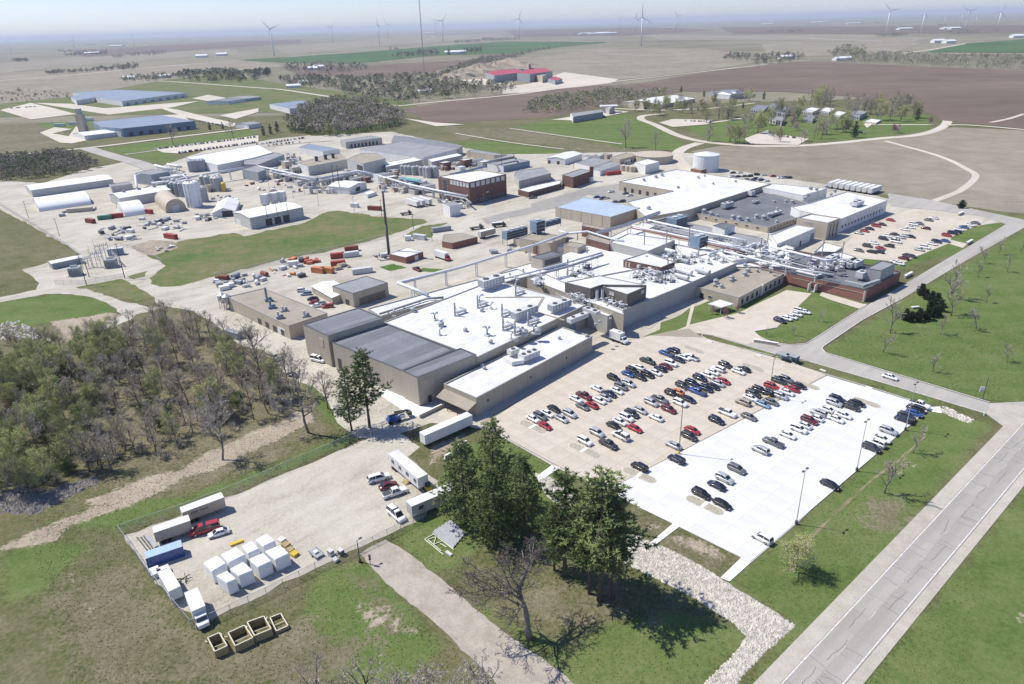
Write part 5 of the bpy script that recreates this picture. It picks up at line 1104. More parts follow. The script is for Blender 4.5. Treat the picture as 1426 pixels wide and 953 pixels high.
put_car('pickup','maroon',px('M',480,445),math.radians(-50),0.26,'','vehicles by the brick hut','maroon pickup parked below the brick hut')
put_car('pickup','grey',px('H',1200,565),math.radians(20),0.26,'','vehicles by the brick stores','grey pickup with white bed at brick stores end')
# neighbour-based wording so that look-alikes can be told apart
def article(c,k):return c+' '+k
cnt={}
for c in CARS:
    if c[4]:c[0]['label']=c[4]; continue
    cnt.setdefault((c[2],c[1],c[3]),[]).append(c)
for(col,kind,place),lst in cnt.items():
    for c in lst:
        if len(lst)==1:c[0]['label']='%s %s parked %s'%(col,kind,place); continue
        nb=sorted((d for d in CARS if d is not c),key=lambda d:(d[5]-c[5]).length)[:2]
        a_,b2=(article(n_[2],n_[1])for n_ in nb)
        c[0]['label']='%s %s beside %s and %s, %s'%(col,kind,a_,b2,place.replace('in the row ','row ').replace('in the ',''))
# distant parked cars: one small mesh each
_b=MB(); 
far_me={}
def far_car(p,ang,col,label,grp,z=0.6):
    if col not in far_me:
        a_=PROTO['sedan']; me=bpy.data.meshes.new('car'); vs_,fs_,mi=[],[],[]
        for nm,idx in(('body',0),('roof',0),('windows',1),('wheel',2)):
            for ch in KIDS[a_.name]:
                if ch.name.split('.')[0]==nm:
                    n0=len(vs_); vs_+=[tuple(v.co)for v in ch.data.vertices]; 
                    for pl in ch.data.polygons:fs_.append(tuple(n0+i for i in pl.vertices)); mi.append(idx)
        me.from_pydata(vs_,[],fs_); 
        for mm in('paint '+col,'car_glass','tyre'):me.materials.append(M[mm])
        me.polygons.foreach_set('material_index',mi); far_me[col]=me
    q=at(p,z); o=bpy.data.objects.new('car',far_me[col]); C.objects.link(o); o.location=(q.x,q.y,z); o.rotation_euler=(0,0,ang); tag(o,label,'car',grp); return o
fr=random.Random(11); cols=['white','white','silver','grey','black','navy','red','maroon','white','charcoal','tan']
for P,n in((pts('A',855,825,1420,757),34),(pts('A',985,845,1420,785),26),(pts('B',10,800,280,762),18),(pts('B',60,805,250,785),8)):
    for k in range(n):
        t=(k+fr.uniform(0.1,0.9))/n; q_=(P[0][0]+(P[1][0]-P[0][0])*t,P[0][1]+(P[1][1]-P[0][1])*t); c_=fr.choice(cols)
        far_car(q_,1.9+fr.uniform(-0.05,0.05),c_,'distant %s car parked in %s'%(c_,{34:'the long row along the far works road',26:'the row beside the far white roof',18:'the row before the leafless woodlot',8:'the short row by the three spruces'}[n]),'cars in the far west lot')
for P,n in((pts('D',420,700,550,740),9),(pts('D',10,745,180,765),8),(pts('C',960,668,1110,675),7),(pts('A',50,600,200,590),6),(pts('A',1100,670,1250,700),10)):
    for k in range(n):
        t=(k+fr.uniform(0.1,0.9))/n; q_=(P[0][0]+(P[1][0]-P[0][0])*t,P[0][1]+(P[1][1]-P[0][1])*t); c_=fr.choice(cols)
        far_car(q_,1.2+fr.uniform(-0.1,0.1),c_,'tiny distant %s car on a paved area beyond the works'%c_,'cars beyond the works')
# ------------------------------------------------------------------ trailers, lorries, boxes
def trailer(name,label,p,ang,L=16.0,W=2.6,H=2.9,mat='wall_white',side=None,group=None,z=0.29,ref=None,doors=True,windows=0,cat='trailer'):
    q=at(p,z+1.2+H*0.5)if ref is None else at(p,ref); root=thing(name,(q.x,q.y,z),label,cat,group,ang); b0=1.1
    mb=MB(); mb.box(-L/2,L/2,-W/2,W/2,b0,b0+H); mb.build('body',M[side or mat],root)
    mb=MB(); mb.box(-L/2-0.03,L/2+0.03,-W/2-0.03,W/2+0.03,b0+H+0.002,b0+H+0.1); mb.build('roof',M['roof_white' if mat!='siding_blue' else mat],root)
    mb=MB(); mb.box(-L/2+0.2,L/2-0.2,-0.5,0.5,b0-0.3,b0-0.002); mb.build('chassis',M['steel_dark'],root)
    mb=MB(); n=int(L/1.2)
    for s in(-1,1):
        for k in range(n+1):x=-L/2+0.05+k*(L-0.1)/n; mb.box(x-0.03,x+0.03,*sorted((s*(W/2+0.002),s*(W/2+0.03))),b0+0.05,b0+H-0.02)
    mb.build('side_ribs',M[side or mat],root)
    for x in(-L/2+1.4,-L/2+2.6):
        for s in(-1,1):
            mb=MB(); r=0.5; n=12; y=s*(W/2-0.3)
            mb.add([(x+r*math.cos(2*math.pi*i/n),y+d,r+r*math.sin(2*math.pi*i/n))for d in(-0.25,0.25)for i in range(n)],[(i,(i+1)%n,n+(i+1)%n,n+i)for i in range(n)]+[tuple(range(n-1,-1,-1)),tuple(range(n,2*n))]); mb.build('wheel',M['tyre'],root)
    for s in(-1,1):mb=MB(); mb.beam((L/2-2.2,s*0.8,0),(L/2-2.2,s*0.8,b0-0.3),0.15); mb.build('landing_leg',M['steel_dark'],root)
    if doors:
        for s in(-1,1):mb=MB(); mb.box(-L/2-0.06,-L/2-0.002,*sorted((s*0.03,s*(W/2-0.08))),b0+0.08,b0+H-0.1); mb.build('rear_door',M['unit_light'],root)
    for k in range(windows):
        x=-L/2+L*(k+0.6)/windows
        for s in(-1,1):mb=MB(); mb.box(x-0.6,x+0.6,*sorted((s*(W/2+0.031),s*(W/2+0.06))),b0+1.2,b0+2.2); mb.build('window',M['glass_dark'],root)
    return root
t1=trailer('box_trailer','long white box trailer backed up to the hall dock',px('_',622,596),math.radians(39.6)+math.pi,16.2,2.6,2.9)
trailer('office_trailer','white office trailer with side door and steps beside the grass',px('l',590,290),math.radians(-52),14.5,2.9,3.0,'wall_white','wall_white',ref=2.8,doors=False,windows=4)
trailer('office_trailer','long pale trailer with grey side under the pine branches',px('l',880,660),math.radians(34)+math.pi,12.0,2.7,2.9,'wall_white','wall_grey',ref=2.8,windows=2)
flat('lettering',(0.05,0.05,0.055),0.6,var=0.1)
tm=trailer('storage_trailer','cream storage trailer with dark lettering on its side along the fence',px('a',552,195),math.radians(35.5),9.4,2.5,2.7,'wall_white','wall_tan',ref=2.6)
mb=MB(); rl=random.Random(4); x=-3.1      # worn lettering, too faded to read
for k in range(9):
    w=rl.uniform(0.22,0.38)
    if k!=4:mb.box(x,x+0.1,-1.286,-1.281,2.55,3.05); mb.box(x+0.1,x+w,-1.286,-1.281,*(2.95,3.05)if k%2 else(2.55,2.65)); mb.box(x+w-0.08,x+w,-1.286,-1.281,2.66,2.94)
    x+=w+0.17
mb.build('lettering',M['lettering'],tm)
trailer('storage_trailer','short cream storage trailer with faded side by the yard fence',px('a',375,320),math.radians(32),7.6,2.5,2.6,'wall_white','wall_tan',ref=2.5)
t2=container('blue_container','blue shipping container standing open in the fenced yard corner','container',px('a',330,465),math.radians(30),7.4,2.6,2.7,'paint blue',z=0.3)
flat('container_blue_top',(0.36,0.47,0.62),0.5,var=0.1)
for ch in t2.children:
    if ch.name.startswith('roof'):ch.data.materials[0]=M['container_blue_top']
trailer('box_trailer','narrow white box trailer against the yard fence',px('h',325,300),math.radians(-50),7.2,2.3,2.5,'wall_white',ref=2.5)
def lorry(name,label,p,ang,L=8.0,cab='paint white',box='wall_white',z=0.29,group=None,H=2.7,ref=2.6,flatbed=False):
    q=at(p,ref); root=thing(name,(q.x,q.y,z),label,'lorry',group,ang)
    mb=MB(); mb.box(-L/2,L/2-2.1,-1.25,1.25,1.0,1.0+(H if not flatbed else 0.3)); mb.build('cargo_box',M[box],root)
    if not flatbed:mb=MB(); mb.box(-L/2-0.03,L/2-2.07,-1.28,1.28,1.002+H,1.08+H); mb.build('box_roof',M['roof_white'],root)
    mb=MB(); mb.box(-L/2+0.1,L/2-0.3,-0.45,0.45,0.7,0.998); mb.build('chassis',M['steel_dark'],root)
    x=L/2; c_=loft([(x-2.0,[(1.1,0.7),(1.15,1.5),(1.05,2.5),(0.95,2.6)]),(x-1.1,[(1.1,0.7),(1.15,1.5),(1.05,2.5),(0.95,2.6)]),(x-0.75,[(1.1,0.7),(1.15,1.5),(1.08,1.65),(1.0,1.7)]),(x,[(1.0,0.6),(1.05,1.1),(1.0,1.35),(0.9,1.45)])]); c_.build('cab',M[cab],root)
    mb=MB(); mb.add([(x-1.09,-0.95,2.45),(x-1.09,0.95,2.45),(x-0.73,1.0,1.72),(x-0.73,-1.0,1.72)],[(0,3,2,1)]); mb.v=[(a+0.03,b,c+0.03)for a,b,c in mb.v]; mb.build('windscreen',M['car_glass'],root)
    for s in(-1,1):mb=MB(); mb.box(x-1.9,x-1.15,*sorted((s*1.12,s*1.165)),1.6,2.35); mb.build('side_window',M['car_glass'],root)
    for xx in(-L/2+1.5,L/2-1.2):
        for s in(-1,1):
            mb=MB(); r=0.48; n=12; y=s*0.98
            mb.add([(xx+r*math.cos(2*math.pi*i/n),y+d,r+r*math.sin(2*math.pi*i/n))for d in(-0.2,0.2)for i in range(n)],[(i,(i+1)%n,n+(i+1)%n,n+i)for i in range(n)]+[tuple(range(n-1,-1,-1)),tuple(range(n,2*n))]); mb.build('wheel',M['tyre'],root)
    return root
lorry('box_lorry','white box lorry parked nose out at the yard fence corner',px('h',650,580),math.radians(-55),8.2)
lorry('box_lorry','white box lorry backed into the dock beside the lawn',px('R',1245,325),math.radians(-48),7.2,z=0.42)
lorry('red_lorry','red cabbed lorry with long white box beside the brick hut',px('M',690,325),math.radians(-48),11.0,'paint red','wall_white',z=0.26)
lorry('flatbed_lorry','dark flatbed lorry in the gravel before the brick laboratory',px('H',150,692),math.radians(20),7.0,'steel_dark','steel_dark',0.26,flatbed=True,ref=1.5)
lorry('flatbed_lorry','dark flatbed lorry left of its twin near the tan trailer',px('H',735,810),math.radians(25),8.0,'steel_dark','steel_dark',0.26,flatbed=True,ref=1.5)
lorry('flatbed_lorry','dark loaded lorry right of its twin near the tan trailer',px('H',920,785),math.radians(15),8.0,'steel_dark','steel_dark',0.26,H=1.6,ref=1.8)
trailer('tan_trailer','tan box trailer casting a long shadow behind the brick store',px('H',820,858),math.radians(42),10.5,2.6,2.9,'wall_tan','wall_tan',ref=2.6,z=0.26)
for k,x in enumerate((205,250,305)):trailer('white_trailer','white trailer in the row of three before the brick laboratory',px('H',x,608-k*8),math.radians(131),13.0,2.6,2.9,'wall_white',ref=2.6,z=0.26,group='row of three white trailers')
for k in range(8):trailer('white_trailer','white trailer in the tight row behind the long white block',px('K',110+k*40,128+k*6),ANG_A,14,2.6,2.9,'wall_white',ref=2.6,z=0.26,group='row of parked white trailers')
# ------------------------------------------------------------------ roof gear
def W(v,x,y,z):return at(px(v,x,y),z)
roof_unit('air_handler','long grey air handler in the middle of the ducted factory roof',px('o',985,350),Z3+1.0,11.0,3.0,2.6,ANG_A+0.05)
roof_unit('air_handler','long grey air handler below the brown penthouse',px('p',350,440),Z3+1.0,9.5,3.0,2.4,ANG_A)
roof_unit('air_handler','low grey air handler near the front roof edge of factory block',px('p',575,585),Z3+0.8,9.0,2.2,1.6,ANG_A,'unit_light')
roof_unit('air_handler','flat pale air handler near the loading dock roof corner',px('p',745,495),Z3+0.6,6.5,2.6,1.2,math.radians(130),'unit_light')
roof_unit('air_handler','dark grey air handler at the back of the ducted roof',px('M',1095,575),Z3+1.4,10.5,4.2,3.0,ANG_A,'unit_grey')
roof_unit('air_handler','white air handler with curved ducts on the long hall roof',px('R',650,465),W2.zr+1.0,7.0,3.0,1.8,ANG_A,'wall_white',fans=3)
duct('white curved duct feeding the air handler on the long hall roof',[W('R',610,490,W2.zr+0.9),W('R',545,500,W2.zr+0.9),W('R',500,475,W2.zr+0.9)],1.4,'wall_white','ducts of the long hall')
roof_unit('air_handler','squat white air handler beside the step of the long hall roof',px('R',545,440),W2.zr+0.8,3.6,2.2,1.6,ANG_A,'wall_white',fans=1)
# duct triangles with stacks
k=0
def ductset(cx,cy,s,label,v='o',flip=1):
    z=Z3+1.1; a=W(v,cx,cy,z); u=Vector((math.cos(ANG_A),math.sin(ANG_A),0))*s; w_=Vector((-u.y,u.x,0))*flip
    duct(label,[a,a+u*4.2,a+u*4.2+w_*3.4],0.62,'steel_galv','duct loops on the factory roof')
    duct(label,[a-u*0.4+w_*0.9,a+u*3.4+w_*0.9],0.5,'pipe_white','duct loops on the factory roof')
    b=a-u*0.7; r_=thing('vent_stack',(b.x,b.y,Z3),'slim grey vent stack rising beside a roof duct loop','vent stack','vent stacks on the factory roof'); mb=MB(); mb.tube([(0,0,0),(0,0,5.2)],0.34,8); mb.build('stack',M['pipe_grey'],r_,True); mb=MB(); mb.cyl(0,0,0,0.5,0.6,n=8); mb.build('flashing',M['unit_light'],r_); mb=MB(); mb.tube([(0.1,0,4.4),(1.3,0.6,0.2)],0.07,4); mb.build('brace',M['steel_galv'],r_)
ductset(140,320,1.0,'galvanised duct loop at the left of the factory roof','o'); ductset(420,225,0.9,'galvanised duct loop behind the left one on factory roof','o')
ductset(735,500,0.9,'galvanised duct loop left of the long air handler','o'); ductset(720,335,0.8,'galvanised duct loop behind the long air handler','o')
ductset(1050,440,1.0,'galvanised duct loop right of the long air handler','o'); ductset(880,560,0.8,'small galvanised duct loop in front of the long air handler','o'); ductset(890,75,0.9,'galvanised duct loop at the back by dark air handler','o')
for v,x,y,s in(('o',430,190,1.6),('o',250,550,1.3),('o',520,600,1.7),('o',565,700,1.3),('o',820,650,1.2),('o',885,665,1.2),('o',570,275,1.3),('o',455,305,1.3),('o',930,600,1.5),('o',985,600,2.2),('o',1100,580,1.6),('o',1150,580,2.0),('R',25,215,1.3),('R',70,260,1.8),('R',60,320,1.3),('R',230,295,1.2),('R',375,325,1.6),('p',800,655,1.0),('p',980,570,0.9),('p',850,620,0.9),('M',290,840,1.3),('M',450,800,1.8),('M',630,870,1.5),('M',680,920,1.8)):
    k+=1; exhaust_fan(px(v,x,y),Z3,s,k%2,'small %s on the white factory roof'%('goose neck vent' if k%2 else 'round exhaust fan'),'fans and vents on the factory roof')
for v,x,y in(('R',340,525),('R',355,545),('R',850,345),('R',1030,330)):exhaust_fan(px(v,x,y),W2.zr,1.0,0,'dark exhaust fan on the long hall roof','fans on the long hall roof')
for v,x,y,s in(('O',575,565,2.0),('O',620,600,1.6),('O',705,535,2.0),('O',700,550,1.4),('O',815,500,1.8),('O',840,470,1.8),('O',915,470,1.3),('O',815,425,1.5),('O',635,470,1.2),('O',680,462,1.0),('O',565,590,1.4)):exhaust_fan(px(v,x,y),W5.zr,s,0,'grey exhaust fan on the tan office roof','fans on the office roof')
for v,x,y,s in(('J',240,575,2.4),('J',300,592,2.0),('J',480,625,2.4),('J',530,635,2.4),('J',600,642,2.0),('J',675,618,2.2),('J',735,630,2.6),('J',780,612,2.6),('J',840,655,1.4),('J',915,487,1.6),('J',970,495,2.0),('J',845,552,1.5),('J',1120,550,1.3),('J',820,490,1.5),('J',350,605,1.4)):exhaust_fan(px(v,x,y),Z11,s,0,'pale exhaust fan on the dark grey roof','fans on the dark roof')
roof_unit('air_handler','white cube unit at the back of the dark roof',px('J',628,428),Z11+0.8,4.0,3.2,2.6,ANG_A,'wall_white',fans=1); roof_unit('air_handler','dark and white unit at the left of the dark roof',px('J',430,525),Z11+0.8,8.5,3.4,2.6,ANG_A,'unit_grey'); roof_unit('air_handler','low grey unit in the middle of the dark roof',px('J',665,488),Z11+0.5,5,2.5,1.2,ANG_A); roof_unit('air_handler','long low unit at the right of the dark roof',px('J',830,585),Z11+0.6,10,2.4,1.4,ANG_A,'unit_grey')
for v,x,y,s in(('J',30,370,1.2),('J',315,340,1.4),('J',245,275,1.3),('J',195,290,1.2),('I',930,430,1.8),('I',1030,405,2.0),('I',1080,390,2.0),('I',1210,490,1.5),('I',1380,405,1.5),('I',970,665,2.0),('J',500,320,1.4)):exhaust_fan(px(v,x,y),Z12,s,0,'small grey fan on the very large white roof','fans on the large white roof')
for v,x,y,s in(('K',260,260,2.0),('J',1320,405,2.0),('J',1120,385,2.2),('J',1170,390,1.8),('J',1250,370,2.0),('J',1100,440,2.0),('J',1075,470,2.2),('J',1290,430,1.5)):exhaust_fan(px(v,x,y),W8.zr,s,0,'grey fan on the long white block roof','fans on the white block')
roof_unit('air_handler','tan box unit on the long white block roof',px('K',265,275),W8.zr+0.8,9,4,1.8,ANG_A,'unit_light')
# brick block roof: screen duct and equipment
duct('grey screen duct curving along the brick block roof edge',[W('P',810,552,W6.zr+1.6),W('P',960,585,W6.zr+1.6),W('P',1085,545,W6.zr+1.6)],1.3,'unit_grey','brick block ducts')
roof_unit('air_handler','tan boxed unit behind the screen duct on brick block',px('P',945,515),W6.zr+1.0,4.5,3.0,2.6,ANG_A,'unit_light',fans=1)
for i_,(x,y,L_,H_)in enumerate(((560,405,5,2.4),(650,415,6,2.6),(700,380,9,2.4),(740,400,5,2.0),(800,415,6,2.2),(860,425,5,2.0),(910,420,7,2.4),(690,440,4,2.2))):
    roof_unit('air_handler',['grey unit at the left of the brick block plant row','dark capped unit second along the brick block plant row','long grey unit in the brick block plant row','short grey unit behind the long one on brick block','pale unit beside the white side block','squat unit before the pale grey plant room','long unit next to the pale grey plant room','small unit beside the rooftop pipes of brick block'][i_],px('P',x,y),W6.zr+0.9,L_,2.4,H_,ANG_A,'unit_light' if i_%2 else 'unit_grey',fans=1+i_%2)
for x0,y0,x1,y1,x2,y2,x3,y3,lab in((120,395,220,420,340,428,200,380,'white flat panel roof on the brick block left of a pair'),(405,460,580,500,640,480,470,440,'white flat panel roof on the brick block right of a pair')):
    q=[W('P',x,y,W6.zr+1.5).xy for x,y in((x0,y0),(x1,y1),(x2,y2),(x3,y3))]; c=sum(q,Vector((0,0)))/4; r_=thing('roof_canopy',(c.x,c.y,W6.zr),lab,'canopy'); mb=MB(); mb.prism([p-c for p in q],1.2,1.5); mb.build('panel',M['roof_white'],r_); mb=MB(); mb.prism([(p-c)*0.9 for p in q],0,1.19); mb.build('skirt',M['wall_grey'],r_)
# fan towers (steel cooling towers) by the tan roof
def cooling_tower(label,p,ang,L,Wd,H,z,leg=1.2,ref=None):
    q=at(p,z+leg+H/2 if ref is None else ref); r_=thing('cooling_tower',(q.x,q.y,z),label,'cooling tower',None,ang)
    mb=MB(); mb.box(-L/2,L/2,-Wd/2,Wd/2,leg,leg+H); mb.build('casing',M['siding_blue'],r_)
    for s in(-1,1):
        for j in range(3):mb=MB(); mb.box(-L/2+0.2,L/2-0.2,*sorted((s*(Wd/2+0.005),s*(Wd/2+0.12))),leg+0.3+j*H/3,leg+0.1+(j+0.8)*H/3); mb.build('louvre',M['steel_dark'],r_)
    mb=MB(); mb.box(L/2+0.005,L/2+0.06,-Wd/2+0.3,Wd/2-0.3,leg+0.4,leg+H-0.4); mb.build('intake',M['steel_dark'],r_)
    for x in(-1,1):
        for y in(-1,1):mb=MB(); mb.beam((x*(L/2-0.2),y*(Wd/2-0.2),0),(x*(L/2-0.2),y*(Wd/2-0.2),leg),0.25); mb.build('leg',M['steel_galv'],r_)
    n=max(1,int(L/3.2))
    for k in range(n):x=-L/2+L*(k+0.5)/n; mb=MB(); mb.cyl(x,0,leg+H+0.002,leg+H+0.7,min(1.3,Wd*0.4),min(1.45,Wd*0.45),14); mb.build('fan_ring',M['unit_light'],r_)
    rail(r_,[(-L/2,-Wd/2,leg+H),(L/2,-Wd/2,leg+H),(L/2,Wd/2,leg+H)])
    return r_
cooling_tower('long blue grey cooling tower standing on legs over the gravel yard',px('s',330,220),ANG_A,14.5,4.0,4.2,0.25,3.2)
cooling_tower('tall boxy cooling tower on the tan gravel roof',px('s',610,130),ANG_A,6.0,5.0,5.6,W19.zr,1.0)
cooling_tower('slim dark cooling tower behind the boxy one',px('s',790,90),ANG_A,11.0,2.6,2.6,W19.zr,1.2)
cooling_tower('pale slatted cooling tower beside the pipe racks',px('q',830,320),ANG_A,6.6,5.6,5.0,6.2,1.0)
cooling_tower('wide pale cooling tower below the dark roof block',px('q',560,60),ANG_A,9.5,6.5,3.4,6.2,1.4)
# long elevated pipe over the yard and the pipe racks
pipe('pipe_bridge','thick white elevated pipe on trestles crossing the gravel yard',[W('M',570,655,7.0),W('M',325,562,7.0),W('M',840,432,7.0),W('M',1330,282,7.0),W('N',300,235,8.0),W('N',540,150,9.0)],0.62,'pipe_white',14,0.25,0.4)
pipe('pipe_bridge','white pipe branching right from the trestle pipe to the brick switch house',[W('N',540,150,9.0),W('N',700,135,9.0),W('N',900,195,9.0),W('N',1000,215,9.0)],0.5,'pipe_white',12,4.9,0.3)
pipe('pipe_bridge','white pipe branching left from the trestle pipe end',[W('N',540,150,9.0),W('N',470,130,9.0)],0.5,'pipe_white',None,4.9)
pipe('pipe_rack','pair of pale pipes along the back edge of the ducted roof',[W('N',0,525,9.6),W('N',240,470,9.6),W('N',500,400,9.6),W('N',820,310,9.6)],0.45,'pipe_white',8,4.9,0.2)
pipe('pipe_rack','grey pipe running beside the pale pair behind the ducted roof',[W('N',0,560,8.6),W('N',250,500,8.6),W('N',520,430,8.6),W('N',830,330,8.6)],0.6,'pipe_grey',8,4.9,0.2)
pipe('pipe_rack','low grey pipe on sleepers along the annex edge',[W('M',170,815,6.8),W('M',560,690,6.8),W('M',700,680,6.8)],0.5,'pipe_grey',6,6.0,0.2)
RACKS=[('q',((200,60),(600,150),(900,215),(1200,270),(1426,320)),10.2,0.55,'pipe_white','thick white pipe on the upper rack below the dark roof block'),('q',((200,95),(590,185),(900,250),(1190,300)),9.4,0.35,'pipe_grey','grey pipe just below the thick white rack pipe'),
         ('q',((0,130),(300,195),(690,275),(1000,340),(1426,430)),9.8,0.45,'pipe_white','white pipe on the lower rack passing the slatted cooling tower'),('q',((0,160),(300,220),(680,300),(1000,370),(1400,460)),9.0,0.3,'rust_red','thin rusty pipe under the lower rack'),
         ('q',((950,300),(1230,370),(1426,400)),9.2,0.35,'pipe_white','short white pipe between the two racks'),('r',((520,240),(800,310),(1060,375),(1180,370)),9.6,0.5,'pipe_white','thick white pipe crossing the brick block roof'),
         ('r',((60,285),(300,345),(560,410),(800,465),(1150,520)),9.0,0.4,'pipe_white','white pipe along the front of the brick block roof'),('r',((420,320),(640,375),(850,430),(1160,500)),8.8,0.3,'pipe_grey','grey pipe behind the front pipe on brick block'),
         ('r',((700,385),(830,350),(980,300),(1000,290)),8.6,0.3,'pipe_grey','slanting grey pipe across the brick block roof'),('r',((0,205),(180,250),(330,300)),9.6,0.4,'pipe_white','white rack pipe left of the roof pipe cluster'),
         ('N',((560,840),(880,740),(1060,690),(1250,600)),0,0,'',''),('O',((0,60),(180,20),(350,0)),10.0,0.6,'pipe_grey','dark sloping conveyor pipe beside the blue roofed building')]
for v,P,z,r_,mt,lab in RACKS:
    if lab:pipe('pipe_rack',lab,[W(v,x,y,z)for x,y in P],r_,mt,9,4.8 if z<10.1 else 5.8,0.18)
pipe('conveyor_gallery','dark covered gallery sloping up toward the blue roofed building',[W('I',540,860,9.0),W('I',760,800,10.0),W('I',1060,690,11.0)],1.0,'wall_slate',10,5.0,0.3,n=4,cat='gallery',smooth=False)
# clutter of small vessels, stacks and valves over the process roofs
cr=random.Random(21)
def stack(v,x,y,z,h,r_,label,grp,mat='pipe_grey'):
    q=W(v,x,y,z); t=thing('vent_stack',(q.x,q.y,z),label,'vent stack',grp); mb=MB(); mb.cyl(0,0,0,h,r_,n=8); mb.build('stack',M[mat],t); mb=MB(); mb.cyl(0,0,h+0.002,h+0.25,r_*1.3,n=8); mb.build('cap',M['steel_dark'],t)
    mb=MB(); mb.cyl(0,0,0,0.3,r_*1.8,n=8); mb.build('flashing',M['unit_light'],t)
for x,y,h in((420,420,9),(150,400,8),(290,580,3.5),(180,590,3),(440,690,4.5),(510,640,5),(820,540,6),(290,740,2.5),(375,760,2.5),(1070,370,3.5),(90,700,2.5),(700,380,9)):stack('q',x,y,7.1,h,0.28,'thin grey stack among the process roof pipes','thin stacks on the process roofs')
for x,y,h in((415,310,7),(910,420,5),(1020,380,9),(1225,350,7),(490,200,6),(90,130,3)):stack('r',x,y,7.0,h,0.22,'thin stack on the brick block roof','thin stacks on the brick block')
for v,x,y,h in(('s',270,770,1.5),('s',435,715,1.5),('s',1225,470,2.5),('s',985,760,7)):stack(v,x,y,6.0 if h<3 else 8.6,h,0.3,'short vent post on the annex roof','vent posts on the annex')
def vessel(v,x,y,z,L_,r_,ang,label,mat='pipe_white',grp='horizontal vessels on the process roofs'):
    q=W(v,x,y,z+0.6+r_); t=thing('pressure_vessel',(q.x,q.y,z),label,'vessel',grp,ang); mb=MB(); mb.tube([(-L_/2-r_*0.35,0,0.6+r_),(-L_/2,0,0.6+r_),(L_/2,0,0.6+r_),(L_/2+r_*0.35,0,0.6+r_)],r_,12); mb.build('shell',M[mat],t,True)
    for s in(-1,1):mb=MB(); mb.box(s*L_*0.3-0.2,s*L_*0.3+0.2,-r_*0.8,r_*0.8,0,0.7+r_*0.3); mb.build('saddle',M['steel_galv'],t)
    mb=MB(); mb.cyl(0,0,0.55+2*r_,0.9+2*r_,0.3,n=8); mb.build('manway',M['steel_galv'],t)
for v,x,y,L_,r_,mt in(('q',500,480,5,0.9,'pipe_grey'),('q',650,690,7,1.0,'pipe_white'),('q',620,760,6,0.9,'unit_light'),('q',880,690,6,1.1,'unit_light'),('q',640,560,5,0.8,'pipe_grey'),('q',1000,470,6,0.7,'pipe_white'),('q',480,440,5,0.8,'pipe_white'),('r',330,230,6,0.8,'pipe_white'),('r',460,330,6,0.6,'pipe_grey'),('r',620,340,6,0.7,'pipe_grey'),('r',560,300,5,0.6,'unit_light')):vessel(v,x,y,7.0,L_,r_,ANG_A+cr.choice((0,math.pi/2)),'horizontal vessel on saddles among the process roof pipes',mt)
rack_c=0
for v,x0,x1,y0,y1,n,z in(('p',760,1150,330,440,26,7.2),('q',0,520,690,830,34,7.2),('q',420,1150,500,600,26,7.2),('r',60,480,200,330,30,7.0),('r',480,740,300,470,16,7.0),('s',340,760,760,880,12,9.0),('s',1000,1300,640,760,14,5.0),('q',880,1250,250,330,8,6.4),('N',560,720,660,720,8,9.0),('r',880,1350,390,480,18,7.0)):
    spot=['in front of the brown penthouse','before the brick plant room','between brick plant room and tan office roof','in the white pipe cluster by the white wing','on the left of the brick block roof','along the back edge of the ducted roof','on the low roof by the compressor house','beside the pale slatted cooling tower','at the left foot of the brown penthouse','beside the rooftop plant of the brick block'][rack_c]; rack_c+=1
    for i in range(n):
        x,y=cr.uniform(x0,x1),cr.uniform(y0,y1); q=W(v,x,y,z+0.5); kind=cr.randrange(3); t=thing('valve_skid',(q.x,q.y,z),'%s skid with %s pipe loop %s'%(['upright vessel','cabinet','bare valve'][kind],'white' if i%3 else 'grey',spot),'pump skid','pump and valve skids '+spot,cr.uniform(0,3.1)); s=cr.uniform(0.7,1.5)
        mb=MB(); mb.box(-0.9*s,0.9*s,-0.5*s,0.5*s,0,0.25); mb.build('skid',M['unit_grey' if i%2 else 'steel_dark'],t)
        if kind==0:mb=MB(); mb.cyl(-0.3*s,0,0.252,1.6*s,0.4*s,n=8); mb.build('vessel',M['unit_light'],t)
        elif kind==1:mb=MB(); mb.box(-0.6*s,0.5*s,-0.35*s,0.35*s,0.252,1.1*s); mb.build('cabinet',M['unit_light' if i%3 else 'unit_grey'],t)
        mb=MB(); mb.tube([(0.6*s,-0.3*s,0.25),(0.6*s,-0.3*s,1.3*s),(0.6*s,1.6*s,1.3*s),(-1.5*s,1.6*s,1.3*s),(-1.5*s,1.6*s,0.0)],0.14,5); mb.build('pipe_loop',M['pipe_white' if i%3 else 'pipe_grey'],t)
# brown penthouse front: white duct silencers
for x in(780,825):stack('N',x,700 if x<800 else 690,Z3,4.0,0.55,'pair of pale grey silencers before the brown penthouse','silencers by the brown penthouse','unit_light')
# gravel roof shop blowers
for i_,(x,y,h_)in enumerate(((440,590,6.5),(470,650,3),(535,735,2.5),(570,675,1.5),(750,720,2.0))):
    q=W('L',x,y,Y3.zr); t=thing('roof_blower',(q.x,q.y,Y3.zr),['tall blue roof blower with upright stack on the gravel roof shop','low blue blower in front of the tall stack','grey blower near the shop roof edge','tiny vent beside the grey blower','pale vent cluster near the warehouse corner'][i_],'blower',None,0.4); mb=MB(); mb.box(-1.4,1.4,-0.9,0.9,0,1.2 if i_<3 else 0.6); mb.build('housing',M['siding_blue' if i_<2 else 'unit_grey'],t); mb=MB(); mb.cyl(-0.5,0,1.21 if i_<3 else 0.61,h_*0.75+1,0.45,n=8); mb.build('stack',M['roof_blue_far' if i_<2 else 'unit_light'],t); mb=MB(); mb.cyl(0.8,-0.2,1.21 if i_<3 else 0.61,1.7,0.5,n=10); mb.build('fan',M['unit_grey'],t)
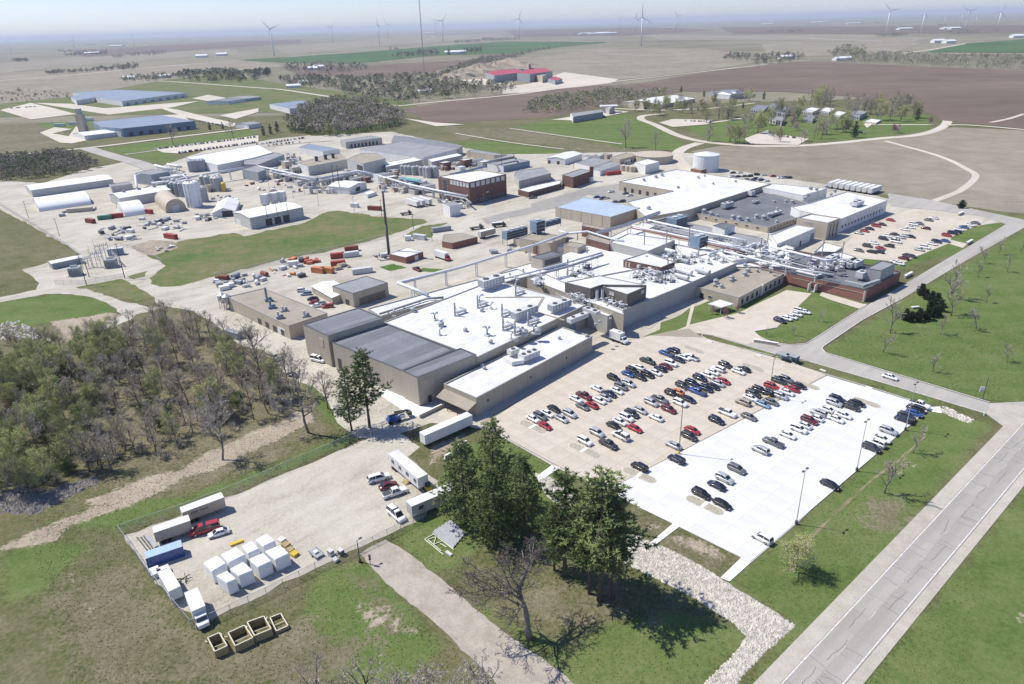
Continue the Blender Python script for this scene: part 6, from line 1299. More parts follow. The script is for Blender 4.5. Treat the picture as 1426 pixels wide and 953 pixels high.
# hopper silos by the wood
for k,(x,y)in enumerate(((70,650),(108,662))):
    q=W('L',x,y,0.25); t=thing('hopper_silo',(q.x,q.y,0.25),'small galvanised hopper silo on legs beside the gravel roof shop','silo','pair of hopper silos'); mb=MB(); mb.cyl(0,0,2.2,4.4,0.35,1.7,14); mb.cyl(0,0,4.401,6.0,1.7,n=14); mb.build('hopper',M['steel_galv'],t); mb=MB(); mb.cyl(0,0,6.002,7.0,1.75,0.3,14); mb.build('roof',M['steel_galv'],t)
    for a in range(4):mb=MB(); c_,s_=math.cos(a*1.571+0.78)*1.5,math.sin(a*1.571+0.78)*1.5; mb.beam((c_,s_,0),(c_,s_,4.6),0.15); mb.build('leg',M['steel_dark'],t)
# chimney
b0=px('M',250,340); hc=height(b0,px('M',220,-195)); q=at(b0,0.25); t=thing('chimney',(q.x,q.y,0.25),'tall slim black steel chimney beside the small brick hut','chimney'); mb=MB(); mb.cyl(0,0,0,hc*0.5,0.75,0.62,14); mb.build('lower_stack',M['steel_dark'],t,True); mb=MB(); mb.cyl(0,0,hc*0.5+0.001,hc,0.62,0.5,14); mb.build('upper_stack',M['steel_dark'],t,True); mb=MB(); mb.cyl(0,0,hc+0.001,hc+0.6,0.7,n=14); mb.build('cap_ring',M['unit_light'],t); mb=MB(); mb.box(-1.2,1.2,-1.2,1.2,0,0.8); mb.build('footing',M['concrete_tan'],t)
# ------------------------------------------------------------------ western plant pipes, silos
def silo_group(v,P,r_,h,label,grp,mat,z=0.25):
    for x,y in P:
        q=W(v,x,y,z); t=thing('silo',(q.x,q.y,z),label,'silo',grp); mb=MB(); mb.cyl(0,0,0,h,r_,n=16); mb.build('shell',M[mat],t,False); mb=MB(); mb.cyl(0,0,h+0.002,h+r_*0.5,r_*1.0,r_*0.2,16); mb.build('cone',M[mat],t); mb=MB(); mb.tube([(r_+0.2,0,0),(r_+0.2,0,h)],0.08,4); mb.build('ladder',M['steel_galv'],t)
silo_group('t',((672,700),(712,705),(755,700),(790,680)),2.3,16.0,'tall pale silo in the tight group beside the gabled shed','tall pale silos','pipe_white')
silo_group('t',((400,520),(450,535),(500,545),(560,550),(600,540),(460,490),(530,500)),2.2,9.5,'dull grey silo in the row behind the metal shed','grey silos behind the metal shed','unit_grey')
silo_group('t',((1020,465),(1060,470),(1100,465),(1040,445),(1085,440),(930,450),(870,440),(830,620),(870,615)),2.6,9.5,'brownish steel tank in the row east of the tall silos','brown steel tanks','pipe_grey')
silo_group('t',((690,200),(730,195),(770,190),(815,188),(855,185)),2.6,9.0,'slate tank in the far row behind the pipes','slate tanks','wall_slate')
silo_group('t',((1145,475),),1.6,6.0,'bright yellow upright tank beside the pipe rack',None,'yellow_paint')
silo_group('v',((485,340),(525,345),(560,345),(610,350),(650,345),(690,355)),2.0,6.5,'steel process vessel left of the brick laboratory','steel process vessels','unit_grey')
silo_group('v',((770,380),(820,370),(850,375),(740,375)),2.4,8.0,'grey reactor vessel against the laboratory','grey reactor vessels','pipe_grey')
for v,P,z,r_,mt,sup,lab in(('t',((110,360),(380,335),(650,275),(1000,210),(1426,140)),8.0,0.6,'pipe_white',16,'long white overhead pipe crossing the western plant'),('t',((360,370),(600,320),(690,330)),9.0,0.5,'pipe_white',10,'white pipe above the grey silos'),('t',((160,105),(370,160)),5.0,1.0,'pipe_white',12,'fat white inclined duct near the works road'),('t',((340,90),(530,130)),4.0,1.1,'pipe_white',12,'fat short white duct beside the inclined one'),
        ('t',((370,280),(560,250),(620,300)),9.0,0.5,'pipe_white',10,'white pipe bending over the slate tanks'),('t',((230,290),(450,265),(560,205)),8.0,0.45,'pipe_white',10,'white pipe rising toward the slate tanks'),
        ('u',((150,250),(500,325),(800,400),(820,385),(1250,305),(1426,335)),6.5,0.5,'pipe_white',9,'pair of white pipes on trestles turning at the process tower, upper'),('u',((160,285),(500,360),(810,425),(1250,335)),5.0,0.45,'pipe_grey',9,'pair of pale pipes on trestles turning at the process tower, lower'),
        ('u',((300,320),(560,350),(800,410)),4.0,0.35,'pipe_white',9,'thin white pipe below the trestle pair'),('v',((0,310),(200,350),(560,455),(870,520),(1180,580)),6.0,0.5,'pipe_white',9,'white pipe run from process hall to the brick laboratory'),('v',((560,480),(880,545),(1180,610),(1240,660)),4.5,0.4,'pipe_grey',9,'grey pipe run below the laboratory wall'),
        ('v',((1180,580),(1426,530)),6.0,0.4,'pipe_white',9,'white pipe along the shaded laboratory front'),('v',((1000,340),(1200,300),(1400,250)),8.0,0.6,'siding_blue',9,'dark blue duct behind the laboratory roof'),('u',((0,300),(230,280)),6.5,0.4,'pipe_white',9,'short white pipe at the slate plant house'),
        ('E',((905,200),(895,120),(930,105)),9.0,0.8,'pipe_white',None,'tall white bent duct at the west pipe end'),('H',((830,270),(1040,225),(1060,245)),8.5,0.9,'wall_slate',None,'dark elbowed duct over the blue clad building')):
    pipe('pipe_run',lab,[W(v,x,y,z)for x,y in P],r_*(1.35 if v in 'uvt' and r_<0.9 else 1),mt,sup,0.25,0.4)
flat('green_panel',(0.10,0.42,0.32),0.5,var=0.1)
for i_,(v,a,b,c,d,z,mt,lab)in enumerate((('v',(400,375),(580,440),(700,415),(480,365),5.0,'siding_blue','blue canopy roof over process pumps left of the laboratory'),('v',(490,385),(640,410),(680,400),(520,375),7.0,'green_panel','narrow green canopy above the blue one'))):
    q=[W(v,x,y,z).xy for x,y in(a,b,c,d)]; ctr=sum(q,Vector((0,0)))/4; t=thing('pump_canopy',(ctr.x,ctr.y,0.25),lab,'canopy'); mb=MB(); mb.prism([p-ctr for p in q],z-0.5,z-0.25); mb.build('roof',M[mt],t)
    for p in q:w_=(p-ctr)*0.95; mb=MB(); mb.beam((w_.x,w_.y,0),(w_.x,w_.y,z-0.5),0.25); mb.build('post',M['steel_galv'],t)
for v,x0,x1,y0,y1,n in(('u',600,1050,420,560,26),('u',240,620,130,260,20),('v',230,820,430,560,34),('v',290,480,290,360,12),('v',880,1400,200,310,26),('t',100,620,230,420,24),('t',560,1000,330,480,16),('v',850,1250,600,720,12),('u',1100,1426,330,420,14)):
    spot={('u',600):'below the grey process tower',('u',240):'beside the slate plant house',('v',230):'between boiler shop and brick laboratory',('v',290):'behind the steel process vessels',('v',880):'behind the brick laboratory',('t',100):'among pipes at the western plant end',('t',560):'beside the tall pale silos',('v',850):'in front of the brick laboratory',('u',1100):'below the grey process hall'}[(v,x0)]
    for i in range(n):
        x,y=cr.uniform(x0,x1),cr.uniform(y0,y1); q=W(v,x,y,0.25); s=cr.uniform(1.0,2.0); kind=cr.randrange(3); mk_=cr.choice(['pipe_white','unit_light','pipe_grey','roof_white']if kind==0 else['wall_white','unit_light','wall_tan','unit_grey','brick_red']); nm_={'pipe_white':'white','unit_light':'pale grey','pipe_grey':'grey','roof_white':'white','wall_white':'white','wall_tan':'tan','unit_grey':'dark grey','brick_red':'brick red'}[mk_]; t=thing('process_skid',(q.x,q.y,0.25),'%s %s with %s pipe loop %s'%(nm_,'upright process vessel' if kind==0 else 'process enclosure','white' if i%3 else 'grey',spot),'process skid','process skids '+spot,cr.uniform(0,3.1))
        mb=MB(); mb.box(-1.4*s,1.4*s,-0.8*s,0.8*s,0,0.3); mb.build('skid',M['unit_light' if i%2 else 'wall_tan'],t)
        if kind==0:mb=MB(); mb.cyl(-0.5*s,0,0.302,2.6*s,0.7*s,n=10); mb.build('vessel',M[mk_],t)
        else:mb=MB(); mb.box(-1.1*s,0.6*s,-0.6*s,0.6*s,0.302,1.7*s); mb.build('enclosure',M[mk_],t)
        mb=MB(); mb.tube([(1.0*s,-0.5*s,0.3),(1.0*s,-0.5*s,2.2*s),(1.0*s,2.0*s,2.2*s),(-2.0*s,2.0*s,2.2*s),(-2.0*s,2.0*s,0.0)],0.16,5); mb.build('pipe_loop',M['pipe_white' if i%3 else 'pipe_grey'],t)
# ------------------------------------------------------------------ storage yard things
# eight wrapped white bins: top outlines
BIN=[((105,470),(215,585),(400,475),(285,372)),((318,368),(415,478),(628,372),(515,275)),((570,270),(650,365),(795,300),(700,200)),((735,195),(835,280),(990,205),(880,110)),
       ((258,625),(395,720),(525,665),(405,560)),((425,545),(540,635),(722,560),(600,450)),((655,425),(770,530),(945,450),(840,345)),((850,330),(978,440),(1160,355),(1040,250))]
flat('wrap_white',(0.76,0.77,0.78),0.35,var=0.05,scale=1.0,bump=0.4)
binlab=['at the west end of the back row','second from the west in the back row','smallest, third in the back row','at the east end of the back row','small, at the west end of the fence row','second from the west in the fence row','third from the west in the fence row','at the east end of the fence row by the pallets']
for k,q in enumerate(BIN):
    z=3.3; P=[at(px('i',*p),z+0.3).xy for p in q]
    if not ccw(P):P.reverse()
    c=sum(P,Vector((0,0)))/4; P=inset([p-c for p in P],0.1); t=thing('wrapped_bin',(c.x,c.y,0.3),'white shrink wrapped bin '+binlab[k],'bin','white wrapped bins'); 
    mb=MB(); mb.prism([p*1.0 for p in P],0.15,z-0.1); mb.build('wrapping',M['wrap_white'],t)
    mb=MB(); I_=[p*0.93 for p in P]; n=4; mb.add([(*p,z-0.095)for p in[p*1.015 for p in P]]+[(*p,z+0.12)for p in I_],[(i,(i+1)%n,n+(i+1)%n,n+i)for i in range(n)]+[(4,5,6,7),(3,2,1,0)]); mb.build('top_cover',M['wrap_white'],t)
    mb=MB(); mb.prism([p*0.95 for p in P],0.0,0.149); mb.build('pallet',M['timber'],t)
def pallet_stack(name,label,p,ang,L_,W_,H_,mat,n=3,grp=None):
    q=at(p,0.3); t=thing(name,(q.x,q.y,0.3),label,'pallet',grp,ang)
    for k in range(n):mb=MB(); mb.box(-L_/2+rnd.uniform(-0.1,0.1),L_/2,-W_/2,W_/2,k*H_/n,(k+0.8)*H_/n); mb.build('board_layer',M[mat],t)
    for s in(-1,0,1):mb=MB(); mb.box(s*L_*0.4-0.1,s*L_*0.4+0.1,-W_/2-0.03,W_/2+0.03,H_*0.94,H_*0.99); mb.build('batten',M[mat],t)
pallet_stack('yellow_beam','yellow steel beam behind the wrapped bins',px('i',515,235),math.radians(35),2.8,0.9,0.5,'yellow_paint')
for k,(x,y,m_)in enumerate(((1060,205,'wall_white'),(1115,265,'timber'),(1165,325,'timber'),(1215,375,'yellow_paint'))):pallet_stack('pallet',['pale pallet stack nearest the back bins','timber pallet with gaps beside the bins','second timber pallet toward the fence','yellow pallet at the fence end of the stack row'][k],px('i',x,y),math.radians(-35),1.6,1.4,0.7,m_)
# open timber crates on the grass
def crate(label,P,H_,legs):
    W_=[at(px('j',*p),H_+0.2).xy for p in P]
    if not ccw(W_):W_.reverse()
    c=sum(W_,Vector((0,0)))/4; t=thing('timber_crate',(c.x,c.y,0.23),label,'crate','open timber crates'); Q=[p-c for p in W_]; n=4
    for i in range(n):
        a,b=Q[i],Q[(i+1)%n]; m=5
        for j in range(m):
            z0=0.05+j*(H_-0.1)/m; mb=MB(); e=(b-a).normalized()*0.09; mb.beam((*(a+e),z0+(H_-0.1)/m/2),(*(b-e),z0+(H_-0.1)/m/2),0.09,(H_-0.1)/m-0.03); mb.build('plank',M['timber'],t)
        mb=MB(); mb.beam((*a,0),(*a,H_+0.05),0.17); mb.build('corner_post',M['timber'],t)
        mb=MB(); mb.beam((*(a*1.0),H_+0.06),(*(b*1.0),H_+0.06),0.2,0.1); mb.build('top_rail',M['timber_pale'],t)
    if legs:
        a,b=Q[3],Q[0]
        for s in(0.0,1.0):p_=a.lerp(b,s); o_=(p_).normalized()*0.5; mb=MB(); mb.beam((*(p_+o_),0.4),(*(p_+o_*2.2),0.4),0.14); mb.build('skid_end',M['timber_pale'],t)
    mb=MB(); a,b=Q[0].lerp(Q[1],0.5),Q[2].lerp(Q[3],0.5); mb.beam((*a,H_*0.45),(*b,H_*0.45),0.12); mb.build('cross_bar',M['timber_pale'],t)
flat('timber_pale',(0.62,0.58,0.44),0.75,var=0.15,scale=1.5)
crate('open timber crate nearest the parked box lorry',((95,495),(195,690),(370,610),(260,425)),1.7,True)
crate('open timber crate with wide mouth, second from the lorry',((385,425),(485,610),(735,495),(615,320)),1.6,True)
crate('open timber crate with cross board, third from the lorry',((655,275),(760,465),(995,370),(890,190)),1.7,True)
crate('low open timber frame at the end of the crate row',((980,210),(1070,400),(1235,325),(1130,150)),0.7,False)
# steel trusses and planks stacked on the lawn
t=thing('truss_stack',(*at(px('m',480,450)).xy,0.23),'stack of galvanised scaffold planks and trusses lying on the grass','scaffold'); o=at(px('m',480,450)).xy
for k in range(16):
    f_=k/15; a=at(px('m',280+290*f_,380-180*f_)).xy-o; b=at(px('m',610+200*f_,660-240*f_)).xy-o; mb=MB(); mb.beam((*a,0.1+(k%3)*0.14),(*b,0.1+(k%3)*0.14),0.34,0.11); mb.build('scaffold_plank',M['steel_galv'],t)
flat('pale_green',(0.62,0.68,0.50),0.5,var=0.1)
t=thing('light_truss',(*at(px('m',350,600)).xy,0.23),'pale green lattice truss frame lying on the grass','truss'); o=at(px('m',350,600)).xy
for(x0,y0,x1,y1)in((140,520,445,770),(180,515,410,710),(270,415,620,690),(390,585,500,645),(140,515,280,435),(180,520,340,470),(330,450,290,600),(290,600,430,545)):
    a,b=at(px('m',x0,y0)).xy-o,at(px('m',x1,y1)).xy-o; mb=MB(); mb.beam((*a,0.2),(*b,0.2),0.16,0.14); mb.build('truss_bar',M['pale_green'],t)
t=thing('plank_bundle',(*at(px('m',540,750)).xy,0.23),'short bundle of pale sheets beside the lattice truss','bundle',None,math.radians(-45)); 
for k in range(4):mb=MB(); mb.box(-0.9,0.9,-0.35,0.35,k*0.1,k*0.1+0.08); mb.build('sheet',M['unit_light'],t)
# long bars on the gravel by the short trailer, crates by the blue container
t=thing('bar_stack',(*at(px('g',470,720)).xy,0.3),'long dark steel bars and planks laid on the gravel beside the fence','bars'); o=at(px('g',470,720)).xy
for(x0,y0,x1,y1,w_)in((330,640,480,830,0.2),(390,640,530,820,0.25),(430,620,560,800,0.2),(470,620,620,780,0.9)):a,b=at(px('g',x0,y0)).xy-o,at(px('g',x1,y1)).xy-o; mb=MB(); mb.beam((*a,0.15),(*b,0.15),w_,0.2); mb.build('bar',M['steel_dark' if w_<0.5 else 'unit_grey'],t)
for k,(x,y,s,m_)in enumerate(((125,135,1.0,'unit_light'),(155,175,1.0,'unit_light'),(235,125,1.2,'wall_white'))):q=at(px('h',x,y),0.8); t=thing('crate_box',(q.x,q.y,0.3),['grey steel box at the fence by the blue container','grey steel box below the first at the fence','white slab crate beside the blue container'][k],'crate',None,0.6); mb=MB(); mb.box(-1.0*s,1.0*s,-0.6,0.6,0.12,1.1); mb.build('body',M[m_],t); mb=MB(); mb.box(-1.02*s,1.02*s,-0.62,0.62,1.101,1.18); mb.build('lid',M['roof_white_metal'],t); mb=MB(); mb.box(-0.9*s,0.9*s,-0.5,0.5,0,0.119); mb.build('skid',M['timber'],t)
q=at(px('h',470,260)); t=thing('scrap_pile',(q.x,q.y,0.3),'small tangle of dark scrap steel beside the narrow trailer','scrap',None,0.3); 
for k in range(9):mb=MB(); a=rnd.uniform(0,6.28); mb.beam((rnd.uniform(-0.8,0.8),rnd.uniform(-0.8,0.8),0.05),(math.cos(a)*1.8,math.sin(a)*1.5,rnd.uniform(0.2,1.0)),0.14); mb.build('scrap_bar',M['steel_dark'],t)
# dark skip and small boxes by the gate
q=at(px('k',190,385),0.8); t=thing('flat_trailer',(q.x,q.y,0.3),'small dark utility trailer carrying a white box near the gate','trailer',None,math.radians(-45)); mb=MB(); mb.box(-1.6,1.6,-0.9,0.9,0.45,0.6); mb.build('deck',M['unit_grey'],t)
for s in(-1,1):mb=MB(); mb.box(-1.6,1.6,*sorted((s*0.9,s*0.96)),0.45,1.0); mb.build('side',M['unit_grey'],t); mb=MB(); mb.cyl(0.0,s*0.8,0.0,0.44,0.3,n=8); mb.build('wheel',M['tyre'],t)
mb=MB(); mb.box(-0.5,0.4,-0.4,0.5,0.601,1.0); mb.build('load',M['wall_white'],t)
for k,(x,y,m_)in enumerate(((390,400,'unit_grey'),(525,395,'steel_dark'),(450,480,'wall_white'))):q=at(px('k',x,y),0.5); t=thing('cabinet',(q.x,q.y,0.3),['grey cabinet by the yard gate','dark cabinet nearest the gate post','white barrel cover outside the fence'][k],'cabinet',None,-0.7); mb=MB(); mb.box(-0.6,0.6,-0.5,0.5,0.1,1.3 if k<2 else 0.6); mb.build('body',M[m_],t); mb=MB(); mb.box(-0.5,0.5,-0.4,0.4,0,0.099); mb.build('base',M['kerb'],t); mb=MB(); mb.box(-0.63,0.63,-0.53,0.53,1.301 if k<2 else 0.601,1.36 if k<2 else 0.66); mb.build('lid',M['unit_light'],t)
# blue boom lift under the pines, yellow digger, steps
q=at(px('b',400,165),0.8); t=thing('boom_lift',(q.x,q.y,0.27),'blue boom lift folded in the pine shadow','boom lift',None,math.radians(30)); mb=MB(); mb.box(-2.2,1.6,-1.1,1.1,0.5,1.3); mb.build('chassis',M['paint blue'],t); mb=MB(); mb.box(-1.8,0.4,-0.9,0.9,1.301,2.1); mb.build('turret',M['paint blue'],t)
for x in(-1.5,1.1):
    for s in(-1,1):mb=MB(); n=12; mb.add([(x+0.5*math.cos(2*math.pi*i/n),s*1.15+d,0.5+0.5*math.sin(2*math.pi*i/n))for d in(-0.2,0.2)for i in range(n)],[(i,(i+1)%n,n+(i+1)%n,n+i)for i in range(n)]+[tuple(range(n-1,-1,-1)),tuple(range(n,2*n))]); mb.build('wheel',M['tyre'],t)
mb=MB(); mb.beam((-1.4,0,2.2),(3.6,0,2.5),0.5); mb.beam((0.4,0.55,2.75),(4.6,0.55,2.2),0.4); mb.build('boom',M['steel_dark'],t); mb=MB(); mb.box(4.2,5.4,-0.7,1.2,0.9,1.9); mb.build('basket',M['steel_dark'],t); mb=MB(); mb.box(1.7,3.2,-0.9,0.4,0.8,1.6); mb.build('white_cover',M['wall_white'],t)
q=at(px('l',830,520),0.8); t=thing('skid_loader',(q.x,q.y,0.3),'yellow skid loader between the two office trailers','loader',None,math.radians(120)); mb=MB(); mb.box(-1.2,1.0,-0.75,0.75,0.45,1.2); mb.build('body',M['yellow_paint'],t); mb=MB(); mb.box(-0.4,0.7,-0.55,0.55,1.201,2.0); mb.build('cab',M['steel_dark'],t); mb=MB(); mb.box(1.6,2.1,-0.9,0.9,0.1,0.7); mb.build('bucket',M['steel_dark'],t)
for s in(-1,1):mb=MB(); mb.beam((-1.0,s*0.8,1.4),(1.7,s*0.8,0.6),0.18); mb.build('arm',M['yellow_paint'],t)
for x in(-0.8,0.6):
    for s in(-1,1):mb=MB(); mb.add([(x+0.42*math.cos(2*math.pi*i/10),s*0.85+d,0.42+0.42*math.sin(2*math.pi*i/10))for d in(-0.14,0.14)for i in range(10)],[(i,(i+1)%10,10+(i+1)%10,10+i)for i in range(10)]+[tuple(range(9,-1,-1)),tuple(range(10,20))]); mb.build('wheel',M['tyre'],t)
q=at(px('l',590,440),0.4); t=thing('timber_steps',(q.x,q.y,0.3),'timber steps and landing at the office trailer door','steps',None,math.radians(-52)); 
for k in range(4):mb=MB(); mb.box(-1.0+k*0.0,1.0,-1.4+k*0.35,-1.1+k*0.35,0.2*k,0.2*k+0.16); mb.build('tread',M['timber'],t)
mb=MB(); mb.box(-1.2,1.2,0.0,1.2,0.75,0.85); mb.build('landing',M['timber'],t); rail(t,[(-1.2,0,0.85),(1.2,0,0.85),(1.2,1.2,0.85)],1.0,'timber')
# stone headwalls in the ditch, kerb stones
for k,(a,b,lab)in enumerate(((('_',620,641),('_',643,629),'pale concrete headwall of the culvert beside the pines'),(('_',639,624),('_',650,620),'low concrete wall beyond the culvert headwall'))):
    A_,B_=at(px(*a)).xy,at(px(*b)).xy; c=(A_+B_)/2; d_=(B_-A_); t=thing('headwall',(c.x,c.y,0.2),lab,'wall',None,math.atan2(d_.y,d_.x)); L_=d_.length; mb=MB(); mb.box(-L_/2,L_/2,-0.2,0.2,0,1.1); mb.build('wall',M['kerb'],t); mb=MB(); mb.box(-L_/2-0.1,L_/2+0.1,-0.28,0.28,1.101,1.25); mb.build('coping',M['concrete_new'],t); mb=MB(); mb.beam((-L_/2,0,0.5),(-L_/2-0.9,-0.8,0.4),0.3,1.0); mb.build('wing',M['kerb'],t)
# retaining wall of the dock ramp
A_,B_=at(px('b',530,160)).xy,at(px('b',655,100)).xy; c=(A_+B_)/2; d_=B_-A_; t=thing('ramp_wall',(c.x,c.y,0.2),'pale concrete retaining wall of the loading ramp behind the long trailer','wall',None,math.atan2(d_.y,d_.x)); L_=d_.length; mb=MB(); mb.box(-L_/2,L_/2,-0.2,0.2,0,1.2); mb.build('wall',M['wall_tan'],t); mb=MB(); mb.box(-L_/2,L_/2,-0.25,0.25,1.201,1.3); mb.build('coping',M['concrete_new'],t)
sheet('loading_apron',pts('b',310,30,370,0,530,100,660,95,530,150,490,150),0.29,'concrete_new')
sheet('loading_apron',pts('b',650,110,780,130,830,180,700,215,620,140),0.293,'concrete_tan')
# ------------------------------------------------------------------ chain link fences
m_,N_,L_,B_=nodes_of('chain_link'); tr=N_.new('ShaderNodeBsdfTransparent'); mxs=N_.new('ShaderNodeMixShader'); mxs.inputs[0].default_value=0.2; B_.inputs['Base Color'].default_value=(0.34,0.35,0.34,1); B_.inputs['Roughness'].default_value=0.6
L_.new(tr.outputs[0],mxs.inputs[1]); L_.new(B_.outputs[0],mxs.inputs[2]); L_.new(mxs.outputs[0],N_['Material Output'].inputs['Surface'])
def fence(label,pix,H_=2.3,step=4.0,z=0.25):
    P=[at(p).xy for p in pix]; o=P[0]; t=thing('chain_link_fence',(o.x,o.y,z),label,'fence'); post=None
    for a,b in zip(P[:-1],P[1:]):
        n=max(1,round((b-a).length/step))
        for i in range(n):
            p,q=a.lerp(b,i/n)-o,a.lerp(b,(i+1)/n)-o
            mobj('mesh_panel',[(*p,0.03),(*q,0.03),(*q,H_),(*p,H_)],[(0,1,2,3)],M['chain_link'],t)
            if post is None:mb=MB(); mb.cyl(0,0,0,H_+0.1,0.055,n=6); post=mb.build('post',M['steel_galv'],t); pd=post.data
            else:pp_=bpy.data.objects.new('post',pd); C.objects.link(pp_); pp_.parent=t; pp_.location=(*p,0)
        mb=MB(); mb.beam((*(a-o),H_+0.02),(*(b-o),H_+0.02),0.06); mb.build('top_rail',M['steel_galv'],t)
    return t
fence('chain link fence along the grassy north side of the storage yard',pts('_',167,744,256,714,330,686,401,654,499,612,540,596))
fence('chain link fence down the west end of the storage yard',pts('_',167,744,210,806,268,877))
fence('chain link fence along the lower side of the storage yard',pts('_',268,877,296,868,372,832,440,797,500,770))
fence('chain link gate and fence between gravel track and white van',pts('_',500,770,540,750,594,722))
fence('chain link fence round the electrical substation',pts('n',180,690,300,690,520,690,620,690,1170,590))
fence('chain link fence along the western perimeter road',pts('E',0,318,250,470,520,640),2.3,6)
fence('chain link fence beside the ring road round the green field',pts('E',800,590,900,610,1010,660,1075,705),2.3,6)
fence('chain link fence along the edge of the long green field',pts('L',0,405,450,300,900,195,1426,75),2.3,8)
# ------------------------------------------------------------------ lamps, poles
def lamp_post(label,base,top,heads=2,grp='car park lamp posts',z=0.42,mat='steel_galv',hh=None):
    h=hh or height(base,top); q=at(base,z); t=thing('lamp_post',(q.x,q.y,z),label,'lamp post',grp,ANG_A)
    mb=MB(); mb.cyl(0,0,0,0.8,0.32,n=10); mb.build('footing',M['yellow_paint' if 'yellow' in label else 'steel_dark'],t); mb=MB(); mb.cyl(0,0,0.801,h,0.12,0.07,8); mb.build('pole',M[mat],t)
    for s in((-1,1)if heads==2 else(1,)):mb=MB(); mb.beam((0,0,h-0.1),(s*0.7,0,h-0.05),0.08); mb.build('arm',M[mat],t); mb=MB(); mb.box(*sorted((s*0.5,s*1.2)),-0.22,0.22,h-0.02,h+0.14); mb.build('lamp_head',M['steel_dark'],t)
lamp_post('tall two headed lamp post at the grass edge beside a lone white car',px('V',1108,665),px('V',1130,335))
lamp_post('tall two headed lamp post at the grass edge past the lone black car',px('W',385,395),px('W',405,110))
lamp_post('tall two headed lamp post by the blue car at the grass edge',px('U',640,945),px('U',672,640))
lamp_post('lamp post with yellow footing in the middle of the car park',px('V',380,232),px('V',385,-150),1,mat='steel_dark')
lamp_post('lamp post with yellow footing among the third row cars',px('T',620,545),px('T',637,265),2,mat='steel_dark')
lamp_post('lamp post with bent arm at the storage yard gate',px('k',775,505),px('k',740,215),1,'yard poles',0.26,'steel_dark')
def pole(label,base,top,arms=2,grp='timber power poles',r_=0.16,mat='pole_wood',name='power_pole'):
    h=height(base,top); q=at(base,0.24); t=thing(name,(q.x,q.y,0.24),label,'pole',grp,ANG_A+0.4); mb=MB(); mb.cyl(0,0,0,h,r_*1.2,r_*0.75,8); mb.build('pole',M[mat],t)
    for k in range(arms):mb=MB(); mb.beam((-1.2,0,h-0.5-k*1.1),(1.2,0,h-0.5-k*1.1),0.14); mb.build('crossarm',M[mat],t)
    return t,q,h
flat('pole_wood',(0.10,0.08,0.06),0.85,var=0.2,scale=2)
pole('dark timber pole at the left of the substation',px('n',618,690),px('n',510,245),3); pole('dark timber pole at the right of the substation',px('n',1160,585),px('n',1065,95),4); pole('short timber pole inside the substation',px('n',655,570),px('n',620,370),1)
for v,b,tp in(('E',(190,400),(155,285)),('E',(395,520),(370,400)),('u',(825,690),(805,390)),('u',(285,545),(265,330)),('u',(545,610),(520,420)),('u',(1215,760),(1190,580)),('G',(1140,790),(1130,640)),('H',(755,610),(748,540)),('H',(945,350),(930,180)),('H',(685,350),(678,170)),('I',(350,330),(345,280)),('M',(450,110),(445,0)),('M',(605,215),(600,140)),('G',(205,870),(200,690)),('G',(290,860),(268,650)),('G',(375,835),(350,620))):pole('slender service pole standing in the gravel of the works',px(v,*b),px(v,*tp),1,'slender works poles',0.13,'steel_galv' if v in 'u' else 'pole_wood')
for v,b,tp in(('u',(995,490),(975,235)),('u',(1060,555),(1030,240))):pole('slim dark exhaust mast before the grey process tower',px(v,*b),px(v,*tp),0,'pair of exhaust masts',0.25,'steel_dark','exhaust_mast')
# signals, signs
q=at(px('k',915,545),0.26); t=thing('signal_post',(q.x,q.y,0.26),'short post with two dark signal boxes beside the gravel track','signal'); mb=MB(); mb.cyl(0,0,0,2.4,0.06,n=6); mb.build('post',M['steel_dark'],t)
for z in(1.5,2.3):mb=MB(); mb.box(-0.2,0.25,-0.2,0.2,z,z+0.45); mb.build('signal_box',M['steel_dark'],t)
q=at(px('U',1150,745),0.24); t=thing('entrance_sign',(q.x,q.y,0.24),'white sign board on a dark pole at the works entrance','sign',None,math.radians(-10)); mb=MB(); mb.cyl(0,0,0,7.5,0.1,n=8); mb.build('pole',M['steel_dark'],t); mb=MB(); mb.box(-1.35,-0.12,-0.1,0.1,2.6,4.2); mb.build('board',M['wall_white'],t); mb=MB(); mb.box(-1.3,-0.17,-0.112,-0.101,2.65,3.2); mb.build('lower_stripe',M['concrete_tan'],t); mb=MB(); mb.box(-0.3,0.3,-0.3,0.3,0,0.4); mb.build('footing',M['steel_dark'],t)
q=at(px('U',1160,850),0.24); t=thing('hydrant_stub',(q.x,q.y,0.24),'small white post in the grass at the junction','post'); mb=MB(); mb.cyl(0,0,0,0.9,0.18,n=8); mb.build('barrel',M['wall_white'],t); mb=MB(); mb.cyl(0,0,0.901,1.05,0.24,0.1,8); mb.build('cap',M['wall_white'],t)
rocks('rubble_strip',pts('U',865,820,900,790,1000,840,1090,885,1060,905,960,870),260,0.2,0.5,'limestone',6,label='strip of broken concrete rubble in the grass by the street',cat='rubble')
struct(sheet('footpath',pts('U',785,800,870,795,880,840,800,825),0.25,'concrete_new'))
for v,x,y in(('U',400,668),('U',95,553),('T',230,172),('T',555,265)):q=at(px(v,x,y),0.4); t=thing('stop_block',(q.x,q.y,0.3),'small white concrete block at the lot kerb','block','white blocks along the kerb',ANG_A+1.57); mb=MB(); mb.box(-1.0,1.0,-0.3,0.3,0,0.35); mb.build('block',M['concrete_new'],t); mb=MB(); mb.box(-0.95,0.95,-0.25,0.25,0.351,0.4); mb.build('top',M['wall_white'],t)
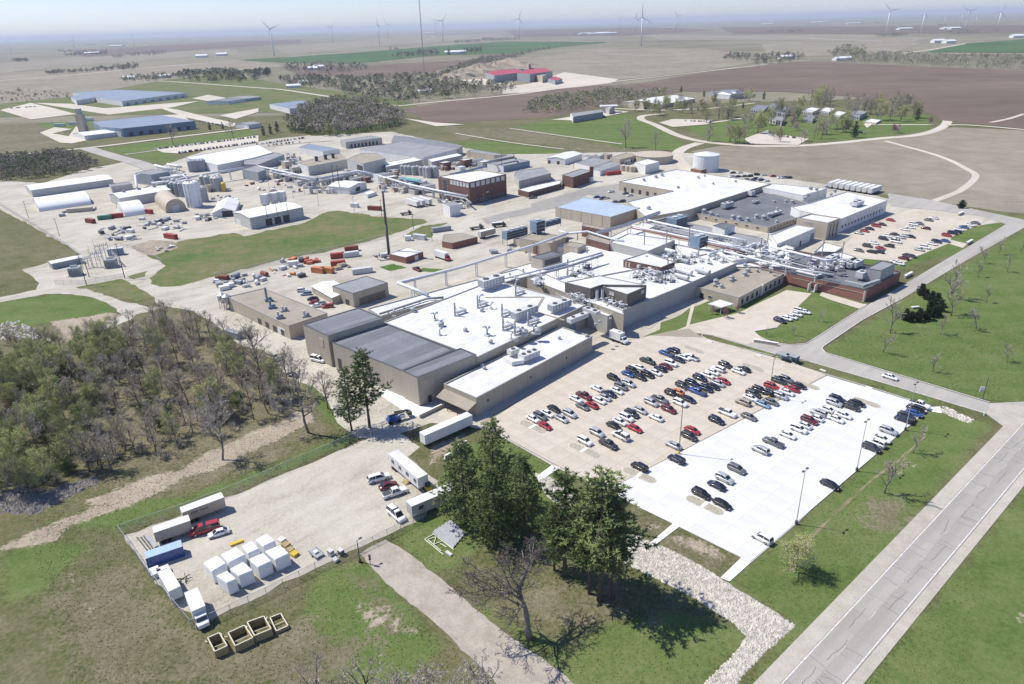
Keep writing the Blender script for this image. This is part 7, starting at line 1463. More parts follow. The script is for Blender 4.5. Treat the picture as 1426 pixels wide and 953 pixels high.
# glass shelter by the street strip
for k,x in enumerate((710,775)):
    q=at(px('T',x,282+k*10),1.0); t=thing('bus_shelter',(q.x,q.y,0.33),'grey glazed shelter beside the strip of grass, %s of a pair'%('first' if k==0 else 'second'),'shelter',None,ANG_A+1.57); mb=MB(); mb.box(-1.9,1.9,-1.3,1.3,2.3,2.5); mb.build('roof',M['unit_grey'],t)
    for x_ in(-1.8,1.8):
        for y_ in(-1.2,1.2):mb=MB(); mb.beam((x_,y_,0),(x_,y_,2.3),0.1); mb.build('post',M['steel_dark'],t)
    for y_ in(-1.2,):mb=MB(); mb.box(-1.74,1.74,y_-0.02,y_+0.02,0.2,2.2); mb.build('glass_panel',M['siding_blue'],t)
q=at(px('T',600,185),0.4); t=thing('name_wall',(q.x,q.y,0.3),'low pale stone name wall with shrubs at the drive corner','wall',None,math.radians(-28)); mb=MB(); mb.box(-4,4,-0.3,0.3,0,1.1); mb.build('wall',M['wall_tan'],t); mb=MB(); mb.box(-4.1,4.1,-0.4,0.4,1.101,1.25); mb.build('coping',M['concrete_new'],t)
for v,x,y in(('K',985,345),('K',620,775),('K',1045,545)):q=at(px(v,x,y),0.3); t=thing('stone_marker',(q.x,q.y,0.3),'pale stone marker wall by the north lot drive','wall','stone markers',ANG_A); mb=MB(); mb.box(-3.5,3.5,-0.4,0.4,0,1.3); mb.build('wall',M['wall_tan'],t); mb=MB(); mb.box(-3.6,3.6,-0.5,0.5,1.301,1.45); mb.build('coping',M['concrete_new'],t)
# ------------------------------------------------------------------ substation
def transformer(label,p,ang,s=1.0):
    q=at(p,1.5); t=thing('transformer',(q.x,q.y,0.25),label,'transformer',None,ang); mb=MB(); mb.box(-2.2*s,2.2*s,-1.4*s,1.4*s,0.4,3.4*s); mb.build('tank',M['wall_slate'],t); mb=MB(); mb.box(-2.6*s,2.6*s,-1.8*s,1.8*s,0,0.4); mb.build('plinth',M['concrete_tan'],t)
    for k in range(7):mb=MB(); mb.box(-2.0*s+k*0.6*s,-1.75*s+k*0.6*s,-2.0*s,-1.41*s,0.8,2.9*s); mb.build('radiator_fin',M['unit_grey'],t)
    for k in(-1,0,1):mb=MB(); mb.cyl(k*1.1*s,0.3,3.401*s,4.8*s,0.2,0.08,8); mb.build('bushing',M['unit_light'],t)
    mb=MB(); mb.tube([(-1.5*s,0.9,3.9*s),(1.2*s,0.9,3.9*s)],0.4,8); mb.build('conservator',M['unit_light'],t)
transformer('slate blue transformer at the left inside the substation',px('n',455,510),0.25,1.15); transformer('slate blue transformer at the right inside the substation',px('n',965,395),0.25,1.2)
def gantry(label,v,x0,y0,x1,y1,h,grp='substation gantries'):
    a,b=at(px(v,x0,y0)).xy,at(px(v,x1,y1)).xy; c=(a+b)/2; d_=b-a; t=thing('bus_gantry',(c.x,c.y,0.25),label,'gantry',grp,math.atan2(d_.y,d_.x)); L_=d_.length; n=3
    for k in range(n+1):x=-L_/2+L_*k/n; mb=MB(); mb.beam((x,0,0),(x,0,h),0.28); mb.build('column',M['steel_galv'],t)
    mb=MB(); mb.beam((-L_/2,0,h),(L_/2,0,h),0.3); mb.beam((-L_/2,0,h*0.75),(L_/2,0,h*0.75),0.2); mb.build('bus_beam',M['steel_galv'],t)
    for k in range(6):x=-L_/2+L_*(k+0.5)/6; mb=MB(); mb.cyl(x,0,h+0.16,h+1.1,0.16,n=8); mb.build('insulator',M['unit_grey'],t)
    for x in(-L_/2,L_/2):mb=MB(); mb.cyl(x,0,h+0.1,h+4.5,0.07,n=5); mb.build('lightning_rod',M['steel_galv'],t)
gantry('galvanised bus gantry between the two transformers','n',720,440,880,410,6.5); gantry('galvanised bus gantry behind the right transformer','n',780,340,960,300,7.0); gantry('low galvanised bus gantry at the middle of the substation','n',570,460,700,430,4.5); gantry('galvanised bus gantry beside the right timber pole','n',1000,330,1100,430,5.0)
q=at(px('n',1030,210),2); t=thing('switchgear_house',(q.x,q.y,0.25),'blue grey switchgear box at the back of the substation','switchgear',None,0.3); mb=MB(); mb.box(-3.6,3.6,-1.5,1.5,0.3,3.6); mb.build('housing',M['siding_blue'],t); mb=MB(); mb.box(-3.8,3.8,-1.7,1.7,3.601,3.75); mb.build('roof',M['unit_light'],t); mb=MB(); mb.box(-3.4,3.4,-1.3,1.3,0,0.299); mb.build('plinth',M['concrete_tan'],t)
# ------------------------------------------------------------------ containers and scrap of the inner yards
flat('container_orange',(0.55,0.20,0.08),0.6,var=0.18); flat('container_red',(0.36,0.06,0.045),0.6,var=0.2); flat('container_green',(0.08,0.24,0.15),0.6,var=0.18)
for lab,v,x,y,ang,L_,m2 in(('red container by the substation ring road','E',1130,520,-0.5,9,'container_red'),('red container left of the white arched shed','F',130,598,0.35,8,'container_red'),('green container beside the red ones by the arched shed','F',35,612,0.35,8,'container_green'),('dull red container at the end of the container row','E',598,418,-0.5,7,'rust_red'),('small red container behind the arched shed','F',400,565,-0.4,5,'container_red'),
        ('orange container with open dark end in the scrap yard','L',850,335,-0.4,6.5,'container_orange'),('second orange container in the scrap yard','L',925,335,-0.4,6.5,'container_orange'),('red orange container behind the orange pair','L',1015,280,0.3,7,'container_red'),('dark red container near the field road','L',1010,215,0.3,7,'container_red'),('maroon container at the end of the field road','L',1125,158,0.3,7,'rust_red'),('grey white container beside the dark red one','L',1120,205,0.35,8,'unit_light'),('pale container above the lean-to','L',1215,340,0.35,9.5,'unit_light'),('white container among the stacked pipes','L',645,282,0.3,5,'wall_white'),
        ('pale container lying behind the brick hut','M',680,115,0.42,11,'unit_grey'),('blue green container left of the brick store','M',500,180,-0.5,8,'unit_light'),('red container in the gravel below the exhaust masts','G',1080,715,-0.35,9,'rust_red'),('white van body near the red container','G',915,690,-0.3,5,'wall_white'),('white site box behind the chimney','M',405,190,0.2,3.5,'wall_white'),('long white box beside the tunnel','E',530,345,0.28,15,'wall_tan'),('dark red container by the white cube building','I',680,365,0.35,12,'container_red'),('blue grey skip container at the wood edge','Z',475,250,-0.6,8,'unit_grey')):
    container('shipping_container',lab,'container',px(v,x,y),ang,L_,2.5,2.6,m2,z=0.26)
SCRAPC={'unit_light':'pale grey','unit_grey':'dark grey','wall_white':'white','steel_dark':'black','pipe_grey':'grey','wall_slate':'slate','rust_red':'rusty','container_orange':'orange','container_red':'red','timber':'timber','wall_tan':'tan','limestone':'pale stone','brick_red':'brick red','steel_galv':'silver'}
def junk(v,x0,x1,y0,y1,n,label,grp,seed,mats,smax=2.2):
    r2=random.Random(seed)
    for k in range(n):
        q=W(v,r2.uniform(x0,x1),r2.uniform(y0,y1),0.26); ang_=r2.uniform(0,3.14); s=r2.uniform(0.8,smax); kd=r2.randrange(3); m1=r2.choice(mats); t=thing('scrap_item',(q.x,q.y,0.26),'%s %s, %s'%(SCRAPC.get(m1,'grey'),['drum on cradle','crate on pallet','bundle of pipe lengths'][kd],label),'scrap',grp,ang_)
        if kd==0:mb=MB(); mb.tube([(-s,0,0.5*s),(s,0,0.5*s)],0.5*s,10); mb.build('drum',M[m1],t); mb=MB(); mb.box(-s*0.7,s*0.7,-0.3*s,0.3*s,0,0.15); mb.build('cradle',M['steel_dark'],t)
        elif kd==1:mb=MB(); mb.box(-s,s,-0.6*s,0.6*s,0.1,0.9*s); mb.build('crate',M[m1],t); mb=MB(); mb.box(-s*0.9,s*0.9,-0.5*s,0.5*s,0,0.099); mb.build('pallet',M['timber'],t)
        else:
            for j in range(4):mb=MB(); mb.beam((-1.6*s,-0.4+j*0.25,0.12+0.1*(j%2)),(1.6*s,-0.4+j*0.27,0.12+0.1*(j%2)),0.16); mb.build('pipe_length',M[m1],t)
MX=['unit_light','unit_grey','wall_white','steel_dark','pipe_grey','wall_slate']
junk('F',310,720,630,720,34,'in the dump by the ring road container','scrap by the quonset huts',1,MX); junk('F',0,300,700,800,30,'in the pale heap above the substation','scrap above the substation',2,MX); junk('F',780,1020,590,650,14,'beside the open gabled shed','drums by the gabled shed',3,MX); junk('F',920,1140,430,480,14,'in the rows north of the gabled shed','silver drums',4,['unit_light','steel_galv','unit_grey'],1.6)
junk('L',0,420,380,500,26,'in the scrap row by the field road','scrap row by the field road',5,MX+['rust_red']); junk('L',430,780,250,400,18,'near the orange containers','steel stacks',6,MX+['container_orange']); junk('L',740,880,255,285,10,'behind the orange containers','orange scrap',7,['container_orange','container_red']); junk('L',980,1120,290,330,8,'beside the red orange container','debris',8,['timber','wall_tan','unit_light'])
junk('M',130,300,320,380,12,'beside the small brick hut','plant beside brick hut',9,MX); junk('E',1040,1180,580,620,10,'beside the dirt mound','rubble lumps',10,['wall_white','limestone'],1.2); junk('M',1100,1400,250,330,12,'under the cooling tower legs','plant under cooling towers',12,MX); junk('G',20,420,480,600,22,'in the inner gravel yard','totes in the inner yard',13,['wall_white','wall_white','unit_light','brick_red']); junk('L',0,300,430,480,8,'near the wood and gravel shop','pipe bundles',14,MX); junk('E',400,640,330,400,6,'beside the white fabric tunnel','parts by the tunnel',15,MX)
# dirt mound
q=W('E',1060,575,0.25); rr=random.Random(9); V_=[(0,0,2.6)]; Fc=[]; n=18
for ring in range(1,4):
    for i in range(n):a=2*math.pi*i/n; rad=9*ring/3*rr.uniform(0.85,1.15); V_.append((rad*math.cos(a),rad*math.sin(a)*0.8,2.6*(1-ring/3)*rr.uniform(0.8,1.1)if ring<3 else-0.2))
for i in range(n):Fc.append((0,1+i,1+(i+1)%n))
for ring in range(2):
    for i in range(n):a0=1+ring*n; Fc.append((a0+i,a0+n+i,a0+n+(i+1)%n,a0+(i+1)%n))
o=mobj('dirt_mound',V_,Fc,M['dirt'],None,True); o.location=q; tag(o,'low brown dirt mound beside the ring road bend','mound')
rocks('rubble_heap',pts('f',0,320,60,290,170,300,330,250,330,275,180,350,130,380,0,375),900,0.2,0.75,'rubble_grey' if 'rubble_grey' in M else 'dirt',16,label='dark rubble and brush heap at the wood edge',cat='rubble')
rocks('rubble_heap',pts('Y',0,250,60,230,130,230,330,330,360,370,60,340,0,370),260,0.2,0.8,'limestone',17,label='scattered pale broken concrete beside the grass above the wood',cat='rubble')
# mast and wind turbines
b0=px('B',937,440); hm=height(b0,px('B',900,-25)); q=at(b0); t=thing('radio_mast',(q.x,q.y,0.3),'very tall slim lattice radio mast rising from the far woods','mast'); mb=MB()
for s in range(3):a=s*2.094; mb.beam((1.1*math.cos(a),1.1*math.sin(a),0),(0.8*math.cos(a),0.8*math.sin(a),hm),0.5)
for k in range(int(hm/4)):
    a=(k%3)*2.094; b=a+2.094; mb.beam((math.cos(a),math.sin(a),k*4),(math.cos(b),math.sin(b),k*4+4),0.25)
mb.build('lattice',M['unit_grey'],t)
mb=MB(); mb.cyl(0,0,hm,hm+5,1.4,n=8); mb.build('antenna',M['wall_white'],t); mb=MB(); mb.cyl(0,0,hm*0.42,hm*0.42+3,2.2,n=8); mb.build('drum_antenna',M['wall_white'],t)
HAZE_TOP=max(HAZE_TOP,hm+12,240.0)
TURB=[('A',60,285,48,232,10),('A',350,262,346,228,50),('A',415,290,410,225,20),('A',742,258,738,205,40),('A',978,222,977,205,75),('A',1012,232,1005,195,15),('A',1203,215,1200,190,80),('A',1405,218,1402,185,5),('B',107,310,98,160,75),('B',192,190,190,160,30),('B',430,238,425,152,45),('B',688,248,682,140,5),('B',735,215,733,125,95),('B',1000,200,999,115,70),('B',1038,232,1033,118,40),
        ('C',52,215,46,105,20),('C',607,165,606,105,60),('C',692,185,690,100,10),('C',724,253,721,95,0),('C',915,175,913,90,85),('C',940,140,940,80,30),('C',1186,135,1186,85,50),('C',778,150,776,110,15),('D',664,195,670,60,80),('D',857,188,866,75,15),('D',985,135,987,95,40),('D',1075,140,1078,75,5),('D',1098,183,1106,65,65),('D',1157,140,1158,90,30),('D',1275,178,1286,65,20),('D',1420,150,1424,110,20)]
flat('turbine_white',(0.75,0.76,0.77),0.5,var=0.03)
TPROTO=None
for i_,(v,bx,by,tx,ty,rot)in enumerate(TURB):
    b0=px(v,bx,by); h=min(150.0,height(b0,px(v,tx,ty))); q=at(b0); t=thing('wind_turbine',(q.x,q.y,0.3),'slender white three bladed wind turbine standing in far farmland','wind turbine','distant wind turbines',rnd.uniform(-0.5,0.5)); s=h/80.0
    mb=MB(); mb.cyl(0,0,0,h-1.5*s,2.3*s,1.3*s,12); mb.build('tower',M['turbine_white'],t,True); mb=MB(); mb.box(-1.8*s,1.8*s,-3.5*s,5*s,h-1.6*s,h+1.8*s); mb.build('nacelle',M['turbine_white'],t)
    mb=MB(); mb.tube([(0,-5.6*s,h),(0,-3.4*s,h)],1.5*s,8); mb.build('hub',M['turbine_white'],t)
    for k in range(3):
        a=math.radians(rot+120*k); d_=Vector((math.sin(a),0,math.cos(a))); n_=Vector((d_.z,0,-d_.x)); R_=38*s; base=Vector((0,-4.6*s,h)); V_=[]
        for f_,w_ in((0.02,0.9),(0.15,1.9),(0.3,1.6),(0.7,0.9),(1.0,0.25)):
            for sg,yy in((-0.35,-0.25),(0.65,0),(-0.35,0.25)):V_.append(base+d_*R_*f_+n_*w_*s*sg*1.6+Vector((0,yy*s*w_,0)))
        F_=[(3*j+m,3*j+(m+1)%3,3*j+3+(m+1)%3,3*j+3+m)for j in range(4)for m in range(3)]+[(2,1,0),(12,13,14)]
        mobj('blade',V_,F_,M['turbine_white'],t)
# ------------------------------------------------------------------ trees
flat('bark_grey',(0.24,0.21,0.18),0.95,var=0.25,scale=2)
flat('bark_dark',(0.13,0.11,0.095),0.95,var=0.25,scale=2)
flat('twig_grey',(0.44,0.39,0.325),0.95,var=0.2,scale=0.4)
flat('twig_brown',(0.41,0.35,0.275),0.95,var=0.2,scale=0.4)
flat('twig_pale',(0.36,0.32,0.27),0.95,var=0.2,scale=0.4)
def leafmat(name,a,b_,sc=0.5):
    m,N,L,B=nodes_of(name); tc=N.new('ShaderNodeTexCoord'); nz=N.new('ShaderNodeTexNoise'); nz.inputs['Scale'].default_value=sc; nz.inputs['Detail'].default_value=4; L.new(tc.outputs['Object'],nz.inputs['Vector'])
    oi=N.new('ShaderNodeObjectInfo'); ad=N.new('ShaderNodeMath'); ad.operation='MULTIPLY_ADD'; ad.inputs[1].default_value=0.3; ad.inputs[2].default_value=-0.15; L.new(oi.outputs['Random'],ad.inputs[0]); ad2=N.new('ShaderNodeMath'); L.new(ad.outputs[0],ad2.inputs[0]); L.new(nz.outputs[0],ad2.inputs[1])
    rp=N.new('ShaderNodeValToRGB'); rp.color_ramp.elements[0].position=0.35; rp.color_ramp.elements[1].position=0.65; rp.color_ramp.elements[0].color=(*a,1); rp.color_ramp.elements[1].color=(*b_,1); L.new(ad2.outputs[0],rp.inputs[0]); L.new(rp.outputs[0],B.inputs['Base Color']); B.inputs['Roughness'].default_value=0.7; B.inputs['Specular IOR Level'].default_value=0.2
    return m
leafmat('needles',(0.07,0.112,0.036),(0.20,0.25,0.088),0.4); leafmat('spruce',(0.022,0.042,0.022),(0.045,0.072,0.034)); leafmat('bud_green',(0.28,0.31,0.09),(0.40,0.42,0.15)); leafmat('bush_green',(0.10,0.14,0.045),(0.19,0.22,0.08)); leafmat('willow',(0.34,0.34,0.13),(0.46,0.44,0.2)); leafmat('blossom',(0.42,0.24,0.28),(0.55,0.36,0.38)); leafmat('far_bare',(0.22,0.195,0.155),(0.33,0.29,0.235),0.05); leafmat('far_green',(0.11,0.14,0.06),(0.20,0.22,0.09),0.05); leafmat('far_dark',(0.05,0.065,0.04),(0.09,0.105,0.06),0.05); leafmat('brush',(0.22,0.19,0.155),(0.32,0.27,0.21),0.2)
def grow(seed,H,crown=0.35,spread=0.5,up=0.35,nb=(9,6,5,4),lens=(0.5,0.5,0.5,0.55),gn=0.18,trunk_r=None,lean=0.05,start=0.35,frac=0.9,rk=0.55):
    """bare tree: trunk and limbs in one mesh, finer branches in a second"""
    rr=random.Random(seed); A,B2=MB(),MB(); tips=[]; r0=trunk_r or H*0.018
    def rv():return Vector((rr.gauss(0,1),rr.gauss(0,1),rr.gauss(0,1)))
    def seg(p,d,L,r,lv):
        n=(5,4,3,2,2)[min(lv,4)]; P=[p.copy()]; dd=d.normalized()
        for i in range(n):dd=(dd+rv()*gn*(0.5 if lv==0 else 1)+Vector((0,0,0.06 if lv<3 else 0.02))).normalized(); P.append(P[-1]+dd*L/n)
        r_=max(r,0.028 if lv>1 else 0.04);(A if lv<2 else B2).tube(P,r_,(7,5,3,3,3)[min(lv,4)],max(r_*(0.35 if lv else 0.3),0.018))
        if lv>=len(nb):tips.append(P[-1]); return
        cnt=nb[lv]
        for k in range(cnt):
            t=(start if lv==0 else 0.25)+(1-(start if lv==0 else 0.25))*(k+rr.random()*0.8)/cnt; f=t*n; i=min(int(f),n-1); q=P[i].lerp(P[i+1],f-i)
            ax=(P[i+1]-P[i]).normalized(); side=rv(); side=(side-ax*side.dot(ax)).normalized()
            nd=(ax*up+side*spread*(1.3-0.5*t)+Vector((0,0,0.15))).normalized()
            LL=L*lens[lv]*(1.15-0.55*t if lv==0 else 1.0-0.4*t)*rr.uniform(0.75,1.2)
            seg(q,nd,LL,r*(rk if lv==0 else 0.5)*(1.1-0.5*t),lv+1)
        tips.append(P[-1])
    seg(Vector((0,0,-0.2)),Vector((rr.gauss(0,lean),rr.gauss(0,lean),1)),H*frac,r0,0)
    return A,B2,tips
def leaves(tips,n,size,seed,rad=0.6):
    rr=random.Random(seed); mb=MB()
    for t in tips:
        for _ in range(n):
            c=t+Vector((rr.gauss(0,rad),rr.gauss(0,rad),rr.gauss(0,rad*0.7))); u=Vector((rr.gauss(0,1),rr.gauss(0,1),rr.gauss(0,1))).normalized(); w=u.orthogonal().normalized(); s=size*rr.uniform(0.6,1.4)
            mb.add([c-u*s,c+w*s*0.6,c+u*s,c-w*s*0.6],[(0,1,2,3)])
    return mb
TP={}
def proto(key,name,A,B2,leaf,bark,twig,lm):
    t=thing(name,(0,0,0),'x','tree'); A.build('trunk',M[bark],t,True)
    if B2.v:B2.build('crown',M[twig],t)
    if leaf is not None and leaf.v:
        o=leaf.build('foliage',M[lm],t)
    index_kids(t); TP[key]=[t,False]
def plant(key,p,h_top=None,scale=None,label='',grp=None,z=0.22,H0=None,name=None,wx=None):
    src,used=TP[key]; q=at(p,z)
    o=src if not used else copy_tree(src)
    TP[key][1]=True
    o.location=(q.x,q.y,z); s=scale if scale else height(p,h_top)/TH[key]; k=s*(wx or rnd.uniform(0.9,1.1)); o.scale=(k,k,s); o.rotation_euler=(0,0,rnd.uniform(0,6.28)if key!='dead' else 2.6); tag(o,label,'tree',grp); return o
TH={}
for i in range(5):
    A,B2,tips=grow(40+i,13,spread=0.72,up=0.5,nb=(12,6,5,4),lens=(0.44,0.52,0.56,0.6),start=0.26); proto('bare%d'%i,'bare_tree',A,B2,None,'bark_grey' if i%2 else 'bark_dark','twig_grey' if i%2 else 'twig_brown',None); TH['bare%d'%i]=13
for i in range(2):
    A,B2,tips=grow(60+i,13,spread=0.75,up=0.5,nb=(13,7,5,3),lens=(0.48,0.52,0.55,0.55),start=0.15); proto('bud%d'%i,'budding_tree',A,B2,leaves(tips,3,0.13,i,0.4),'bark_grey','twig_grey','bud_green'); TH['bud%d'%i]=13
A,B2,tips=grow(79,18,spread=0.95,up=0.75,nb=(11,8,6,4),lens=(0.85,0.5,0.5,0.5),gn=0.2,trunk_r=0.4,start=0.6,lean=0.01,frac=0.55,rk=0.4); proto('dead','dead_tree',A,B2,None,'bark_grey','bark_dark',None); TH['dead']=18
A,B2,tips=grow(83,14,spread=0.9,up=0.8,nb=(12,7,5,4),lens=(0.95,0.5,0.5,0.5),gn=0.18,trunk_r=0.4,start=0.45,frac=0.5,rk=0.45); proto('wide','bare_tree',A,B2,None,'bark_grey','twig_pale',None); TH['wide']=14
for i in range(3):
    A,B2,tips=grow(90+i,6,spread=0.5,up=0.7,nb=(12,6,4),lens=(0.45,0.5,0.55),start=0.22,trunk_r=0.11); proto('young%d'%i,'young_tree',A,B2,None,'bark_grey','twig_grey' if i else 'twig_brown',None); TH['young%d'%i]=6
A,B2,tips=grow(95,6,spread=0.75,up=0.4,nb=(14,7,5),lens=(0.5,0.5,0.5),start=0.15,trunk_r=0.14); proto('willow','willow_tree',A,B2,leaves(tips,9,0.07,5,0.3),'bark_grey','twig_pale','willow'); TH['willow']=6
A,B2,tips=grow(96,5,spread=0.7,up=0.5,nb=(11,6,4),lens=(0.5,0.5,0.5),start=0.2,trunk_r=0.1); proto('blossom','blossom_tree',A,B2,leaves(tips,5,0.12,6,0.3),'bark_dark','twig_brown','blossom'); TH['blossom']=5
A,B2,tips=grow(97,4,spread=0.8,up=0.5,nb=(12,7,4),lens=(0.6,0.5,0.5),start=0.05,trunk_r=0.08); proto('bush','leafy_bush',A,B2,leaves(tips,4,0.17,7,0.35),'bark_dark','twig_brown','bush_green'); TH['bush']=4
A,B2,tips=grow(98,4,spread=0.8,up=0.6,nb=(14,7,5),lens=(0.6,0.5,0.5),start=0.03,trunk_r=0.07); proto('brush','bare_shrub',A,B2,None,'bark_dark','twig_grey',None); TH['brush']=4
def pine(seed,H,R,dens=1.0,z0=0.22,matn='needles',key='pine',name='pine_tree',droop=0.1,layer=0.8,bark='bark_dark'):
    rr=random.Random(seed); T=MB(); T.tube([(0,0,-0.2),(rr.gauss(0,0.1),rr.gauss(0,0.1),H*0.4),(rr.gauss(0,0.2),rr.gauss(0,0.2),H*0.98)],H*0.016,8,0.05); F=MB(); z=z0*H; Bn=MB()
    while z<H*0.985:
        f=(z/H-z0)/(1-z0); Lm=R*(min(1.0,0.55+f*2.2)*(1-f)**0.5*(0.86+0.2*math.sin(z*1.1+seed))+0.05); n=rr.choice((4,5,6))
        a0=rr.uniform(0,6.28)
        for k in range(n):
            a=a0+6.28*k/n+rr.gauss(0,0.2); L=Lm*rr.choice((0.6,0.9,1.0,1.1))*rr.uniform(0.85,1.15)*(1+0.28*math.sin(2*a+z*0.5+seed)); d=Vector((math.cos(a),math.sin(a),0)); zz=z+rr.uniform(-0.25,0.25); P=[Vector((0,0,zz)),Vector((0,0,zz))+d*L*0.5+Vector((0,0,-L*droop)),Vector((0,0,zz))+d*L+Vector((0,0,L*0.06))]
            Bn.tube(P,0.07,3,0.02); m=max(2,int(L*2.6*dens))
            for j in range(m):
                t=0.22+0.8*(j+rr.random())/m; q=(P[0].lerp(P[1],min(1,t*2))if t<0.5 else P[1].lerp(P[2],min(1.05,t*2-1))); lat=Vector((-d.y,d.x,0))*rr.gauss(0,0.28*L*(1.1-t*0.5)); q=q+lat+Vector((0,0,rr.uniform(-0.1,0.3)))
                for _ in range(13):
                    v=(d*rr.uniform(0.1,1.0)+Vector((rr.gauss(0,0.6),rr.gauss(0,0.6),rr.gauss(0.35,0.45)))).normalized(); s=rr.uniform(0.3,0.65); w=v.cross(Vector((rr.gauss(0,1),rr.gauss(0,1),rr.gauss(0,1)))).normalized()*0.075
                    F.add([q-w,q+w,q+v*s+w*0.3,q+v*s-w*0.3],[(0,1,2,3)])
        z+=layer*rr.uniform(0.75,1.3)*(1.0 if f<0.8 else 0.7)
    t=thing(name,(0,0,0),'x','tree'); T.build('trunk',M[bark],t,True); Bn.build('branches',M[bark],t); F.build('crown',M[matn],t); index_kids(t); TP[key]=[t,False]; TH[key]=H
pine(1,22,4.9,1.15,key='pine0',layer=0.85,z0=0.17); pine(2,22,5.4,1.15,key='pine1',z0=0.08,layer=0.85); pine(3,22,4.7,1.15,key='pine2',z0=0.33,layer=0.85)
pine(5,5,1.5,1.6,0.03,'spruce','shrub_conifer','evergreen_shrub',0.02,0.35); pine(6,12,3.2,1.0,0.08,'spruce','spruce','spruce_tree',0.2,0.7)
PG='tall pines'
for key,b,tp,lab,wx in(('pine2',(515,596),(507,486),'tall pine, taller of the pair by the warehouse corner',1.0),('pine0',(490,600),(482,510),'shorter pine leaning left of the pair by the warehouse',1.15),
        ('pine0',(690,705),(691,582),'tallest pine at the back of the central clump',1.05),('pine1',(648,732),(650,614),'broad pine on the trailer side of the central clump',1.25),('pine1',(730,748),(736,634),'broad dark pine on the car park side of the central clump',1.25),('pine1',(688,760),(686,650),'bushy pine at the front of the central clump',1.25),
        ('pine2',(786,803),(797,656),'slender pine at the left of the clump beside riprap',0.95),('pine2',(821,827),(828,682),'bare stemmed pine second in the clump beside riprap',0.95),('pine2',(835,836),(850,656),'tallest bare stemmed pine beside the riprap',1.0),('pine2',(853,834),(882,690),'bare stemmed pine nearest the riprap',1.0),('pine0',(772,795),(764,700),'low bushy pine behind the clump beside riprap',1.25)):
    plant(key,b,tp,label=lab,grp=PG,wx=wx*height(b,tp)/TH[key])
plant('dead',(737,888),(726,752),label='gnarled leafless tree casting a branching shadow on the lawn',wx=1.4)
for b,tp in(((520,1030),(530,925)),((600,1035),(590,925)),((665,1035),(655,918)),((455,1040),(470,935)),((560,1040),(560,930))):plant('bare%d'%rnd.randrange(5),b,tp,label='leafless tree whose twigs reach up beside the gravel track end',grp='bare trees at the track end')
for key,b,tp,lab in(('wide',(357,502),(350,432),'wide pale leafless tree beside the gravel roof shop'),('bare1',(310,641),(298,556),'lone leafless tree standing forward of the wood'),('bare3',(430,603),(424,498),'thin leafless tree between wood and pine pair'),('bare0',(405,550),(404,482),'leafless tree at the gravel edge of the wood'),('bare2',(457,570),(456,520),'small leafless tree beside the shorter pine'),('bare4',(370,560),(365,480),'leafless tree at the eastern wood corner')):plant(key,b,tp,label=lab)
# the wood: every tree its own
wood=[at(p).xy for p in pts('_',-60,505,60,490,130,480,200,468,245,450,290,468,330,492,362,520,392,550,385,572,330,600,260,632,180,652,110,668,50,685,-60,700)]
xs=[p.x for p in wood]; ys=[p.y for p in wood]; wr=random.Random(3); got=[]
tries=0
while len(got)<210 and tries<20000:
    tries+=1; p=Vector((wr.uniform(min(xs),max(xs)),wr.uniform(min(ys),max(ys))))
    if not inside(p,[(w.x,w.y)for w in wood])or any((p-g).length<2.8 for g in got):continue
    got.append(p); pp=proj((p.x,p.y,0.2)); left=pp[0]<150-(pp[1]-560)*0.2; s=wr.uniform(0.6,0.98)
    g_=wr.random()<(0.6 if left else 0.12); key=('bud%d'%wr.randrange(2))if g_ else 'bare%d'%wr.randrange(5)
    plant(key,pp,scale=s,label='%s in the dense wood beside the storage yard'%('budding yellow green tree' if g_ else 'leafless grey brown tree'),grp='%s trees of the wood'%('budding' if g_ else 'leafless'))
for k in range(190):
    p=wood[0]
    for _ in range(50):
        p=Vector((wr.uniform(min(xs),max(xs)),wr.uniform(min(ys),max(ys))))
        if inside(p,[(w.x,w.y)for w in wood]):break
    pp=proj((p.x,p.y,0.2)); g_=wr.random()<(0.65 if pp[0]<130 else 0.2); plant('bush' if g_ else 'brush',pp,scale=wr.uniform(0.6,1.1),label='%s in the undergrowth of the dense wood'%('leafy green bush' if g_ else 'bare twiggy shrub'),grp='undergrowth of the wood')
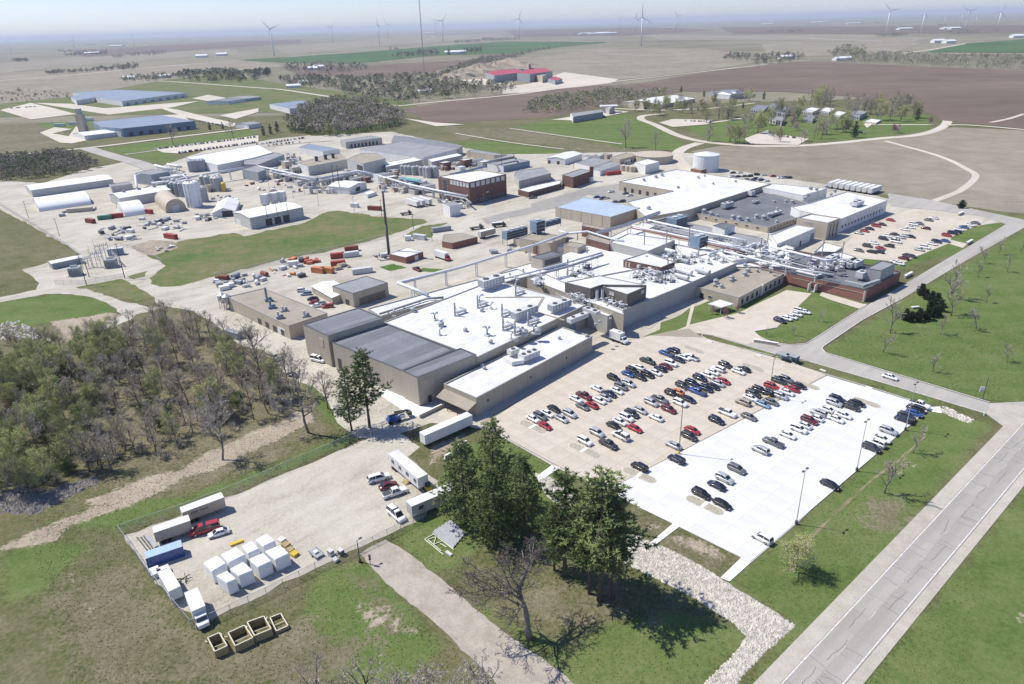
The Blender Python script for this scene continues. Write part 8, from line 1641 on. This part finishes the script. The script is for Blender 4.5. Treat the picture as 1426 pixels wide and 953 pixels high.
# weeds and grass clumps that break up the near turf
TUFT_AREA=[(-75,95,62,200),(-150,-60,75,210),(40,175,62,190),(-40,60,150,200)]
EXC=[[tuple(at(p).xy)for p in P]for P in(lot_pix,pts('_',172,747,256,718,330,690,401,659,499,617,548,600,585,624,568,638,612,672,594,719,540,747,440,793,372,828,296,864,272,876),pts('d',400,130,470,85,545,50,690,140,830,250,1000,400,1180,550,1426,720,1600,860,1300,1000,1000,690,870,560,740,450,600,340,480,220),ditch,
    pts('_',560,590,600,560,900,460,1100,480,1372,577,1392,592,1300,690,1200,660,1278,563,1046,785,843,686,668,590),pts('_',1059,953,1392,591,1426,600,1426,666,1191,953,1100,1060,960,1060))]
nr=np.random.default_rng(4)
def tufts(name,label,n,mat,hmin,hmax,seed):
    X=nr.uniform(-190,200,n*3); Y=nr.uniform(62,235,n*3); ok=np.ones(n*3,bool)
    for P in EXC:ok&=sdist(P,X,Y)<-0.4
    ok&=np.abs(X)<0.80*Y+8
    X,Y=X[ok][:n],Y[ok][:n]; m=len(X); h=nr.uniform(hmin,hmax,m); V=[]; 
    ang=nr.uniform(0,6.28,(m,3)); vs3=np.zeros((m,9,3))
    for k in range(3):
        c,s=np.cos(ang[:,k]),np.sin(ang[:,k]); w=h*1.6
        vs3[:,3*k,0]=X-c*w; vs3[:,3*k,1]=Y-s*w; vs3[:,3*k,2]=0.2
        vs3[:,3*k+1,0]=X+c*w; vs3[:,3*k+1,1]=Y+s*w; vs3[:,3*k+1,2]=0.2
        vs3[:,3*k+2,0]=X+s*h*0.5; vs3[:,3*k+2,1]=Y-c*h*0.5; vs3[:,3*k+2,2]=0.2+h
    me=bpy.data.meshes.new(name); me.from_pydata(vs3.reshape(-1,3).tolist(),[],np.arange(m*9).reshape(-1,3).tolist()); me.materials.append(M[mat]); o=bpy.data.objects.new(name,me); C.objects.link(o); o['kind']='stuff'; return tag(o,label,'grass')
leafmat('tuft_green',(0.08,0.125,0.035),(0.12,0.17,0.05),0.1); leafmat('tuft_straw',(0.17,0.155,0.09),(0.25,0.22,0.14),0.1)
tufts('grass_clumps','short green grass clumps over the near turf',60000,'tuft_green',0.05,0.13,1); tufts('dry_grass_clumps','short straw coloured grass clumps over the near turf',34000,'tuft_straw',0.04,0.12,2)
# lawn trees
for v,b,tp in(('U',(540,305),(545,100)),('U',(492,430),(490,290)),('U',(870,315),(870,185)),('U',(1110,280),(1110,120)),('U',(820,560),(820,440)),('U',(1312,500),(1320,380)),('U',(1175,105),(1180,0)),('U',(945,190),(940,-60)),('K',(1250,620),(1250,510)),('K',(1155,690),(1160,570)),('K',(1310,745),(1305,630)),('K',(1105,780),(1100,670)),('K',(920,930),(910,700)),('K',(1400,600),(1410,480)),('P',(590,880),(575,770)),('T',(785,130),(790,60)),('T',(600,135),(600,80))):
    key='young%d'%rnd.randrange(3); plant(key,px(v,*b),px(v,*tp),label='young leafless tree with pale mulch ring on the works lawn',grp='young lawn trees',wx=None)
for v,b,tp in(('W',(545,525),(555,290)),('W',(710,295),(725,150))):plant('young0',px(v,*b),px(v,*tp),label='thin leafless tree between highway and new concrete lot',grp='highway verge trees')
plant('willow',px('X',335,185),px('X',340,25),label='round yellow green willow beside the highway verge',wx=1.0)
for x,y,tpy in((640,850,765),(545,815,750),(745,810,740)):plant('blossom',px('O',x,y),px('O',x,tpy),label='small pink blossom tree before the office canopy',grp='pink blossom trees',wx=0.9)
for x,y in((745,45),(775,70),(810,95),(845,115),(865,150),(830,190),(780,205),(725,215),(675,220),(640,212),(800,150),(850,180)):plant('shrub_conifer',px('U',x,y+10),scale=rnd.uniform(0.75,1.05),label='dark rounded evergreen in the curved clump on the lawn',grp='evergreen clump',wx=1.35)
plant('shrub_conifer',px('K',990,300),scale=0.9,label='dark evergreen shrub by the north drive bend',wx=1.6)
q=at(px('U',705,140),0.24); t=thing('stone_bench',(q.x,q.y,0.24),'white stone slab in front of the evergreen clump','bench',None,0.2); mb=MB(); mb.box(-1.6,1.6,-0.5,0.5,0.5,0.75); mb.build('slab',M['wall_white'],t)
for s in(-1,1):mb=MB(); mb.box(s*1.1-0.2,s*1.1+0.2,-0.4,0.4,0,0.499); mb.build('leg',M['wall_white'],t)
# north lawn, campus and far single trees
for v,b,tp,key in(('C',(640,815),(645,665),'bare1'),('C',(805,830),(795,720),'bare3'),('A',(960,800),(945,690),'bare1'),('A',(1290,765),(1285,660),'bare3')):plant(key,px(v,*b),px(v,*tp),label='big leafless tree standing alone on the far lawn',grp='lone far trees',wx=None)
for v,b,tp in(('A',(1160,720),(1160,680)),('A',(1230,715),(1228,675)),('B',(50,750),(50,695)),('B',(88,742),(87,685)),('B',(125,730),(125,670)),('C',(945,510),(945,475)),('C',(1070,535),(1070,500)),('C',(1130,560),(1130,515)),('C',(1400,550),(1400,505)),('C',(1285,600),(1285,565)),('D',(835,665),(840,600)),('B',(1070,305),(1070,268)),('D',(490,760),(495,670))):plant('spruce',px(v,*b),px(v,*tp),label='dark spruce far beyond the works',grp='far spruces')
ct=random.Random(8)
for v,x0,x1,y0,y1,n,hh in(('C',780,1020,590,660,12,0.9),('C',1040,1260,600,690,10,0.9),('C',1020,1310,780,800,5,0.85),('C',1290,1380,700,740,4,1.0),('D',20,200,620,700,9,0.9),('D',180,360,560,600,8,1.0),('D',240,460,700,770,9,0.9),('D',440,720,590,670,14,1.0),('D',720,900,560,690,8,0.95),('D',30,230,770,800,4,0.7),('C',1120,1330,540,590,6,0.8),('C',660,780,600,620,3,0.8)):
    for k in range(int(n*1.6)):g_=ct.random()<0.3; plant('bud%d'%ct.randrange(2)if g_ else 'bare%d'%ct.randrange(5),px(v,ct.uniform(x0,x1),ct.uniform(y0,y1)),scale=hh*ct.uniform(1.0,1.6),label='%s among the campus buildings'%('budding tree' if g_ else 'leafless tree'),grp='campus trees')
for v,x,y in(('D',700,735),('D',735,735),('D',900,690),('D',150,690),('D',170,720)):plant('blossom',px(v,x,y),scale=1.5,label='rosy blossom tree on the campus lawn',grp='campus blossom trees')
# far-off woods and hedges that read as one mass
def far_wood(name,label,poly,n,h0,h1,mats,seed,quads=34,wide=0.42,qs=0.1):
    n=int(n*1.5)
    rr=random.Random(seed); Wp=[at(p).xy for p in poly]; xs_=[p.x for p in Wp]; ys_=[p.y for p in Wp]; pl=[(w.x,w.y)for w in Wp]; mbs={m:MB()for m in mats}; k=0; tr=0
    while k<n and tr<n*60:
        tr+=1; p=(rr.uniform(min(xs_),max(xs_)),rr.uniform(min(ys_),max(ys_)))
        if not inside(p,pl):continue
        k+=1; mt=rr.choice(mats); mb=mbs[mt]; h=rr.uniform(h0,h1); R_=h*wide*rr.uniform(0.8,1.25)
        mb.add([(p[0]-0.2,p[1],0),(p[0]+0.2,p[1],0),(p[0],p[1],h*0.8)],[(0,1,2)])
        for _ in range(quads):
            a=rr.uniform(0,6.28); e=rr.uniform(-0.6,1.5); r_=R_*rr.random()**0.4; c=Vector((p[0]+r_*math.cos(a)*math.cos(e),p[1]+r_*math.sin(a)*math.cos(e),h*0.55+math.sin(e)*h*0.42*rr.uniform(0.6,1)))
            u=Vector((rr.gauss(0,1),rr.gauss(0,1),rr.gauss(0,1))).normalized(); w=u.orthogonal().normalized(); s=h*qs*rr.uniform(0.5,1.4)
            mb.add([c-u*s-w*s*0.3,c+w*s*0.7,c+u*s*0.9,c-w*s*0.6],[(0,1,2,3)])
    first=None
    for m,mb in mbs.items():
        if not mb.v:continue
        o=mb.build(name,M[m],first)
        o['kind']='stuff'
        if first is None:first=o; tag(o,label,'wood')
FB,FG,FD='far_bare','far_green','far_dark'
far_wood('woodlot','dense leafless woodlot with green underbrush behind the western plant',pts('B',150,690,240,620,350,580,480,560,620,575,760,610,830,660,800,700,650,720,420,755,250,740),330,9,15,[FB,FB,'twig_brown',FG],1,130,qs=0.055)
far_wood('woodlot_edge','strip of budding bushes along the front of the leafless woodlot',pts('B',170,700,420,750,650,715,810,690,790,712,640,735,420,762,200,735),90,4,7,[FG,FG,'bush_green'],2,110,qs=0.07)
far_wood('brush_wood','low tangle of bare brush beside the western road',pts('A',-100,880,150,870,350,850,500,880,560,930,420,960,200,990,-100,1010),420,4,8,['brush',FB,FG],3,100,qs=0.06)
far_wood('far_wood','long belt of bare woods around the radio mast',pts('B',120,440,330,430,560,440,800,430,1000,420,1090,450,1180,470,1426,480,1426,510,1100,545,800,575,690,560,560,540,440,500,200,485),460,9,15,[FB,FB,FG,FD],4,60,qs=0.075)
far_wood('far_wood','bare wood climbing behind the red roofed works',pts('B',1000,430,1100,380,1250,330,1426,310)+pts('C',260,262,100,300,0,340)+pts('B',1300,370,1180,385,1090,430),300,9,15,[FB,FB,FG],5,34)
far_wood('young_wood','thicket of pale budding saplings before the campus barn',pts('C',150,560,350,520,560,500,760,520,860,500,850,560,620,590,300,620,120,640,60,620),300,6,10,[FG,FG,FB],6,34)
far_wood('hedge_wood','long grey hedge of bare trees beside the brown field',pts('D',380,345,560,300,700,300,900,310,1426,320,1500,325,1500,395,1200,382,900,370,560,352),420,9,13,[FB,FB,FG],7,28)
far_wood('farm_grove','grove of bare trees at the farm by the brown field',pts('D',340,300,430,265,540,275,560,320,400,330),60,12,17,[FB,FG],8,40)
far_wood('farm_grove','grove round the pale farmhouse on the gravel road',pts('D',-60,330,60,300,200,310,220,330,80,360,-60,365),60,10,15,[FB,FG,FD],9,40)
far_wood('farm_grove','grove left of the pale farmhouse on the gravel road',pts('C',1170,330,1220,300,1400,315,1400,345,1200,340),60,9,13,[FB,FD],10,40)
far_wood('spruce_belt','dark belt of evergreens along the far western road',pts('A',950,430,1020,400,1200,390,1426,410,1426,450,1300,465,1100,462,1000,440),170,9,15,[FD,FB,FD,FG],11,40)
far_wood('spruce_belt','end of the evergreen belt east of the lane',pts('B',-10,400,80,390,90,425,0,440),40,10,14,[FD],12,40)
far_wood('farm_grove','bare shelter trees round the white farm behind the works',pts('B',150,375,350,345,600,365,640,385,450,410,200,400),110,9,14,[FB,FB,FD],13,34)
far_wood('farm_grove','dark shelter trees in the green field',pts('B',750,325,800,300,1000,285,1020,310,900,318),70,12,18,[FB,FD],14,34)
far_wood('farm_grove','dark clump right of the green field farm',pts('B',1140,300,1160,280,1250,275,1250,298),30,12,16,[FD],15,34)
far_wood('tree_line','line of dark trees behind the blue roofed warehouses',pts('A',250,405,420,395,420,408,260,415),40,9,13,[FB,FD],16,30)
far_wood('tree_line','clump of dark trees on the far western plain',pts('A',430,400,760,360,760,385,440,408),80,9,15,[FB,FD],17,30)
far_wood('tree_line','distant bare grove left of a white farm',pts('A',700,300,920,285,920,308,720,315),60,12,18,[FB],18,30)
far_wood('tree_line','distant grove round the farm at the far west',pts('A',300,280,600,285,600,300,420,306,320,290),60,12,18,[FB,FD],19,30)
far_wood('scrub','scattered dark scrub at the western edge',pts('A',-100,510,100,500,400,520,380,550,100,570,-100,560),90,3,7,[FB,FD],20,30)
far_wood('farm_grove','trees beside the white gabled farmhouse west',pts('A',660,445,760,430,900,420,950,440,820,455,700,460),50,9,14,[FB,FG],21,34)
fw=random.Random(77)
for k in range(34):
    x=fw.uniform(-20,1446); y0=35-0.029*(x-713); y=y0+5+fw.random()**2*28; w_=fw.uniform(10,60); far_wood('tree_line','thin dark tree line on the far plain',[(x,y),(x+w_,y-0.029*w_),(x+w_,y-0.029*w_+1.4),(x,y+1.4)],int(w_*1.2),12,20,[FB,FD]if k%2 else[FD],200+k,10,0.7)
# distant farms: white barns
for v,x,y,ang in(('A',510,300,0.1),('A',1115,318,0.2),('A',1225,308,0.1),('A',712,440,0.3),('A',905,432,0.2),('A',645,258,0.1),('B',320,388,0.3),('B',350,380,0.5),('B',275,465,0.3),('B',215,485,0.2),('B',1090,300,0.2),('B',1130,298,0.1),('B',940,515,0.4),('B',955,186,0.1),('C',410,190,0.2),('C',475,190,0.1),('C',505,186,0.3),('C',545,188,0.2),('C',880,130,0.2),('D',110,325,0.2),('D',410,335,0.3),('D',435,332,0.1),('D',950,237,0.1),('D',1010,240,0.1),('D',1000,162,0.2),('D',1040,162,0.1),('D',765,165,0.2),('D',1385,210,0.2),('D',285,125,0.1),('D',318,122,0.1),('D',480,133,0.1),('D',10,135,0.1),('C',650,135,0.1),('C',110,152,0.1)):
    b_=px(v,x,y); q=at(b_); s=max(1.0,q.y/1400.0); t=thing('farm_barn',(q.x,q.y,0.35),'small white farm barn on the distant plain','barn','distant farm buildings',ang+fw.uniform(-0.2,0.2)); L_,W_,H_=11*s*fw.uniform(0.8,1.3),6*s,4*min(s,2.2)
    mobj('wall',[(x_,y_,z_)for z_ in(0,H_)for x_,y_ in((-L_,-W_),(L_,-W_),(L_,W_),(-L_,W_))]+[(-L_,0,H_*1.6),(L_,0,H_*1.6)],[(0,1,5,4),(2,3,7,6),(1,2,6,9,5),(3,0,4,8,7)],M['wall_white'],t)
    mobj('roof',[(-L_*1.03,-W_*1.06,H_*0.98),(L_*1.03,-W_*1.06,H_*0.98),(L_*1.03,0,H_*1.63),(-L_*1.03,0,H_*1.63),(L_*1.03,W_*1.06,H_*0.98),(-L_*1.03,W_*1.06,H_*0.98)],[(0,1,2,3),(3,2,4,5)],M['roof_white_metal'],t)
# unused prototypes must not stay at the origin
for k,(src,used)in list(TP.items()):
    if not used:
        for ch in list(src.children):bpy.data.objects.remove(ch)
        bpy.data.objects.remove(src)
# ------------------------------------------------------------------ air: far things fade to pale blue
hz,N,L,B=nodes_of('haze_air'); N.remove(B)
pv=N.new('ShaderNodeVolumePrincipled'); pv.inputs['Color'].default_value=(0.80,0.86,0.96,1); pv.inputs['Density'].default_value=0.00005; pv.inputs['Anisotropy'].default_value=0.1
L.new(pv.outputs[0],N['Material Output'].inputs['Volume'])
hb_=MB(); hb_.box(-61000,61000,-2500,61000,-1.5,HAZE_TOP); hzo=hb_.build('haze',hz); hzo['kind']='stuff'; hzo.display_type='WIRE'
